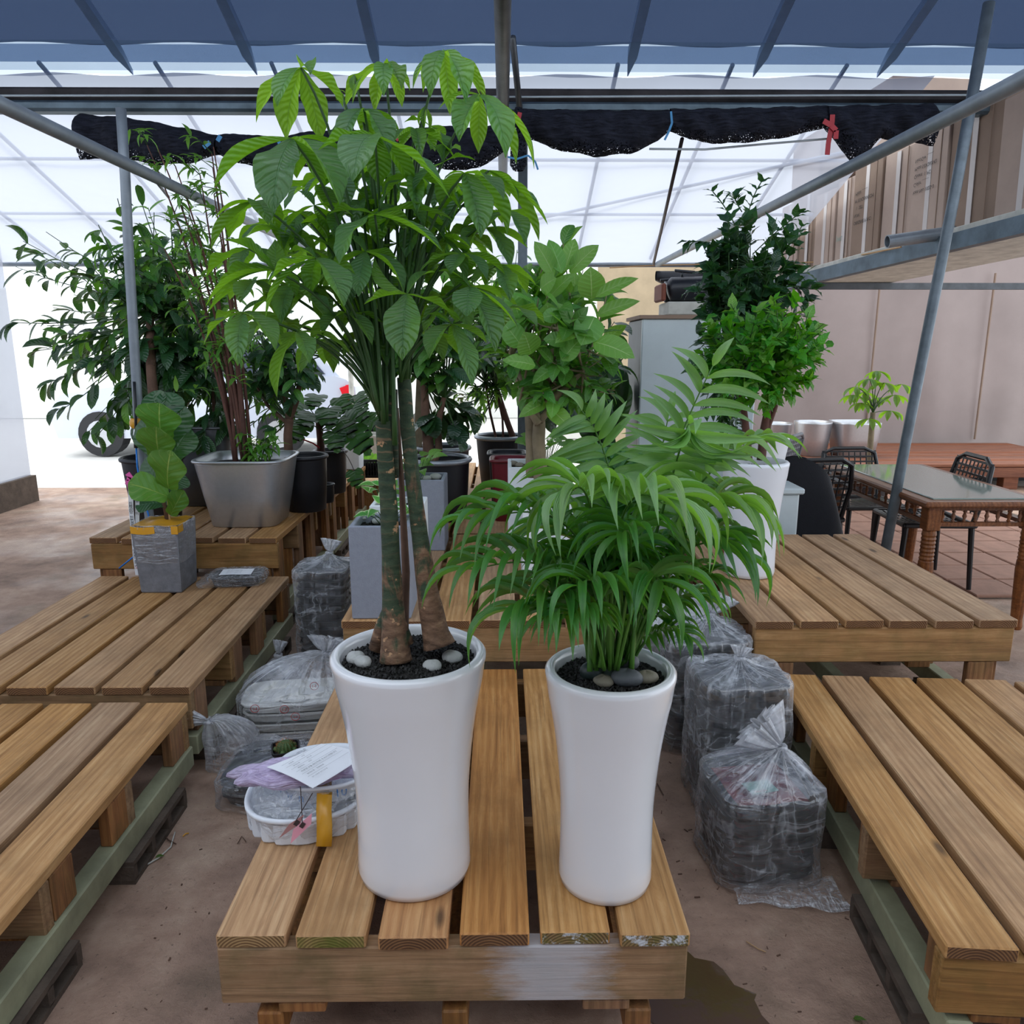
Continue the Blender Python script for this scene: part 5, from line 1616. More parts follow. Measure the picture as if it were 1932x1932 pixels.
for a, b, w, up in (((308, 850, 3.80), (344, 775, 3.84), .13, (.3, -1, .2)), ((312, 880, 3.82), (352, 815, 3.90), .13, (.4, -1, .1)), ((306, 880, 3.82), (272, 800, 3.88), .12, (-.4, -1, .2)), ((312, 930, 3.80), (280, 870, 3.86), .12, (-.4, -1, .1)),
                    ((316, 950, 3.78), (262, 955, 3.74), .10, (0, -.6, .8)), ((318, 925, 3.80), (346, 900, 3.86), .09, (.2, -1, .1)), ((305, 800, 3.80), (290, 745, 3.86), .11, (-.1, -1, .3)), ((306, 800, 3.80), (328, 748, 3.86), .11, (.2, -1, .3))):
    fleaf(a, b, w, up, 'leaf_dark_wavy')

# ribbons with writing hung on the left post
def ribbon(pxs, D, wpx, label, text, col='tub_white', last_red=True, fsz=.021):
    pts = [P(x, y_, D) for x, y_ in pxs]
    w = wpx * D / 1470 / 2
    o_ = pts[0]; m = MB(); vs = []
    for p in pts:
        vs += [p - o_ + Vector((-w, 0, 0)), p - o_ + Vector((w, 0, 0)), p - o_ + Vector((-w, .001, 0)), p - o_ + Vector((w, .001, 0))]
    fs = []
    for i in range(len(pts) - 1):
        b = i * 4
        fs += [(b, b + 1, b + 5, b + 4), (b + 3, b + 2, b + 6, b + 7), (b, b + 4, b + 6, b + 2), (b + 1, b + 3, b + 7, b + 5)]
    m.add(vs, fs); r = m.build('ribbon', col, loc=o_); tag(r, label, 'ribbon')
    L = [0]
    for a, b in zip(pts, pts[1:]): L.append(L[-1] + (b - a).length)
    n = len(text); 
    for i, ch in enumerate(text):
        if ch == ' ': continue
        s_ = L[-1] * (.22 + .74 * i / n)
        k = max(j for j in range(len(L) - 1) if L[j] <= s_)
        t = (s_ - L[k]) / (L[k + 1] - L[k]); p = pts[k].lerp(pts[k + 1], t) - o_
        M = Matrix.Translation(p + Vector((0, -.0012, 0))) @ Matrix.Rotation(pi / 2, 4, 'X')
        text_mesh(ch, fsz, 'ink_red' if (last_red and i == n - 1) else 'ink_black', M, r, align='CENTER')
ribbon([(246, 915), (247, 960), (252, 1010), (255, 1050), (260, 1085)], 3.72, 9, 'nearer white ribbon of black handwriting beside the concrete planter', '진짜사랑 한번쯤은 솔로탈출하면 당신은 최고오')
ribbon([(259, 910), (259, 950), (259, 985), (262, 1040), (268, 1080)], 3.74, 8, 'thinner white ribbon hanging between the written ribbon and the planter', '보낸이 사장님 좋은날', last_red=False, fsz=.018)
m = MB()
for k, (a, b) in enumerate((((240, 893), (250, 905)), ((241, 905), (247, 930)), ((250, 905), (254, 935)), ((240, 915), (244, 900)))):
    A, B = P(a[0], a[1], 3.70), P(b[0], b[1], 3.70)
    s_ = (B - A).cross(Vector((0, 1, 0))).normalized() * .012
    m.add([A - s_, A + s_, B + s_ * .8, B - s_ * .8, A - s_ + Vector((0, .004, 0)), A + s_ + Vector((0, .004, 0)), B + s_ * .8 + Vector((0, .004, 0)), B - s_ * .8 + Vector((0, .004, 0))], [(0, 1, 2, 3), (7, 6, 5, 4), (0, 4, 5, 1), (2, 6, 7, 3), (0, 3, 7, 4), (1, 5, 6, 2)])
o = m.build('ribbon_bow', 'pink_ribbon'); tag(o, 'pink bow tied over the white ribbons at left', 'bow')
m = MB(); m.tube([P(257, 845, 3.93), P(259, 880, 3.92), P(266, 920, 3.93), P(281, 975, 3.93), P(288, 1010, 3.93)], .0045, 8)
tag(m.build('hose', 'blue_hose', smooth=True), 'thin bright blue hose hanging down the left post', 'hose')
m = MB(); m.tube([P(225, 1072, 3.96), P(250, 1052, 3.94), P(268, 1036, 3.94), P(284, 1018, 3.95)], .004, 8)
tag(m.build('hose', 'blue_hose', smooth=True), 'short slanting piece of blue hose behind the ribbons', 'hose')
m = MB(); m.tube([P(253, 720, 3.94), P(256, 790, 3.93), P(257, 845, 3.93)], .007, 8); m.tube([P(256, 825, 3.925), P(257, 845, 3.925)], .011, 8)
tag(m.build('black_cable', 'black_plastic', smooth=True), 'black cable running down the left post above the blue hose', 'cable')
m = MB(); m.lathe([(.028, 0), (.036, .012), (.037, .03), (.031, .045), (.026, .05)], 20)
o = m.build('tape_wrap', 'yellow_tape', loc=tuple(P(259, 798, 3.965) - Vector((0, 0, .025))), smooth=True); tag(o, 'brownish yellow tape wound round the left post', 'tape')

# ------------------------------------------------------------------ big silver square pot with heavenly bamboo
sp_ = P(475, 980, 4.40); sp_.z = .54
S1 = empty('potted_nandina', (sp_.x, sp_.y, .54), 0, 'thin stemmed heavenly bamboo in the large shiny silver square pot', 'potted plant')
round_pot(S1, .185, .252, .378, 'silver', 'silver', n=80, sq=(5.5, .92), soil=.05)
nb = LeafBag(300)
m_ = None
random.seed(41)
for i in range(13):
    b = Vector((random.uniform(-.07, .07), random.uniform(-.05, .05), .33))
    lean = random.uniform(-.55, .10); top = random.uniform(.95, 1.75)
    T = b + Vector((lean * top * .45, random.uniform(-.15, .15), top))
    pts = bez(b, b + Vector((lean * .1, 0, top * .55)), T, 9)
    m = MB(); m.tube(pts, [.011 - .0009 * k for k in range(10)], 7); st = m.build('stem', 'bark_red', S1, smooth=True)
    for k in range(3, 10):
        p = pts[k]
        if random.random() < .25: continue
        tw = p + Vector((random.uniform(-.22, .18), random.uniform(-.2, .1), random.uniform(-.02, .10)))
        mm = MB(); mm.tube([p, p.lerp(tw, .5) + Vector((0, 0, .02)), tw], [.003, .002, .0015], 4); mm.build('twig', 'stem_green', S1)
        for q in range(6):
            t = .3 + .14 * q; p0 = p.lerp(tw, t) + Vector((0, 0, .02 * sin(pi * t)))
            d = Vector((random.uniform(-1, 1), random.uniform(-1, .5), random.uniform(-.9, .3))).normalized()
            L = random.uniform(.06, .10)
            nb.put(leaf_mesh('bamboo', 'leaf_bamboo', .12, .1, 5, 0, 0, 0, 2), orient(p0, d, UPV, L * .30, L, L), S1)
for (px, py) in ((455, 815), (470, 830), (485, 822), (500, 835), (512, 818), (520, 832), (478, 850), (498, 850)):   # young shoots in the pot
    B = P(px, py, 4.35) - sp_; A = Vector((B.x * .7, B.y * .7, .33))
    mm = MB(); mm.tube([A, A.lerp(B, .5), B], .003, 4); mm.build('twig', 'stem_green', S1)
    for q in range(7):
        d = Vector((random.uniform(-1, 1), random.uniform(-1, .5), random.uniform(-1.1, .2))).normalized(); L = random.uniform(.07, .11)
        nb.put(leaf_mesh('bamboo', 'leaf_bamboo', .12, .1, 5, 0, 0, 0, 2), orient(A.lerp(B, random.uniform(.6, 1)), d, UPV, L * .3, L, L), S1)
nb.flush(S1, sp_)

# dark silver square pot behind with drooping oblong leaves
def tree(name, px, py, D, zb, label, potf, trunks, crowns, cat='potted plant', seed=0, limit=170, bark='bark_brown'):
    random.seed(seed)
    b = P(px, py, D); b.z = zb
    t = empty(name, (b.x, b.y, zb), 0, label, cat)
    potf(t)
    ends = []
    for tr in trunks:
        pts = [P(x, y_, d) for x, y_, d, r in tr]
        trunk('trunk', pts, [q[3] for q in tr], bark, t, b, n=10, lump=.04)
        ends.append(pts[-1])
    bg_ = LeafBag(limit)
    for c in crowns:
        (cx, cy, cd), (rx, ry, rz), tips, per, shape, mats, size, asp = c[:8]
        kw = c[8] if len(c) > 8 else {}
        C0 = P(cx, cy, cd)
        s = (C0 - Vector((0, 0, CAM_H))).length / 1470.0
        crown(t, b, bg_, C0, (rx * s, ry, rz * s), tips, per, shape, mats, size, asp, ends if 'frm' not in kw else P(*kw.pop('frm')), **kw)
    bg_.flush(t, b)
    return t
FD = {'bow': (.05, .12, .2), 'droop': .9}
tree('potted_shrub', 400, 950, 4.95, .54, 'drooping dark leaved shrub in the dull silver square pot behind the shiny one',
     lambda t: round_pot(t, .15, .19, .50, 'silver_dark', 'silver_dark', n=40, sq=(5.5, .95)),
     [[(410, 840, 4.95, .022), (405, 760, 4.95, .018), (400, 690, 4.95, .014)]],
     [((360, 760, 4.85), (95, .30, 90), 26, 8, 'oblong', ['leaf_dark', 'leaf_dark_wavy'], .17, .30, dict(FD)),
      ((330, 640, 4.95), (100, .35, 100), 24, 8, 'oblong', ['leaf_dark', 'leaf_dark_wavy'], .16, .34, dict(FD))], seed=51, limit=220)
tree('potted_tree', 300, 990, 4.48, .54, 'tall umbrella leaved tree at the far left in a black pot',
     lambda t: round_pot(t, .13, .17, .36, 'pot_black', 'pot_black', n=32),
     [[(300, 860, 4.48, .03), (285, 700, 4.6, .028), (283, 600, 4.8, .024)], [(285, 690, 4.6, .02), (310, 600, 5.0, .016), (330, 545, 5.0, .012)]],
     [((285, 470, 4.9), (95, .4, 105), 34, 9, 'oblong', ['leaf_dark_wavy', 'leaf_ficus'], .13, .34, dict(FD)),
      ((300, 690, 4.75), (65, .2, 40), 10, 8, 'oblong', ['leaf_dark_wavy'], .18, .42, dict(FD)),
      ((225, 600, 5.0), (90, .4, 170), 28, 8, 'oblong', ['leaf_dark', 'leaf_ficus'], .15, .36, dict(FD))], seed=52, limit=260)
tree('potted_tree', 300, 960, 6.2, .0, 'bushy green tree standing farther behind at the left edge',
     lambda t: round_pot(t, .16, .22, .56, 'pot_black', 'pot_black', n=32),
     [[(305, 880, 6.2, .02), (335, 700, 5.9, .018), (340, 560, 5.9, .012)]],
     [((345, 520, 5.9), (110, .5, 120), 34, 9, 'oblong', ['leaf_ficus', 'leaf_bamboo'], .13, .34, dict(FD)),
      ((160, 640, 6.0), (110, .5, 200), 30, 8, 'oblong', ['leaf_dark', 'leaf_dark_wavy'], .17, .38, dict(FD)),
      ((430, 700, 5.9), (80, .4, 90), 22, 8, 'oblong', ['leaf_dark_wavy', 'leaf_dark'], .14, .34, dict(FD))], seed=53, limit=200)
tree('potted_tree', 578, 930, 4.72, .54, 'forked brown trunk tree in the black pot next to the silver one',
     lambda t: round_pot(t, .115, .138, .335, 'pot_black', 'pot_black', n=36),
     [[(545, 865, 4.72, .027), (543, 820, 4.72, .026), (546, 790, 4.72, .025)], [(546, 795, 4.72, .022), (538, 750, 4.72, .018), (525, 690, 4.72, .014)], [(546, 792, 4.72, .020), (562, 750, 4.72, .016), (568, 690, 4.72, .013)], [(543, 800, 4.72, .012), (505, 765, 4.74, .011), (478, 715, 4.75, .009)]],
     [((560, 650, 4.72), (85, .3, 70), 24, 8, 'oblong', ['leaf_dark_wavy', 'leaf_dark', 'leaf_ficus'], .12, .36, dict(FD)),
      ((480, 640, 4.85), (80, .3, 90), 20, 8, 'oblong', ['leaf_dark_wavy', 'leaf_ficus'], .12, .36, dict(FD)),
      ((500, 760, 4.95), (70, .3, 80), 18, 8, 'ovate', ['leaf_dark_wavy', 'leaf_bamboo'], .09, .40, dict(FD))], seed=54, limit=200, bark='bark_brown')
bp = P(613, 915, 4.95); bp.z = .54
t = empty('plant_pot', (bp.x, bp.y, .54), 0, 'small empty black pot between two larger black pots on the left bench', 'pot'); round_pot(t, .052, .062, .12, 'pot_black', 'pot_black', n=28, rimr=.006)

# split leaf (monstera) philodendron
def monstera_mesh():
    if 'monstera' in LEAFM: return LEAFM['monstera']
    m = MB()
    # lobed half outlines joined down the midrib
    out = [(0.0, 0.0), (.25, -.12), (.46, -.02), (.54, .16), (.53, .30), (.28, .31), (.52, .37), (.48, .55), (.24, .50), (.43, .62), (.31, .82), (.13, .72), (.16, .92), (0, 1.0)]
    for s in (-1, 1):
        pts = [(s * x, y_, .05 * abs(x) + .10 * (1 - (2 * y_ - 1) ** 2)) for x, y_ in out]
        n = len(pts)
        spine = [(0, max(0, min(1, y_)), .10 * (1 - (2 * y_ - 1) ** 2)) for x, y_ in out]
        vs = spine + pts
        fs = []; uv = []
        for i in range(n - 1):
            q = (i, i + 1, n + i + 1, n + i) if s > 0 else (i + 1, i, n + i, n + i + 1)
            fs.append(q); uv.append([(.5 + vs[k][0], vs[k][1]) for k in q])
        m.add(vs, fs, uv)
    LEAFM['monstera'] = m.mesh('leaf', 'leaf_dark', smooth=True)
    return LEAFM['monstera']
random.seed(61)
mb_ = P(627, 930, 5.50); mb_.z = .50
MO = empty('potted_monstera', (mb_.x, mb_.y, .50), 0, 'split leaf philodendron in a black pot with one leaf hanging low on a long stalk', 'potted plant')
round_pot(MO, .095, .118, .30, 'pot_black', 'pot_black', n=32)
trunk('trunk', [P(606, 872, 5.5), P(605, 830, 5.5), P(600, 790, 5.5)], [.030, .026, .02], 'bark_red', MO, mb_, n=10)
m = MB(); m.tube([P(x, y_, 5.46) - mb_ for x, y_ in ((563, 826), (590, 836), (603, 845))], .006, 6); m.build('red_tie', 'red_ribbon', MO)
tp0 = P(604, 815, 5.5)
for (x, y_, D, L, up) in ((640, 790, 5.4, .20, 0), (665, 770, 5.4, .16, 0), (620, 770, 5.4, .18, 0), (590, 780, 5.4, .18, 0), (575, 800, 5.35, .17, 0), (660, 812, 5.35, .22, 0), (690, 790, 5.5, .16, 0), (640, 750, 5.5, .16, 0), (600, 745, 5.5, .16, 0), (672, 745, 5.55, .14, 0), (570, 760, 5.5, .16, 0), (630, 815, 5.3, .16, 0)):
    A = P(x, y_, D)
    st = petiole(MO, mb_, tp0, A, .004)
    d = Vector(((x - 610) / 90, random.uniform(-.7, -.1), random.uniform(-.9, -.3))).normalized()
    place('leaf', monstera_mesh(), orient(A - mb_, d, UPV + Vector((0, -.9, 0)), L * .95, L, L), st)
A = P(668, 888, 5.1); c_ = P(640, 835, 5.3)
m = MB(); m.tube([p - mb_ for p in bez(tp0, P(650, 838, 5.3), A, 8)], .003, 5); st = m.build('leaf_stalk', 'wire_dark', MO)
place('leaf', monstera_mesh(), orient(A - mb_, Vector((.25, -.2, -1)), Vector((-.1, -1, .2)), .115, .125, .12), st)
# ------------------------------------------------------------------ square planters of the middle row
def planter(px, py, D, w, d, h, mat, label, name='planter', cat='planter'):
    b = P(px, py, D); y0 = D + d / 2
    b = Vector((b.x, y0, .53))
    t = empty(name, b, 0, label, cat)
    square_planter(t, w, d, h, mat, granules=60)
    return t, b
def small_leafy(root, off, c, n, size, mats, shape='ovate', asp=.6, h=.08, spread=.06, seed=0, droop=.2):
    random.seed(seed)
    for i in range(n):
        a = i * 2.4; r = spread * sqrt((i + .5) / n)
        s = Vector((c[0] + r * .3 * cos(a), c[1] + r * .3 * sin(a), c[2])); e = Vector((c[0] + r * cos(a), c[1] + r * sin(a), c[2] + h * random.uniform(.5, 1.1)))
        m = MB(); m.tube([s, s.lerp(e, .5) + Vector((0, 0, .01)), e], .0018, 4); st = m.build('leaf_stalk', 'stem_green', root)
        d = Vector((cos(a), sin(a) - .2, random.uniform(-.4, .5)))
        L = size * random.uniform(.8, 1.2)
        place('leaf', leaf_mesh(shape, random.choice(mats), .12, .14, 6, 0, 0, 0, 4), orient(e, d, UPV + Vector((0, -.5, 0)), L * asp, L, L), st)
def pebs(b, h, lst, where, mat='pebble_white', soil=.03):
    for i, (x, y_, r, lab, *dz) in enumerate(lst):
        z = b.z + h - soil + (dz[0] if dz else 0)
        p = PZ(x, y_, z + .004)
        pebble(p, r, mat, lab, .7, int(x) + i, where, rz=random.uniform(-.5, .5))
t, b = planter(720, 1168, 2.79, .222, .222, .358, 'planter_grey', 'nearest grey square planter, white pebbles and pale edged leaves on top')
small_leafy(t, b, (.01, .03, .33), 14, .065, ['leaf_variegated'], 'ovate', .62, .08, .075, 71)
pebs(b, .358, [(684, 982, .017, 'egg shaped pebble at the left front of the grey planter'), (702, 975, .019, 'pebble lying high behind the others in the grey planter', .012), (711, 988, .018, 'front pebble next to the trunk in the grey planter'), (764, 986, .016, 'pebble right of the trunks in the grey planter')], 'pebbles in the near grey planter')
t, b = planter(752, 1100, 3.16, .222, .20, .358, 'planter_white', 'white square planter just behind the near grey one')
small_leafy(t, b, (-.06, 0, .33), 12, .065, ['leaf_variegated', 'leaf_bamboo'], 'ovate', .6, .10, .07, 72)
pebs(b, .358, [(789, 947, .015, 'single pebble in the white planter behind the near grey one')], 'pebble in the white planter')
t, b = planter(795, 1040, 3.77, .24, .24, .358, 'planter_grey', 'farther grey square planter with broad green leaves beside the black tub')
small_leafy(t, b, (-.03, .0, .33), 16, .08, ['leaf_doll_bright', 'leaf_ficus_light'], 'ovate', .7, .12, .09, 73)
pebs(b, .358, [(804, 907, .022, 'left one of the two pebbles in the farther grey planter'), (822, 905, .026, 'right one of the two pebbles in the farther grey planter')], 'pebbles in the farther grey planter')

# white planters with the weeping rubber tree
t, b = planter(1018, 1045, 3.71, .31, .30, .43, 'planter_white', 'rear white square planter with lime leaves and big pebbles')
small_leafy(t, b, (.03, -.02, .40), 26, .062, ['leaf_ficus_light', 'leaf_bamboo'], 'round', .75, .16, .10, 74)
pebs(b, .43, [(969, 880, .022, 'brown pebble at the left in the rear white planter'), (981, 882, .02, 'white pebble beside the brown one in the rear white planter'), (1000, 882, .024, 'grey pebble in the middle of the rear white planter')], 'pebbles in the rear white planter', 'pebble_tan')
m = MB(); m.box((.156, -.02, .30), (.004, .05, .10)); m.box((.158, -.02, .30), (.004, .03, .07)); m.build('label_plate', 'ink_black', t)
W2, b2 = planter(1052, 1097, 3.26, .31, .27, .353, 'planter_white', 'weeping rubber tree in the front white square planter', 'potted_rubber_tree', 'potted plant')
p_ = PZ(1003, 942, b2.z + .325); pebble(p_, .026, 'pebble_grey', 'round blue grey pebble in the front white planter', .7, 9)
small_leafy(W2, b2, (.02, -.03, .325), 9, .07, ['leaf_variegated', 'leaf_dark_wavy'], 'ovate', .45, .07, .05, 75)
FT = [P(1019, 938, 3.42), P(1020, 890, 3.42), P(1016, 830, 3.42), P(1018, 790, 3.42)]
trunk('trunk', FT, [.031, .030, .028, .026], 'bark_grey', W2, b2, lump=.05)
trunk('trunk', [P(1005, 900, 3.47), P(1003, 840, 3.47), P(1000, 780, 3.46)], [.030, .027, .024], 'bark_grey', W2, b2, lump=.05)
FE = []
for (x0, y0, x1, y1, D) in ((1017, 795, 1060, 735, 3.4), (1017, 792, 985, 740, 3.4), (1002, 790, 1020, 700, 3.45), (1016, 800, 980, 760, 3.38), (1030, 760, 1100, 700, 3.38), (1025, 740, 1050, 620, 3.42), (1000, 745, 960, 680, 3.4)):
    trunk('branch', [P(x0, y0, D), P((x0 + x1) / 2 + 4, (y0 + y1) / 2, D), P(x1, y1, D)], [.018, .014, .010], 'bark_grey', W2, b2, n=8)
    FE.append(P(x1, y1, D))
fb_ = LeafBag(230)
random.seed(81)
def fl_(a, b, w, mat='leaf_ficus_light', up=(0, -1, .5)):
    A, B = P(*a), P(*b)
    fb_.put(leaf_mesh('ficus', mat, .08, .10, 8, 0, 0, 0, 4), orient(A - b2, B - A, Vector(up), w, (B - A).length, (B - A).length), W2)
for a, b, w in (((1116, 565, 3.25), (1114, 503, 3.22), .115), ((1122, 598, 3.2), (1096, 652, 3.15), .125), ((1035, 615, 3.25), (1033, 570, 3.2), .10), ((1002, 668, 3.2), (988, 626, 3.15), .108), ((1036, 562, 3.3), (1085, 515, 3.25), .06),
                ((1124, 560, 3.2), (1205, 525, 3.15), .055), ((1125, 596, 3.2), (1208, 568, 3.15), .06), ((1120, 645, 3.15), (1198, 676, 3.05), .10), ((985, 655, 3.25), (945, 605, 3.25), .10), ((980, 600, 3.3), (960, 548, 3.3), .10),
                ((1072, 645, 3.2), (1025, 640, 3.2), .07), ((1060, 680, 3.2), (1095, 640, 3.2), .08), ((1010, 690, 3.2), (948, 680, 3.15), .07), ((1060, 595, 3.2), (1020, 600, 3.2), .07), ((1045, 520, 3.3), (1008, 455, 3.3), .08),
                ((1060, 515, 3.3), (1035, 452, 3.35), .07), ((1065, 512, 3.35), (1085, 450, 3.4), .07), ((1075, 515, 3.35), (1130, 462, 3.35), .08), ((1020, 545, 3.25), (1050, 525, 3.2), .09), ((1035, 770, 3.3), (1080, 812, 3.2), .08), ((1030, 760, 3.3), (978, 788, 3.2), .06), ((1045, 755, 3.3), (1040, 790, 3.2), .06)):
    fl_(a, b, w)
sF = 3.4 / 1470
crown(W2, b2, fb_, P(1045, 640, 3.42), (125 * sF, .27, 95 * sF), 34, 6, 'ficus', ['leaf_ficus', 'leaf_ficus', 'leaf_ficus_light'], .125, .50, FE, 'bark_grey', droop=.4, nv=7, nu=4)
crown(W2, b2, fb_, P(1060, 535, 3.55), (95 * sF, .2, 75 * sF), 18, 6, 'ficus', ['leaf_ficus', 'leaf_ficus_light'], .13, .46, FE, 'bark_grey', droop=.1, nv=7, nu=4)
crown(W2, b2, fb_, P(1060, 725, 3.42), (110 * sF, .22, 55 * sF), 22, 7, 'ficus', ['leaf_ficus'], .085, .46, FE, 'bark_grey', droop=.3, nv=6, nu=2)
fb_.flush(W2, b2)

# black tubs with silver rims and the trees in them
def tub(t, r0, r1, h): round_pot(t, r0, r1, h, 'pot_black', 'silver_rim', .016, 44, soil=.06)
tree('potted_tree', 832, 985, 4.52, .53, 'tree with a twisting forked brown trunk in the nearest black tub with silver rim', lambda t: tub(t, .150, .178, .355),
     [[(812, 885, 4.5, .035), (808, 840, 4.5, .032), (803, 780, 4.5, .026), (800, 720, 4.5, .02)], [(812, 882, 4.5, .024), (828, 850, 4.5, .022), (826, 800, 4.5, .018), (838, 750, 4.5, .015)]],
     [((830, 640, 4.5), (90, .3, 95), 30, 8, 'ficus', ['leaf_ficus', 'leaf_dark_wavy'], .13, .48, dict(FD)),
      ((760, 600, 4.6), (80, .3, 90), 18, 8, 'ficus', ['leaf_ficus', 'leaf_dark'], .13, .48, dict(FD)),
      ((850, 800, 4.55), (45, .2, 40), 8, 7, 'round', ['leaf_dark'], .12, .8, dict(FD))], seed=91, limit=220, bark='bark_brown')
tree('potted_tree', 838, 930, 5.22, .53, 'pale trunk tree in the second black tub with silver rim', lambda t: tub(t, .150, .178, .33),
     [[(786, 900, 5.2, .03), (790, 800, 5.2, .028), (792, 700, 5.2, .02)]],
     [((810, 540, 5.2), (130, .4, 110), 34, 8, 'ficus', ['leaf_ficus', 'leaf_ficus_light', 'leaf_dark_wavy'], .14, .46, dict(FD))], seed=92, limit=150, bark='bark_grey')
tree('potted_tree', 945, 905, 5.85, .50, 'slanting reddish trunk tree in the far black tub with a wide silver rim', lambda t: tub(t, .15, .19, .36),
     [[(975, 845, 5.85, .025), (955, 790, 5.85, .022), (938, 735, 5.85, .018)], [(940, 845, 5.85, .01), (925, 780, 5.85, .009), (915, 720, 5.85, .007)], [(950, 845, 5.85, .009), (948, 790, 5.85, .008), (935, 730, 5.85, .006)]],
     [((930, 640, 5.85), (90, .4, 110), 34, 8, 'ficus', ['leaf_ficus', 'leaf_dark_wavy'], .15, .42, dict(FD)),
      ((930, 520, 5.9), (70, .4, 70), 18, 8, 'ficus', ['leaf_ficus_light', 'leaf_ficus'], .15, .42, dict(FD)),
      ((900, 770, 5.8), (80, .3, 50), 16, 9, 'bamboo', ['leaf_dark', 'leaf_bamboo'], .09, .3, dict(FD))], seed=93, limit=200, bark='bark_red')
t = empty('plant_pot', (.02, 4.75, .53), 0, 'tall black square tub between the silver rimmed tub and the red planter', 'pot'); round_pot(t, .09, .115, .36, 'pot_black', 'pot_black', n=32, sq=(5, 1))
tree('potted_tree', 962, 940, 4.5, .53, 'leafy plant in the dark red square planter behind the rear white one', lambda t: round_pot(t, .09, .112, .36, 'pot_red', 'pot_red', n=32, sq=(6, 1)),
     [[(1000, 850, 4.6, .014), (1000, 780, 4.6, .012), (1010, 720, 4.6, .01)]],
     [((1110, 690, 4.9), (85, .3, 100), 22, 7, 'ficus', ['leaf_dark', 'leaf_dark_wavy'], .2, .38, dict(FD, frm=(1000, 800, 4.6)))], seed=94, limit=120, bark='bark_red')
# dark broad strap leaves left of the fridge
sb = P(1140, 900, 5.2); sb.z = 0
ST = empty('potted_aspidistra', (sb.x, sb.y, 0), 0, 'dark broad strap leaved plant in the gap beside the fridge', 'potted plant')
round_pot(ST, .13, .17, .45, 'pot_black', 'pot_black', n=32)
random.seed(95)
for i in range(26):
    x, y_ = random.uniform(1085, 1195), random.uniform(630, 800)
    T = P(x, y_, 5.2 + random.uniform(-.2, .2)); A = Vector((sb.x + random.uniform(-.05, .05), sb.y + random.uniform(-.05, .05), .45 + random.uniform(0, .4)))
    d = T - A; B0 = A + d * .45
    m = MB(); m.tube([A - sb, B0 - sb], .005, 5); st = m.build('leaf_stalk', 'stem_green', ST)
    leaf_at(st, leaf_mesh('oblong', 'leaf_dark', .12, .12, 8, 0, 0, 0, 4), B0, T, random.uniform(.08, .12), Vector((random.uniform(-.5, .5), -1, .6)), off=sb)

# seedling crate, foam boxes and planks beyond the left row
def at_(px, py, D, z): p = P(px, py, D); return (p.x, D, z)
cx_ = at_(695, 880, 6.9, .0)
m = MB(); 
for k in range(-9, 10):
    m.box((k * .024, -.16, .17), (.008, .006, .13))
    if abs(k) < 8: m.box((-.24, k * .019, .17), (.006, .008, .13)); m.box((.24, k * .019, .17), (.006, .008, .13))
for z in (.10, .24): m.box((0, -.16, z), (.49, .010, .022)); m.box((0, .16, z), (.49, .010, .022)); m.box((-.24, 0, z), (.010, .33, .022)); m.box((.24, 0, z), (.010, .33, .022))
m.box((0, .16, .17), (.47, .004, .13)); m.box((0, 0, .096), (.48, .32, .01))
cr = m.build('crate', 'black_plastic', loc=(cx_[0], cx_[1], .30)); tag(cr, 'black slatted plastic crate of seedlings on the ground beyond the left bench', 'crate')
m = MB(); m.box((0.1, .1, 0), (1.2, .55, .30), ch=.01); tag(m.build('low_bench', 'plank_wood', loc=(cx_[0] + .05, cx_[1] + .25, .16)), 'low pale wooden bench holding the black crate', 'bench')
random.seed(96)
sg = MB()
sd = empty('seedling_tray', (cx_[0], cx_[1], .42), 0, 'seedlings growing in the black crate', 'seedlings')
m = MB(); m.box((0, 0, .08), (.42, .27, .03)); m.build('soil', 'soil', sd)
for i in range(40):
    p = Vector((random.uniform(-.19, .19), random.uniform(-.11, .11), .095)); d = Vector((random.uniform(-.6, .6), random.uniform(-.6, .3), random.uniform(.3, 1)))
    place('leaf', leaf_mesh('ovate', 'leaf_bamboo', .12, .1, 6, 0, 0, 0, 2), orient(p, d, Vector((0, -1, .5)), .045, .075, .07), sd)
m = MB(); m.lathe([(.18, 0), (.20, .01), (.23, .28), (.25, .28), (.25, .31), (.22, .31), (.21, .04)], 32, cap0=True, sq=(5, .7)); m.add([], [])
tag(m.build('foam_box', 'styro', loc=at_(690, 850, 8.0, .32)), 'white foam box standing behind the black crate', 'box')
m = MB(); m.box((0, 0, .16), (1.1, .5, .32)); tag(m.build('foam_box', 'styro', loc=at_(705, 850, 8.05, 0)), 'long low white block under the foam box', 'box')
m = MB(); m.lathe([(.10, 0), (.11, .006), (.12, .30), (.125, .30), (.125, .32), (.11, .32), (.10, .05)], 24, cap0=True, sq=(8, 1)); tag(m.build('planter', 'planter_white', loc=at_(660, 900, 6.6, .50)), 'small white square planter at the end of the left bench', 'planter')
# striped pavement edge out in the yard
pv = MB()
for i in range(22): pv.box((-3.3 + i * .13, 9.0 + (i % 2) * .0, .01), (.05, .9, .02), M=Matrix.Rotation(-.7, 3, 'Z'))
tag(pv.build('drain_grating', 'cardboard_dark'), 'slanting slatted drain strip in the pale yard', 'grating')

# hatchback parked in the yard on the left
CX, CY = P(572, 760, 10.8).x, 10.8
car = empty('car', (CX, CY, 0), 0, 'silver white car parked in the bright yard, its red tail light showing', 'car')
def slab(prof, x0, x1, mat, name, ch=0.0):
    n = len(prof); m = MB()
    m.add([(x0, a, b) for a, b in prof] + [(x1, a, b) for a, b in prof], [tuple(range(n))] + [tuple(range(2 * n - 1, n - 1, -1))] + [(i, n + i, n + (i + 1) % n, (i + 1) % n) for i in range(n)])
    return m.build(name, mat, car)
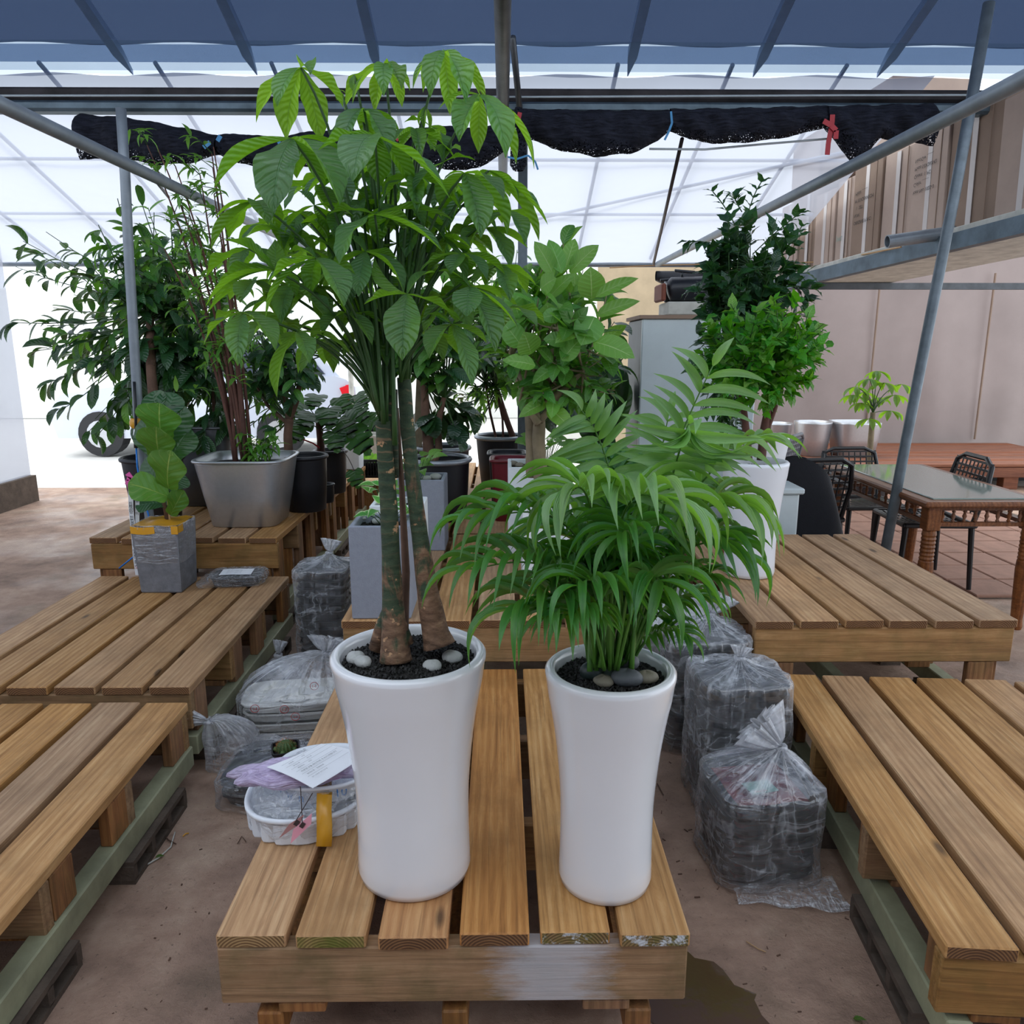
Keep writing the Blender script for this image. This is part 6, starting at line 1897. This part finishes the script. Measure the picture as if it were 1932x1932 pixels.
# car seen from its rear three quarter: length along X
def carx(prof, y0, y1, mat, name):
    n = len(prof); m = MB()
    m.add([(a, y0, b) for a, b in prof] + [(a, y1, b) for a, b in prof], [tuple(range(n - 1, -1, -1))] + [tuple(range(n, 2 * n))] + [((i + 1) % n, n + (i + 1) % n, n + i, i) for i in range(n)])
    return m.build(name, mat, car)
carx([(-3.4, .25), (.62, .25), (.74, .45), (.72, .95), (.60, 1.05), (.45, 1.10), (-2.1, 1.02), (-3.3, .85), (-3.5, .6)], 0, 1.7, 'car_paint', 'body')
carx([(.50, 1.08), (.10, 1.52), (-.2, 1.60), (-1.2, 1.62), (-1.7, 1.45), (-2.3, 1.02)], .10, 1.60, 'car_paint', 'cabin')
carx([(.30, 1.12), (.02, 1.46), (-.55, 1.50), (-.55, 1.10)], .085, .11, 'car_glass', 'window')
carx([(-.62, 1.10), (-.62, 1.50), (-1.25, 1.52), (-1.65, 1.36), (-2.05, 1.08)], .085, .11, 'car_glass', 'window')
m = MB(); m.lathe([(.02, 0), (.05, .0), (.06, .06), (.06, .20), (.04, .26), (.02, .26)], 6, c=(.62, .02, .72)); m.box((.62, -.01, .85), (.14, .05, .24), M=Matrix.Rotation(-.35, 3, 'Y')); m.build('tail_light', 'tail_red', car)
for wx in (-.35, -2.8):
    m = MB(); m.tube([(wx, -.02, .31), (wx, .22, .31)], .31, 24); w_ = m.build('wheel', 'black_plastic', car)
    m = MB(); m.tube([(wx, -.03, .31), (wx, .0, .31)], .19, 16); m.build('hub_cap', 'silver', w_)
m = MB(); m.box((0, 0, 1.05), (1.5, 2.6, 1.9), ch=.04); van = m.build('van_box', 'pale_wall', loc=(P(690, 760, 13.5).x, 14.6, .15)); tag(van, 'pale box body of a van beyond the car', 'van')
for wy in (-.8, .8):
    m = MB(); m.tube([(-.6, wy, .1), (.6, wy, .1)], .25, 16); m.build('wheel', 'black_plastic', van)
m = MB(); m.tube([(0, 0, 0), (0, 0, 1.5)], .03, 10); tag(m.build('pole', 'styro', loc=(P(664, 760, 9.4).x, 9.4, 0)), 'pale thin pole standing in the yard by the van', 'pole')
# ------------------------------------------------------------------ china doll trees in tall waisted white pots (right raised bench)
def doll(px, D, r0, r1, h, label, crowns, trunks, seed, mats, zb=.53):
    b = P(px, 1000, D); b.z = zb
    t = empty('potted_china_doll', b, 0, label, 'potted plant')
    m = MB(); m.lathe(tall_pot_prof(r0, r1, h, soil=.04), 56, cap0=True); m.build('pot', 'ceramic_matt', t, smooth=True)
    soil_disc(r1 - .026, h - .04, parent=t, granules=300, gr=.005)
    random.seed(seed)
    ends = []
    for tr in trunks:
        pts = [P(x, y_, d) for x, y_, d, r in tr]
        trunk('trunk', pts, [q[3] for q in tr], 'bark_red', t, b, n=10, lump=.05); ends.append(pts[-1])
    bg_ = LeafBag(290)
    for (cx, cy, cd, rx, ry, rz, tips, per, size) in crowns:
        C0 = P(cx, cy, cd); s = (C0 - Vector((0, 0, CAM_H))).length / 1470
        crown(t, b, bg_, C0, (rx * s, ry, rz * s), tips, per, 'ovate', mats, size, .58, ends, 'stem_green', br=.0024, droop=.35, shell=.35, bow=(.05, .1), fold=.10, nv=5, nu=2, wave=.1)
    bg_.flush(t, b)
    return t
doll(1417, 3.37, .112, .142, .515, 'bushy bright green china doll tree in the front tall white pot at right',
     [(1430, 655, 3.37, 118, .27, 98, 85, 13, .068), (1420, 740, 3.36, 85, .18, 45, 22, 9, .06), (1505, 650, 3.36, 62, .16, 72, 18, 10, .064)],
     [[(1412, 868, 3.37, .018), (1409, 820, 3.37, .016), (1402, 760, 3.37, .013), (1392, 710, 3.37, .009)], [(1436, 868, 3.40, .020), (1442, 810, 3.40, .019), (1455, 740, 3.40, .013), (1460, 700, 3.4, .009)], [(1440, 830, 3.40, .013), (1462, 770, 3.40, .011), (1480, 715, 3.40, .008)]],
     101, ['leaf_doll_bright', 'leaf_doll_bright', 'leaf_ficus_light'])
doll(1416, 3.95, .125, .160, .56, 'tall dark green china doll tree in the rear tall white pot at right',
     [(1415, 555, 3.95, 108, .30, 95, 62, 13, .085), (1418, 465, 3.95, 92, .26, 62, 34, 12, .085), (1385, 680, 3.9, 85, .2, 70, 24, 11, .075), (1350, 800, 3.82, 45, .12, 45, 12, 10, .07)],
     [[(1445, 830, 3.95, .022), (1450, 770, 3.95, .020), (1440, 680, 3.95, .016), (1425, 560, 3.95, .012), (1415, 500, 3.95, .007)], [(1410, 830, 3.95, .016), (1395, 760, 3.95, .013), (1380, 680, 3.95, .009)]],
     102, ['leaf_doll_dark', 'leaf_doll_dark', 'leaf_dark'])
# leading shoots at the very top of the dark one
tp_ = bpy.data.objects['potted_china_doll.001']
off = Vector(tp_.location)
for pts in (((1408, 480), (1385, 405), (1345, 362)), ((1408, 480), (1400, 400), (1436, 344)), ((1400, 400), (1390, 385), (1385, 370)), ((1420, 480), (1470, 430), (1510, 402)), ((1400, 470), (1340, 455), (1300, 455)), ((1430, 520), (1490, 470), (1512, 428))):
    q = [P(x, y_, 3.93) for x, y_ in pts]
    m = MB(); m.tube([p - off for p in bez(q[0], q[1], q[2], 8)], .0028, 5); st = m.build('twig', 'stem_green', tp_)
    bz = bez(q[0], q[1], q[2], 8)
    for k in range(3, 9):
        for s in (-1, 1):
            d = ((bz[k] - bz[k - 1]).normalized() + Vector((s * .8, random.uniform(-.5, .3), -.5 * abs(s)))).normalized(); L = random.uniform(.05, .075)
            place('leaf', leaf_mesh('ovate', 'leaf_doll_dark', .08, .1, 5, .1, 0, 0, 2), orient(bz[k] - off, d, UPV + Vector((0, -.3, 0)), L * .55, L, L), st)

# ------------------------------------------------------------------ upright fridge with things on top
FRX, FRY, FRZ = .86, 4.95, 1.69
fr = empty('fridge', (FRX, FRY, 0), radians(-2), 'pale upright fridge with a dark side behind the palm', 'fridge')
m = MB(); m.box((.36, .35, FRZ / 2), (.72, .66, FRZ), ch=.006); m.build('body', 'fridge_grey', fr)
m = MB(); m.box((.36, .008, FRZ * .5 + .01), (.722, .03, FRZ - .02), ch=.006); m.build('door', 'fridge_white', fr)
m = MB(); m.box((.36, .33, FRZ + .012), (.76, .70, .022)); m.build('top_board', 'cardboard_dark', fr)
m = MB(); m.box((0, 0, .045), (.62, .36, .085), ch=.008); o = m.build('foam_box', 'styro', loc=(FRX + .50, FRY + .32, FRZ + .024), rz=radians(-2)); tag(o, 'flat dirty white foam box on top of the fridge', 'box')
m = MB(); m.box((0.03, -.181, .045), (.16, .002, .05)); m.build('label', 'yellow_tape_pale', o)
m = MB(); m.tube([(-.30, -.07, .075), (-.28, -.07, .08), (0, -.07, .085), (.32, -.07, .10)], [.05, .075, .078, .075], 16); m.tube([(-.29, .07, .075), (0, .07, .08), (.32, .07, .09)], .07, 16)
m.tube([(-.20, -.02, .155), (-.20, -.02, .20)], .008, 6); m.tube([(-.25, -.02, .20), (-.12, -.02, .19)], .010, 6); m.tube([(-.34, -.02, .14), (-.26, -.02, .145)], .009, 6); m.tube([(.05, -.02, .18), (.22, -.02, .215)], .009, 6)
o = m.build('net_bundle', 'tarp_dark', loc=(FRX + .50, FRY + .32, FRZ + .112), smooth=True); tag(o, 'black rolled bundle tied up on the foam box above the fridge', 'bundle')
m = MB(); m.box((0, 0, .06), (.03, .26, .11), ch=.01); o = m.build('clay_tile', 'red_brown', loc=(FRX + .165, FRY + .32, FRZ + .112)); tag(o, 'reddish brown end piece beside the black bundle', 'tile')

# ------------------------------------------------------------------ timber deck with silver pots
DX0, DX1, DY0, DY1, DZ = 2.55, 6.5, 8.15, 10.0, .28
dk = empty('timber_deck', (DX0, DY0, 0), 0, 'low red brown timber deck along the tent wall', 'deck')
pm_ = MB().box((0, 0, 0), (DX1 - DX0, .115, .03), ch=.004).mesh('plank', 'deck_wood')
for k in range(int((DY1 - DY0) / .12)): place('plank', pm_, Matrix.Translation(((DX1 - DX0) / 2, .06 + .12 * k, DZ - .015 + random.uniform(-.001, .001))), dk)
m = MB(); m.box(((DX1 - DX0) / 2, .03, DZ - .09), (DX1 - DX0, .04, .11), ch=.004); m.build('fascia', 'deck_wood', dk)
for x in (.55, 1.7, 2.9): 
    m = MB(); m.box((x, .10, (DZ - .145) / 2), (.16, .12, DZ - .145), ch=.004); m.build('leg', 'deck_wood', dk)
m = MB(); m.box(((DX1 - DX0) / 2, .60, (DZ - .05) / 2), (DX1 - DX0, .03, DZ - .05)); m.build('skirt', 'black_plastic', dk)
def deckpot(px, D, r0, r1, h, label, sq=None, mat='silver'):
    b = P(px, 860, D)
    t = empty('silver_pot', (b.x, D, DZ), 0, label, 'pot')
    round_pot(t, r0, r1, h, mat, None, sq=sq, n=40, soil=.06)
deckpot(1529, 8.9, .165, .215, .385, 'round brushed silver pot on the deck, middle of the three')
deckpot(1607, 8.85, .20, .245, .39, 'square brushed silver pot on the deck behind the small money tree', sq=(5, 1))
deckpot(1462, 9.3, .14, .18, .33, 'small silver pot half hidden behind the tall white pots on the deck')
# small money tree standing on a low pot beyond the table
sb_ = P(1642, 900, 7.2)
SM = empty('small_money_tree', (sb_.x, 7.2, 0), 0, 'small young money tree with one straight pale trunk beyond the carved table', 'potted plant')
b = Vector((sb_.x, 7.2, 0))
round_pot(SM, .14, .17, .30, 'pot_black', n=28)
trunk('trunk', [P(1640, 905, 7.2), P(1642, 840, 7.2), P(1647, 778, 7.2)], [.030, .027, .022], 'bark_grey', SM, b, n=10)
random.seed(111)
for (x, y_) in ((1615, 730), (1640, 715), (1668, 722), (1690, 745), (1625, 760), (1660, 750), (1610, 745), (1680, 775), (1640, 790), (1655, 700), (1632, 740), (1700, 725)):
    H = P(x, y_, 7.2 + random.uniform(-.12, .12)); st = petiole(SM, b, P(1647, 780, 7.2), H, .004)
    for k in range(6):
        a = k * 1.05 + random.random(); L = random.uniform(.13, .18)
        d = Vector((cos(a), sin(a), -.75)).normalized()
        leaf_at(st, leaf_mesh('pachira', 'leaf_pachira_young', .10, .2, 7, 0, 0, 0, 2), H, H + d * L, L * .34, UPV + Vector((cos(a), sin(a), 0)), off=b)

# ------------------------------------------------------------------ carved table, outdoor chairs, jacket
TX, TY0, TY1, TZ, TW = 2.24, 4.0, 5.28, .73, .64
tbm = empty('carved_table', (TX, TY0, 0), 0, 'carved brown wooden table with glass top and turned legs at right', 'table')
TL = TY1 - TY0
m = MB(); m.box((TW / 2, TL / 2, TZ - .018), (TW + .04, TL + .04, .032), ch=.010); m.build('table_top', 'table_wood', tbm)
m = MB(); m.box((TW / 2, TL / 2, TZ + .001), (TW - .10, TL - .10, .010), ch=.003); m.build('glass', 'glass_top', tbm)
for (x, y_) in ((.05, .05), (TW - .05, .05), (.05, TL - .05), (TW - .05, TL - .05)):
    m = MB(); m.box((x, y_, TZ - .10), (.075, .075, .13), ch=.004)
    prof = [(.030, 0), (.034, .02), (.030, .06), (.036, .20), (.041, .34), (.038, .39)]
    for k in range(7): prof += [(.034, .395 + k * .022), (.038, .406 + k * .022)]
    prof += [(.034, .56), (.036, TZ - .16)]
    m.lathe(prof, 16, c=(x, y_, 0), cap0=True); m.build('leg', 'table_wood', tbm)
for (a, b_, n) in (((.05, .05), (.05, TL - .05), 14), ((.05, .05), (TW - .05, .05), 9), ((TW - .05, .05), (TW - .05, TL - .05), 14), ((.05, TL - .05), (TW - .05, TL - .05), 9)):
    A, B = Vector((*a, 0)), Vector((*b_, 0)); c = (A + B) / 2; d = B - A
    sz = (abs(d.x) + .02, abs(d.y) + .02)
    m = MB()
    for z, hh in ((TZ - .046, .026), (TZ - .135, .022)): m.box((c.x, c.y, z), (max(.022, sz[0] - .07 if d.x else .022), max(.022, sz[1] - .07 if d.y else .022), hh))
    m.build('apron_rail', 'table_wood', tbm)
    sm_ = MB().lathe([(.006, 0), (.011, .006), (.006, .014), (.012, .032), (.006, .05), (.011, .058), (.006, .064)], 8).mesh('spindle', 'table_wood', True)
    for i in range(1, n):
        p = A.lerp(B, i / n); place('spindle', sm_, Matrix.Translation((p.x, p.y, TZ - .124)), tbm)

def chair(x, y_, rz, label, mat='black_plastic', arms=True, zs=1.0):
    t = empty('outdoor_chair', (x, y_, 0), rz, label, 'chair')
    m = MB()
    def seatf(u, v): return (-.22 + .44 * u, -.22 + .44 * v, .44 - .015 * sin(pi * v) + (.03 * (1 - v) ** 3 if False else 0))
    for k in range(15):
        y0 = -.20 + k * .0285
        m.grid(lambda u, v, y0=y0: (-.20 + .40 * u, y0 + .016 * v, .445 - .018 * sin(pi * u)), 6, 1)
    for k in range(9): m.box((-.20 + k * .05, 0, .440 - .018 * sin(pi * k / 8)), (.012, .42, .008))
    m.box((0, -.215, .435), (.46, .03, .03), ch=.008); m.box((0, .215, .435), (.46, .03, .03), ch=.008); m.box((-.22, 0, .435), (.03, .44, .03), ch=.008); m.box((.22, 0, .435), (.03, .44, .03), ch=.008)
    m.build('seat', mat, t)
    for sx in (-1, 1):
        for sy in (-1, 1):
            m = MB(); m.tube([(sx * .205, sy * .20, .44), (sx * .22, sy * .225, 0)], [.019, .014], 8); m.build('leg', mat, t)
    m = MB()
    m.tube([(-.21, .20, .44), (-.225, .25, .65), (-.20, .28, .80), (-.12, .29, .84), (.12, .29, .84), (.20, .28, .80), (.225, .25, .65), (.21, .20, .44)], .016, 8)
    for k in range(8):
        z = .52 + k * .042; yy = .20 + (z - .44) * .22
        m.box((0, yy, z), (.42, .010, .014))
    for k in range(9): m.tube([(-.18 + k * .045, .22, .50), (-.18 + k * .045, .285, .82)], .005, 5)
    m.build('backrest', mat, t)
    t.scale = (1, 1, zs)
    for sx in (-1, 1) if arms else ():
        m = MB(); m.tube([(sx * .225, .25, .66), (sx * .25, .05, .67), (sx * .25, -.16, .66), (sx * .235, -.20, .60), (sx * .215, -.20, .44)], .014, 8); m.build('armrest', mat, t)
    return t
chair(2.66, 5.62, 0.05, 'black slatted chair at the far side of the carved table', zs=.9)
chair(2.72, 4.90, -pi / 2 - .05, 'black slatted chair tucked under the carved table', arms=False)
chair(2.05, 6.2, -2.2, 'grey black armchair standing between the white pot and the table', 'grey_plastic')
chair(1.92, 5.02, .2 + pi, 'dark chair under the black jacket')
# black jacket thrown over a chair back
jk = MB()
def jf(u, v):
    a = -1.5 + 3.0 * u; w = .20 + .13 * v
    zt = .86 + .03 * cos(a * 1.2)
    y_ = -.06 * cos(a) - .10 * v - .03 * sin(9 * u + 2 * v) * v
    x = w * sin(a) * 1.05
    return (x, y_ * (1.0), zt - .60 * v - .10 * abs(sin(a)) ** 2 * (1 - v) - .02 * sin(13 * u) * v)
jk.grid(jf, 40, 12); jk.grid(lambda u, v: tuple(Vector(jf(1 - u, v)) + Vector((0, .10, 0))), 40, 12)
o = jk.build('jacket', 'cloth_black', loc=(1.78, 4.68, -.02), smooth=True, rz=-.15); tag(o, 'black jacket draped over a chair back behind the right raised bench', 'jacket')
m = MB(); m.box((0, 0, .36), (.16, .22, .72), ch=.01); m.box((0, 0, .735), (.20, .26, .035), ch=.008)
o = m.build('water_cooler', 'fridge_white', loc=(P(1478, 960, 4.40).x - .04, 4.38, 0)); tag(o, 'narrow pale blue white cabinet half hidden by the front tall white pot', 'cabinet')
m = MB(); m.lathe([(.03, 0), (.09, .01), (.12, .06), (.08, .12), (.02, .14)], 20); o = m.build('sack', 'pale_sack', loc=(1.93, 5.02, .452), smooth=True); tag(o, 'small pale cloth sack on the seat by the jacket', 'sack')

# ------------------------------------------------------------------ shelter roof beam with cardboard cartons on it
def bx(m, a, b, w, h):
    """beam from a to b"""
    a, b = Vector(a), Vector(b); d = b - a; L = d.length
    M = orient((a + b) / 2, d, UPV).to_3x3()
    return m.box((a + b) / 2, (w, L, h), M=M)
A = P(1455, 543, 7.6); B = P(1700, 482, 5.6)
B2 = A + (B - A) * 1.9
m = MB(); bx(m, A, B2, .07, .10); o = m.build('shelter_beam', 'gutter_grey'); tag(o, 'dark grey sloping edge beam of the shelter below the cardboard cartons', 'beam')
A2 = P(1478, 540, 7.7); m = MB(); bx(m, A2, A2 + Vector((4.5, .0, .0)), .06, .06); o = m.build('shelter_beam', 'steel_round'); tag(o, 'dark thin rail running level in front of the tent wall', 'beam')
m = MB(); m.tube([A + Vector((.03, 0, 0)), (A.x + .03, A.y, 0)], .02, 8); m.tube([B2 + Vector((.0, 0, 0)), (B2.x + .0, B2.y, 0)], .025, 8)
o = m.build('shelter_post', 'steel_round'); tag(o, 'thin posts carrying the shelter edge beam', 'post')
# deck board under the cartons
dirv = (B2 - A).normalized(); side = Vector((dirv.y, -dirv.x, 0)).normalized()
if side.x < 0: side = -side
up_ = side.cross(dirv)
if up_.z < 0: up_ = -up_
MR = Matrix((side, dirv, up_)).transposed()
Ls = (B2 - A).length
def slabobj(name, mat, s0, s1, o0, o1, z0, z1, label, cat, dy=0):
    """piece on the shelter: s along the edge (from the far end), o outward, z above the beam"""
    c = A + dirv * ((s0 + s1) / 2) + side * ((o0 + o1) / 2) + up_ * ((z0 + z1) / 2)
    m = MB(); m.box((0, 0, 0), (o1 - o0, s1 - s0, z1 - z0), ch=.004)
    o = m.build(name, mat); o.matrix_basis = Matrix.Translation(c) @ MR.to_4x4()
    return tag(o, label, cat), m, c
o, _, _ = slabobj('shelter_board', 'styro', -.1, Ls, .0, 1.2, .055, .09, 'pale board under the row of cartons on the shelter', 'board')
# cartons: (s0, s1, z1) long flat cartons standing upright in a row
ss = [.02, .36, .66, .98, 1.24, 1.62, 1.98, 2.34, 2.80, 3.2]
lab = ['short tall carton at the far end of the shelter row', 'second carton of the shelter row with a strip of clear tape', 'third carton of the shelter row', 'carton with faint green stamp in the shelter row', 'carton carrying upside down printing in the middle of the row', 'carton beside the first printed one, a dark gap at its left', 'wide carton with upside down Item and Color printing', 'plain carton nearest the grey pipe end', 'last carton at the near end of the shelter row']
cs_ = []
for i in range(9):
    h_ = .62 + .04 * sin(i * 2.1) + (.07 if i > 3 else 0)
    o, m_, c = slabobj('carton', 'cardboard' if i % 3 != 1 else 'cardboard_dark', ss[i] + .004, ss[i + 1] - .004, .06 + .015 * (i % 2), .75, .092, .092 + h_, lab[i], 'carton')
    cs_.append((o, ss[i + 1] - ss[i], h_)); o['group'] = 'cartons on the shelter roof'
    # tape strips and flap seam on the face that looks at the aisle
    m = MB(); m.box((-.3455 - (0 if i % 2 else .0), 0.0, 0), (.004, .045, h_ * .96)); m.build('tape_strip', 'clear_tape', o)
    m = MB(); m.box((-.3465, (ss[i + 1] - ss[i]) * .30, 0), (.005, .006, h_ * .98)); m.build('flap_seam', 'cardboard_dark', o)
def ctext(i, lines, size, mat, y0, z0):
    o = cs_[i][0]
    M0 = Matrix(((0, 0, -1), (-1, 0, 0), (0, 1, 0))).to_4x4()      # text x -> -local y ; text y -> up ; faces -x
    for k, ln_ in enumerate(lines):
        M = Matrix.Translation((-.352, y0, z0 + k * size * 1.5)) @ M0 @ Matrix.Rotation(pi, 4, 'Z')
        text_mesh(ln_, size, mat, M, o)
ctext(4, ['ORIGINE P.R.C', 'N.W.', '  1  SET', 'M 35X26X42CM', 'Meas: ____'], .036, 'ink_black', -.15, -.10)
ctext(6, ['Item No 1025-3', 'Color ____', 'Quant  1 PC', 'Meas 53X26X42', 'Net/Gw ____'], .034, 'ink_black', -.15, -.02)
ctext(3, ['JWL'], .05, 'ink_green', -.09, -.12)
for i, (s0, s1, o0, zz, h_, lb_) in enumerate(((.10, .60, .10, .68, .50, 'crushed carton standing on top at the left end'), (.60, .96, .12, .70, .46, 'narrow second tier carton beside the crushed one'), (.96, 1.6, .10, .70, .54, 'second tier carton behind the red ribbon'))):
    o, _, _ = slabobj('carton', 'cardboard_dark' if i == 1 else 'cardboard', s0, s1 - .01, o0, .7, zz + .06, zz + .06 + h_, lb_, 'carton'); o['group'] = 'cartons on the shelter roof'
pe = P(1674, 456, 5.2); m = MB(); 
m.lathe([(.034, 0), (.040, 0), (.040, .9), (.034, .9), (.034, 0)], 20)
o = m.build('pipe_end', 'steel_pale', smooth=False); o.matrix_basis = Matrix.Translation(pe) @ Matrix.Rotation(radians(82), 4, 'Y'); tag(o, 'short open ended grey pipe lying by the shelter edge', 'pipe')
# black film roll hanging under the eave at the left of the cartons
m = MB()
A = P(1238, 507, 7.6); B = P(1480, 492, 7.2)
m.grid(lambda u, v: (A.x + (B.x - A.x) * u, A.y + .04 * sin(2 * pi * v), A.z - .02 - (.06 + .05 * abs(sin(7 * u))) * (1 - cos(2 * pi * v)) / 2 * (1.5 if u < .5 else .9)), 40, 10)
o = m.build('black_film_roll', 'tarp_dark', smooth=True); tag(o, 'crumpled black film rolled under the eave behind the dark china doll tree', 'film roll')
m = MB(); m.tube([P(1150, 505, 7.7), P(1250, 500, 7.7), P(1560, 494, 6.9), P(1700, 466, 5.4)], .006, 5); o = m.build('eave_wire', 'stick_wood'); tag(o, 'thin tan cord running along the eave and the cartons', 'cord')

# ------------------------------------------------------------------ black shade net rolled up below the gutter
def net(top, bot, D, label, thick=.075, cells=70):
    """top/bot: photo outlines (px,py) of one festoon"""
    m = MB()
    x0, x1 = top[0][0], top[-1][0]
    def fn(u, v):
        x = x0 + (x1 - x0) * u
        a, b = P(x, interp(top, x), D), P(x, interp(bot, x), D)
        vv = abs(v * 2 - 1)       # 1 at both ends (top), 0 at the fold (bottom)
        s = 1 if v < .5 else -1
        p = b.lerp(a, vv)
        w = thick * sin(pi * min(1, vv)) ** .6 if vv < 1 else 0
        p.y += -s * w * (1 + .25 * sin(x * .11 + 5 * vv)) + .004 * sin(x * .31 + 11 * v)
        p.z += .004 * sin(x * .09 + 7 * v)
        return tuple(p)
    vs = []; fs = []; uvs = []
    nv = 16
    for j in range(nv + 1):
        for i in range(cells + 1): vs.append(fn(i / cells, j / nv))
    for j in range(nv):
        for i in range(cells):
            a = j * (cells + 1) + i
            fs.append((a, a + 1, a + cells + 2, a + cells + 1))
            uvs.append([((i + di) / cells, abs((j + dj) / nv * 2 - 1)) for di, dj in ((0, 0), (1, 0), (1, 1), (0, 1))])
    m.add(vs, fs, uvs)
    o = m.build('shade_net', 'shade_net', smooth=True)
    return tag(o, label, 'shade net', 'rolled black shade netting')
net([(976, 206), (1100, 208), (1262, 208)], [(976, 250), (1000, 262), (1040, 280), (1120, 296), (1190, 290), (1240, 268), (1264, 246)], 4.90, 'black rolled shade net hanging in a swag right of the middle post')
net([(1264, 206), (1400, 204), (1558, 200)], [(1264, 246), (1300, 264), (1360, 272), (1440, 266), (1510, 254), (1556, 240)], 4.90, 'black rolled shade net in the swag between blue tie and red ribbon')
net([(1558, 200), (1650, 198), (1760, 196)], [(1558, 240), (1580, 276), (1608, 308), (1640, 286), (1660, 262), (1760, 275)], 4.88, 'black shade net sagging to a point right of the red ribbon')
net([(150, 215), (242, 222), (330, 238), (412, 255)], [(150, 300), (242, 302), (300, 312), (360, 308), (414, 292)], 4.90, 'black shade net swag at the far left above the plants')
net([(414, 254), (470, 253), (528, 262)], [(414, 292), (450, 308), (480, 315), (528, 304)], 4.90, 'short black shade net swag between the blue ties at left')
net([(528, 258), (600, 246), (680, 244), (740, 248)], [(528, 304), (600, 318), (680, 322), (742, 304)], 4.90, 'black shade net swag behind the upper leaves of the money tree')
net([(742, 250), (820, 238), (900, 240), (960, 236)], [(742, 300), (800, 316), (880, 322), (905, 316), (960, 282)], 4.90, 'black shade net swag with open torn mesh left of the middle pipe')
m = MB(); m.lathe([(.03, 0), (.05, .03), (.045, .16), (.035, .28), (.02, .34)], 14); q = P(978, 322, 4.9)
o = m.build('net_knot', 'shade_net', loc=tuple(q), smooth=True); tag(o, 'bunched end of black net tied against the middle post', 'net')
def strip(pts, D, w, mat, label, cat='tie'):
    m = MB(); P0 = [P(x, y_, D) for x, y_ in pts]
    for a, b in zip(P0, P0[1:]):
        s = (b - a).cross(Vector((0, 1, 0))).normalized() * w
        m.add([a - s, a + s, b + s, b - s, a - s + Vector((0, .003, 0)), a + s + Vector((0, .003, 0)), b + s + Vector((0, .003, 0)), b - s + Vector((0, .003, 0))], [(0, 1, 2, 3), (7, 6, 5, 4), (0, 3, 7, 4), (1, 5, 6, 2)])
    return tag(m.build('tie_strip', mat), label, cat)
strip([(1266, 210), (1268, 232), (1262, 248), (1254, 264)], 4.80, .006, 'blue_string', 'blue string tying the net swags at the right')
strip([(1571, 216), (1570, 232), (1567, 250), (1563, 270), (1561, 292)], 4.78, .014, 'red_ribbon', 'long tail of the red ribbon bow on the net', 'ribbon')
strip([(1554, 228), (1568, 236), (1578, 246), (1577, 262)], 4.77, .014, 'red_ribbon', 'loop of the red ribbon bow on the net', 'ribbon')
strip([(981, 212), (978, 227)], 4.80, .012, 'red_ribbon', 'small red strip on the net by the middle post')
strip([(384, 278), (396, 268)], 4.80, .012, 'blue_string', 'lower pale blue tie on the left net')
strip([(410, 266), (416, 256)], 4.80, .012, 'blue_string', 'upper pale blue tie on the left net')
strip([(524, 262), (528, 272)], 4.80, .010, 'blue_string', 'blue tie right of the left net swag')
strip([(958, 296), (975, 300), (996, 293), (1010, 305), (1015, 320)], 4.80, .005, 'blue_string', 'blue string knotted round the bunched net at the middle post')
strip([(745, 262), (760, 247), (770, 262)], 4.80, .02, 'red_ribbon', 'red cloth scrap on the net behind the money tree')
# ------------------------------------------------------------------ small litter on the floor
def twig(pts, z, r, mat, label, cat='twig'):
    m = MB(); m.tube([PZ(x, y_, z) for x, y_ in pts], r, 5)
    return tag(m.build('fallen_twig', mat), label, cat)
twig([(269, 1636), (300, 1618), (322, 1598), (330, 1570)], .006, .0022, 'styro', 'pale curved dry twig on the floor at lower left')
twig([(303, 1568), (318, 1585), (332, 1592)], .006, .0022, 'bark_brown', 'short dark twig crossing the pale twig at lower left')
twig([(448, 1592), (456, 1578), (464, 1588)], .006, .0018, 'bark_brown', 'tiny forked dark twig on the floor left of the front bench')
twig([(1240, 1478), (1252, 1500)], .006, .0015, 'bark_brown', 'thin dark twig on the floor right of the palm pot')
twig([(1408, 1776), (1430, 1790), (1445, 1796)], .006, .0015, 'stick_wood', 'thin straw on the floor in the right aisle')
m = MB(); a = PZ(345, 1578, .004); b = PZ(356, 1572, .004); m.tube([a, a.lerp(b, .5) + Vector((0, 0, .004)), b], .0022, 5)
tag(m.build('tape_shred', 'yellow_tape'), 'tiny shred of yellow tape on the floor at lower left', 'scrap')
random.seed(200)
dl = MB()
for i in range(420):
    x, y_ = random.choice(((-1, 1), (1, 1)))[0] * random.uniform(.42, .95), random.uniform(.9, 4.2)
    s = random.uniform(.0012, .004)
    a = random.uniform(0, 3.1)
    dl.box((x, y_, s * .5 + .0005), (s * random.uniform(1, 5), s, s * .7), M=Matrix.Rotation(a, 3, 'Z'))
o = dl.build('floor_debris', 'bark_brown'); tag(o, 'crumbs of bark and dirt scattered over the earth floor', 'debris', kind='stuff')
random.seed(201)
for i, (x, y_, lab) in enumerate(((293, 1617, 'small green fallen leaf beside the pale twig'), (1680, 1735, 'green fallen leaf on the floor under the right bench'), (1675, 1712, 'second green fallen leaf just above the other under the right bench'), (1610, 1922, 'green fallen leaf at the foot of the right bench'))):
    p = PZ(x, y_, .006); L = .03
    o = place('fallen_leaf', leaf_mesh('ovate', 'leaf_fiddle', .1, .1, 6, 0, 0, 0, 2), orient(p, Vector((cos(i * 2), sin(i * 2), .1)), UPV, L * .5, L, L)); tag(o, lab, 'leaf')
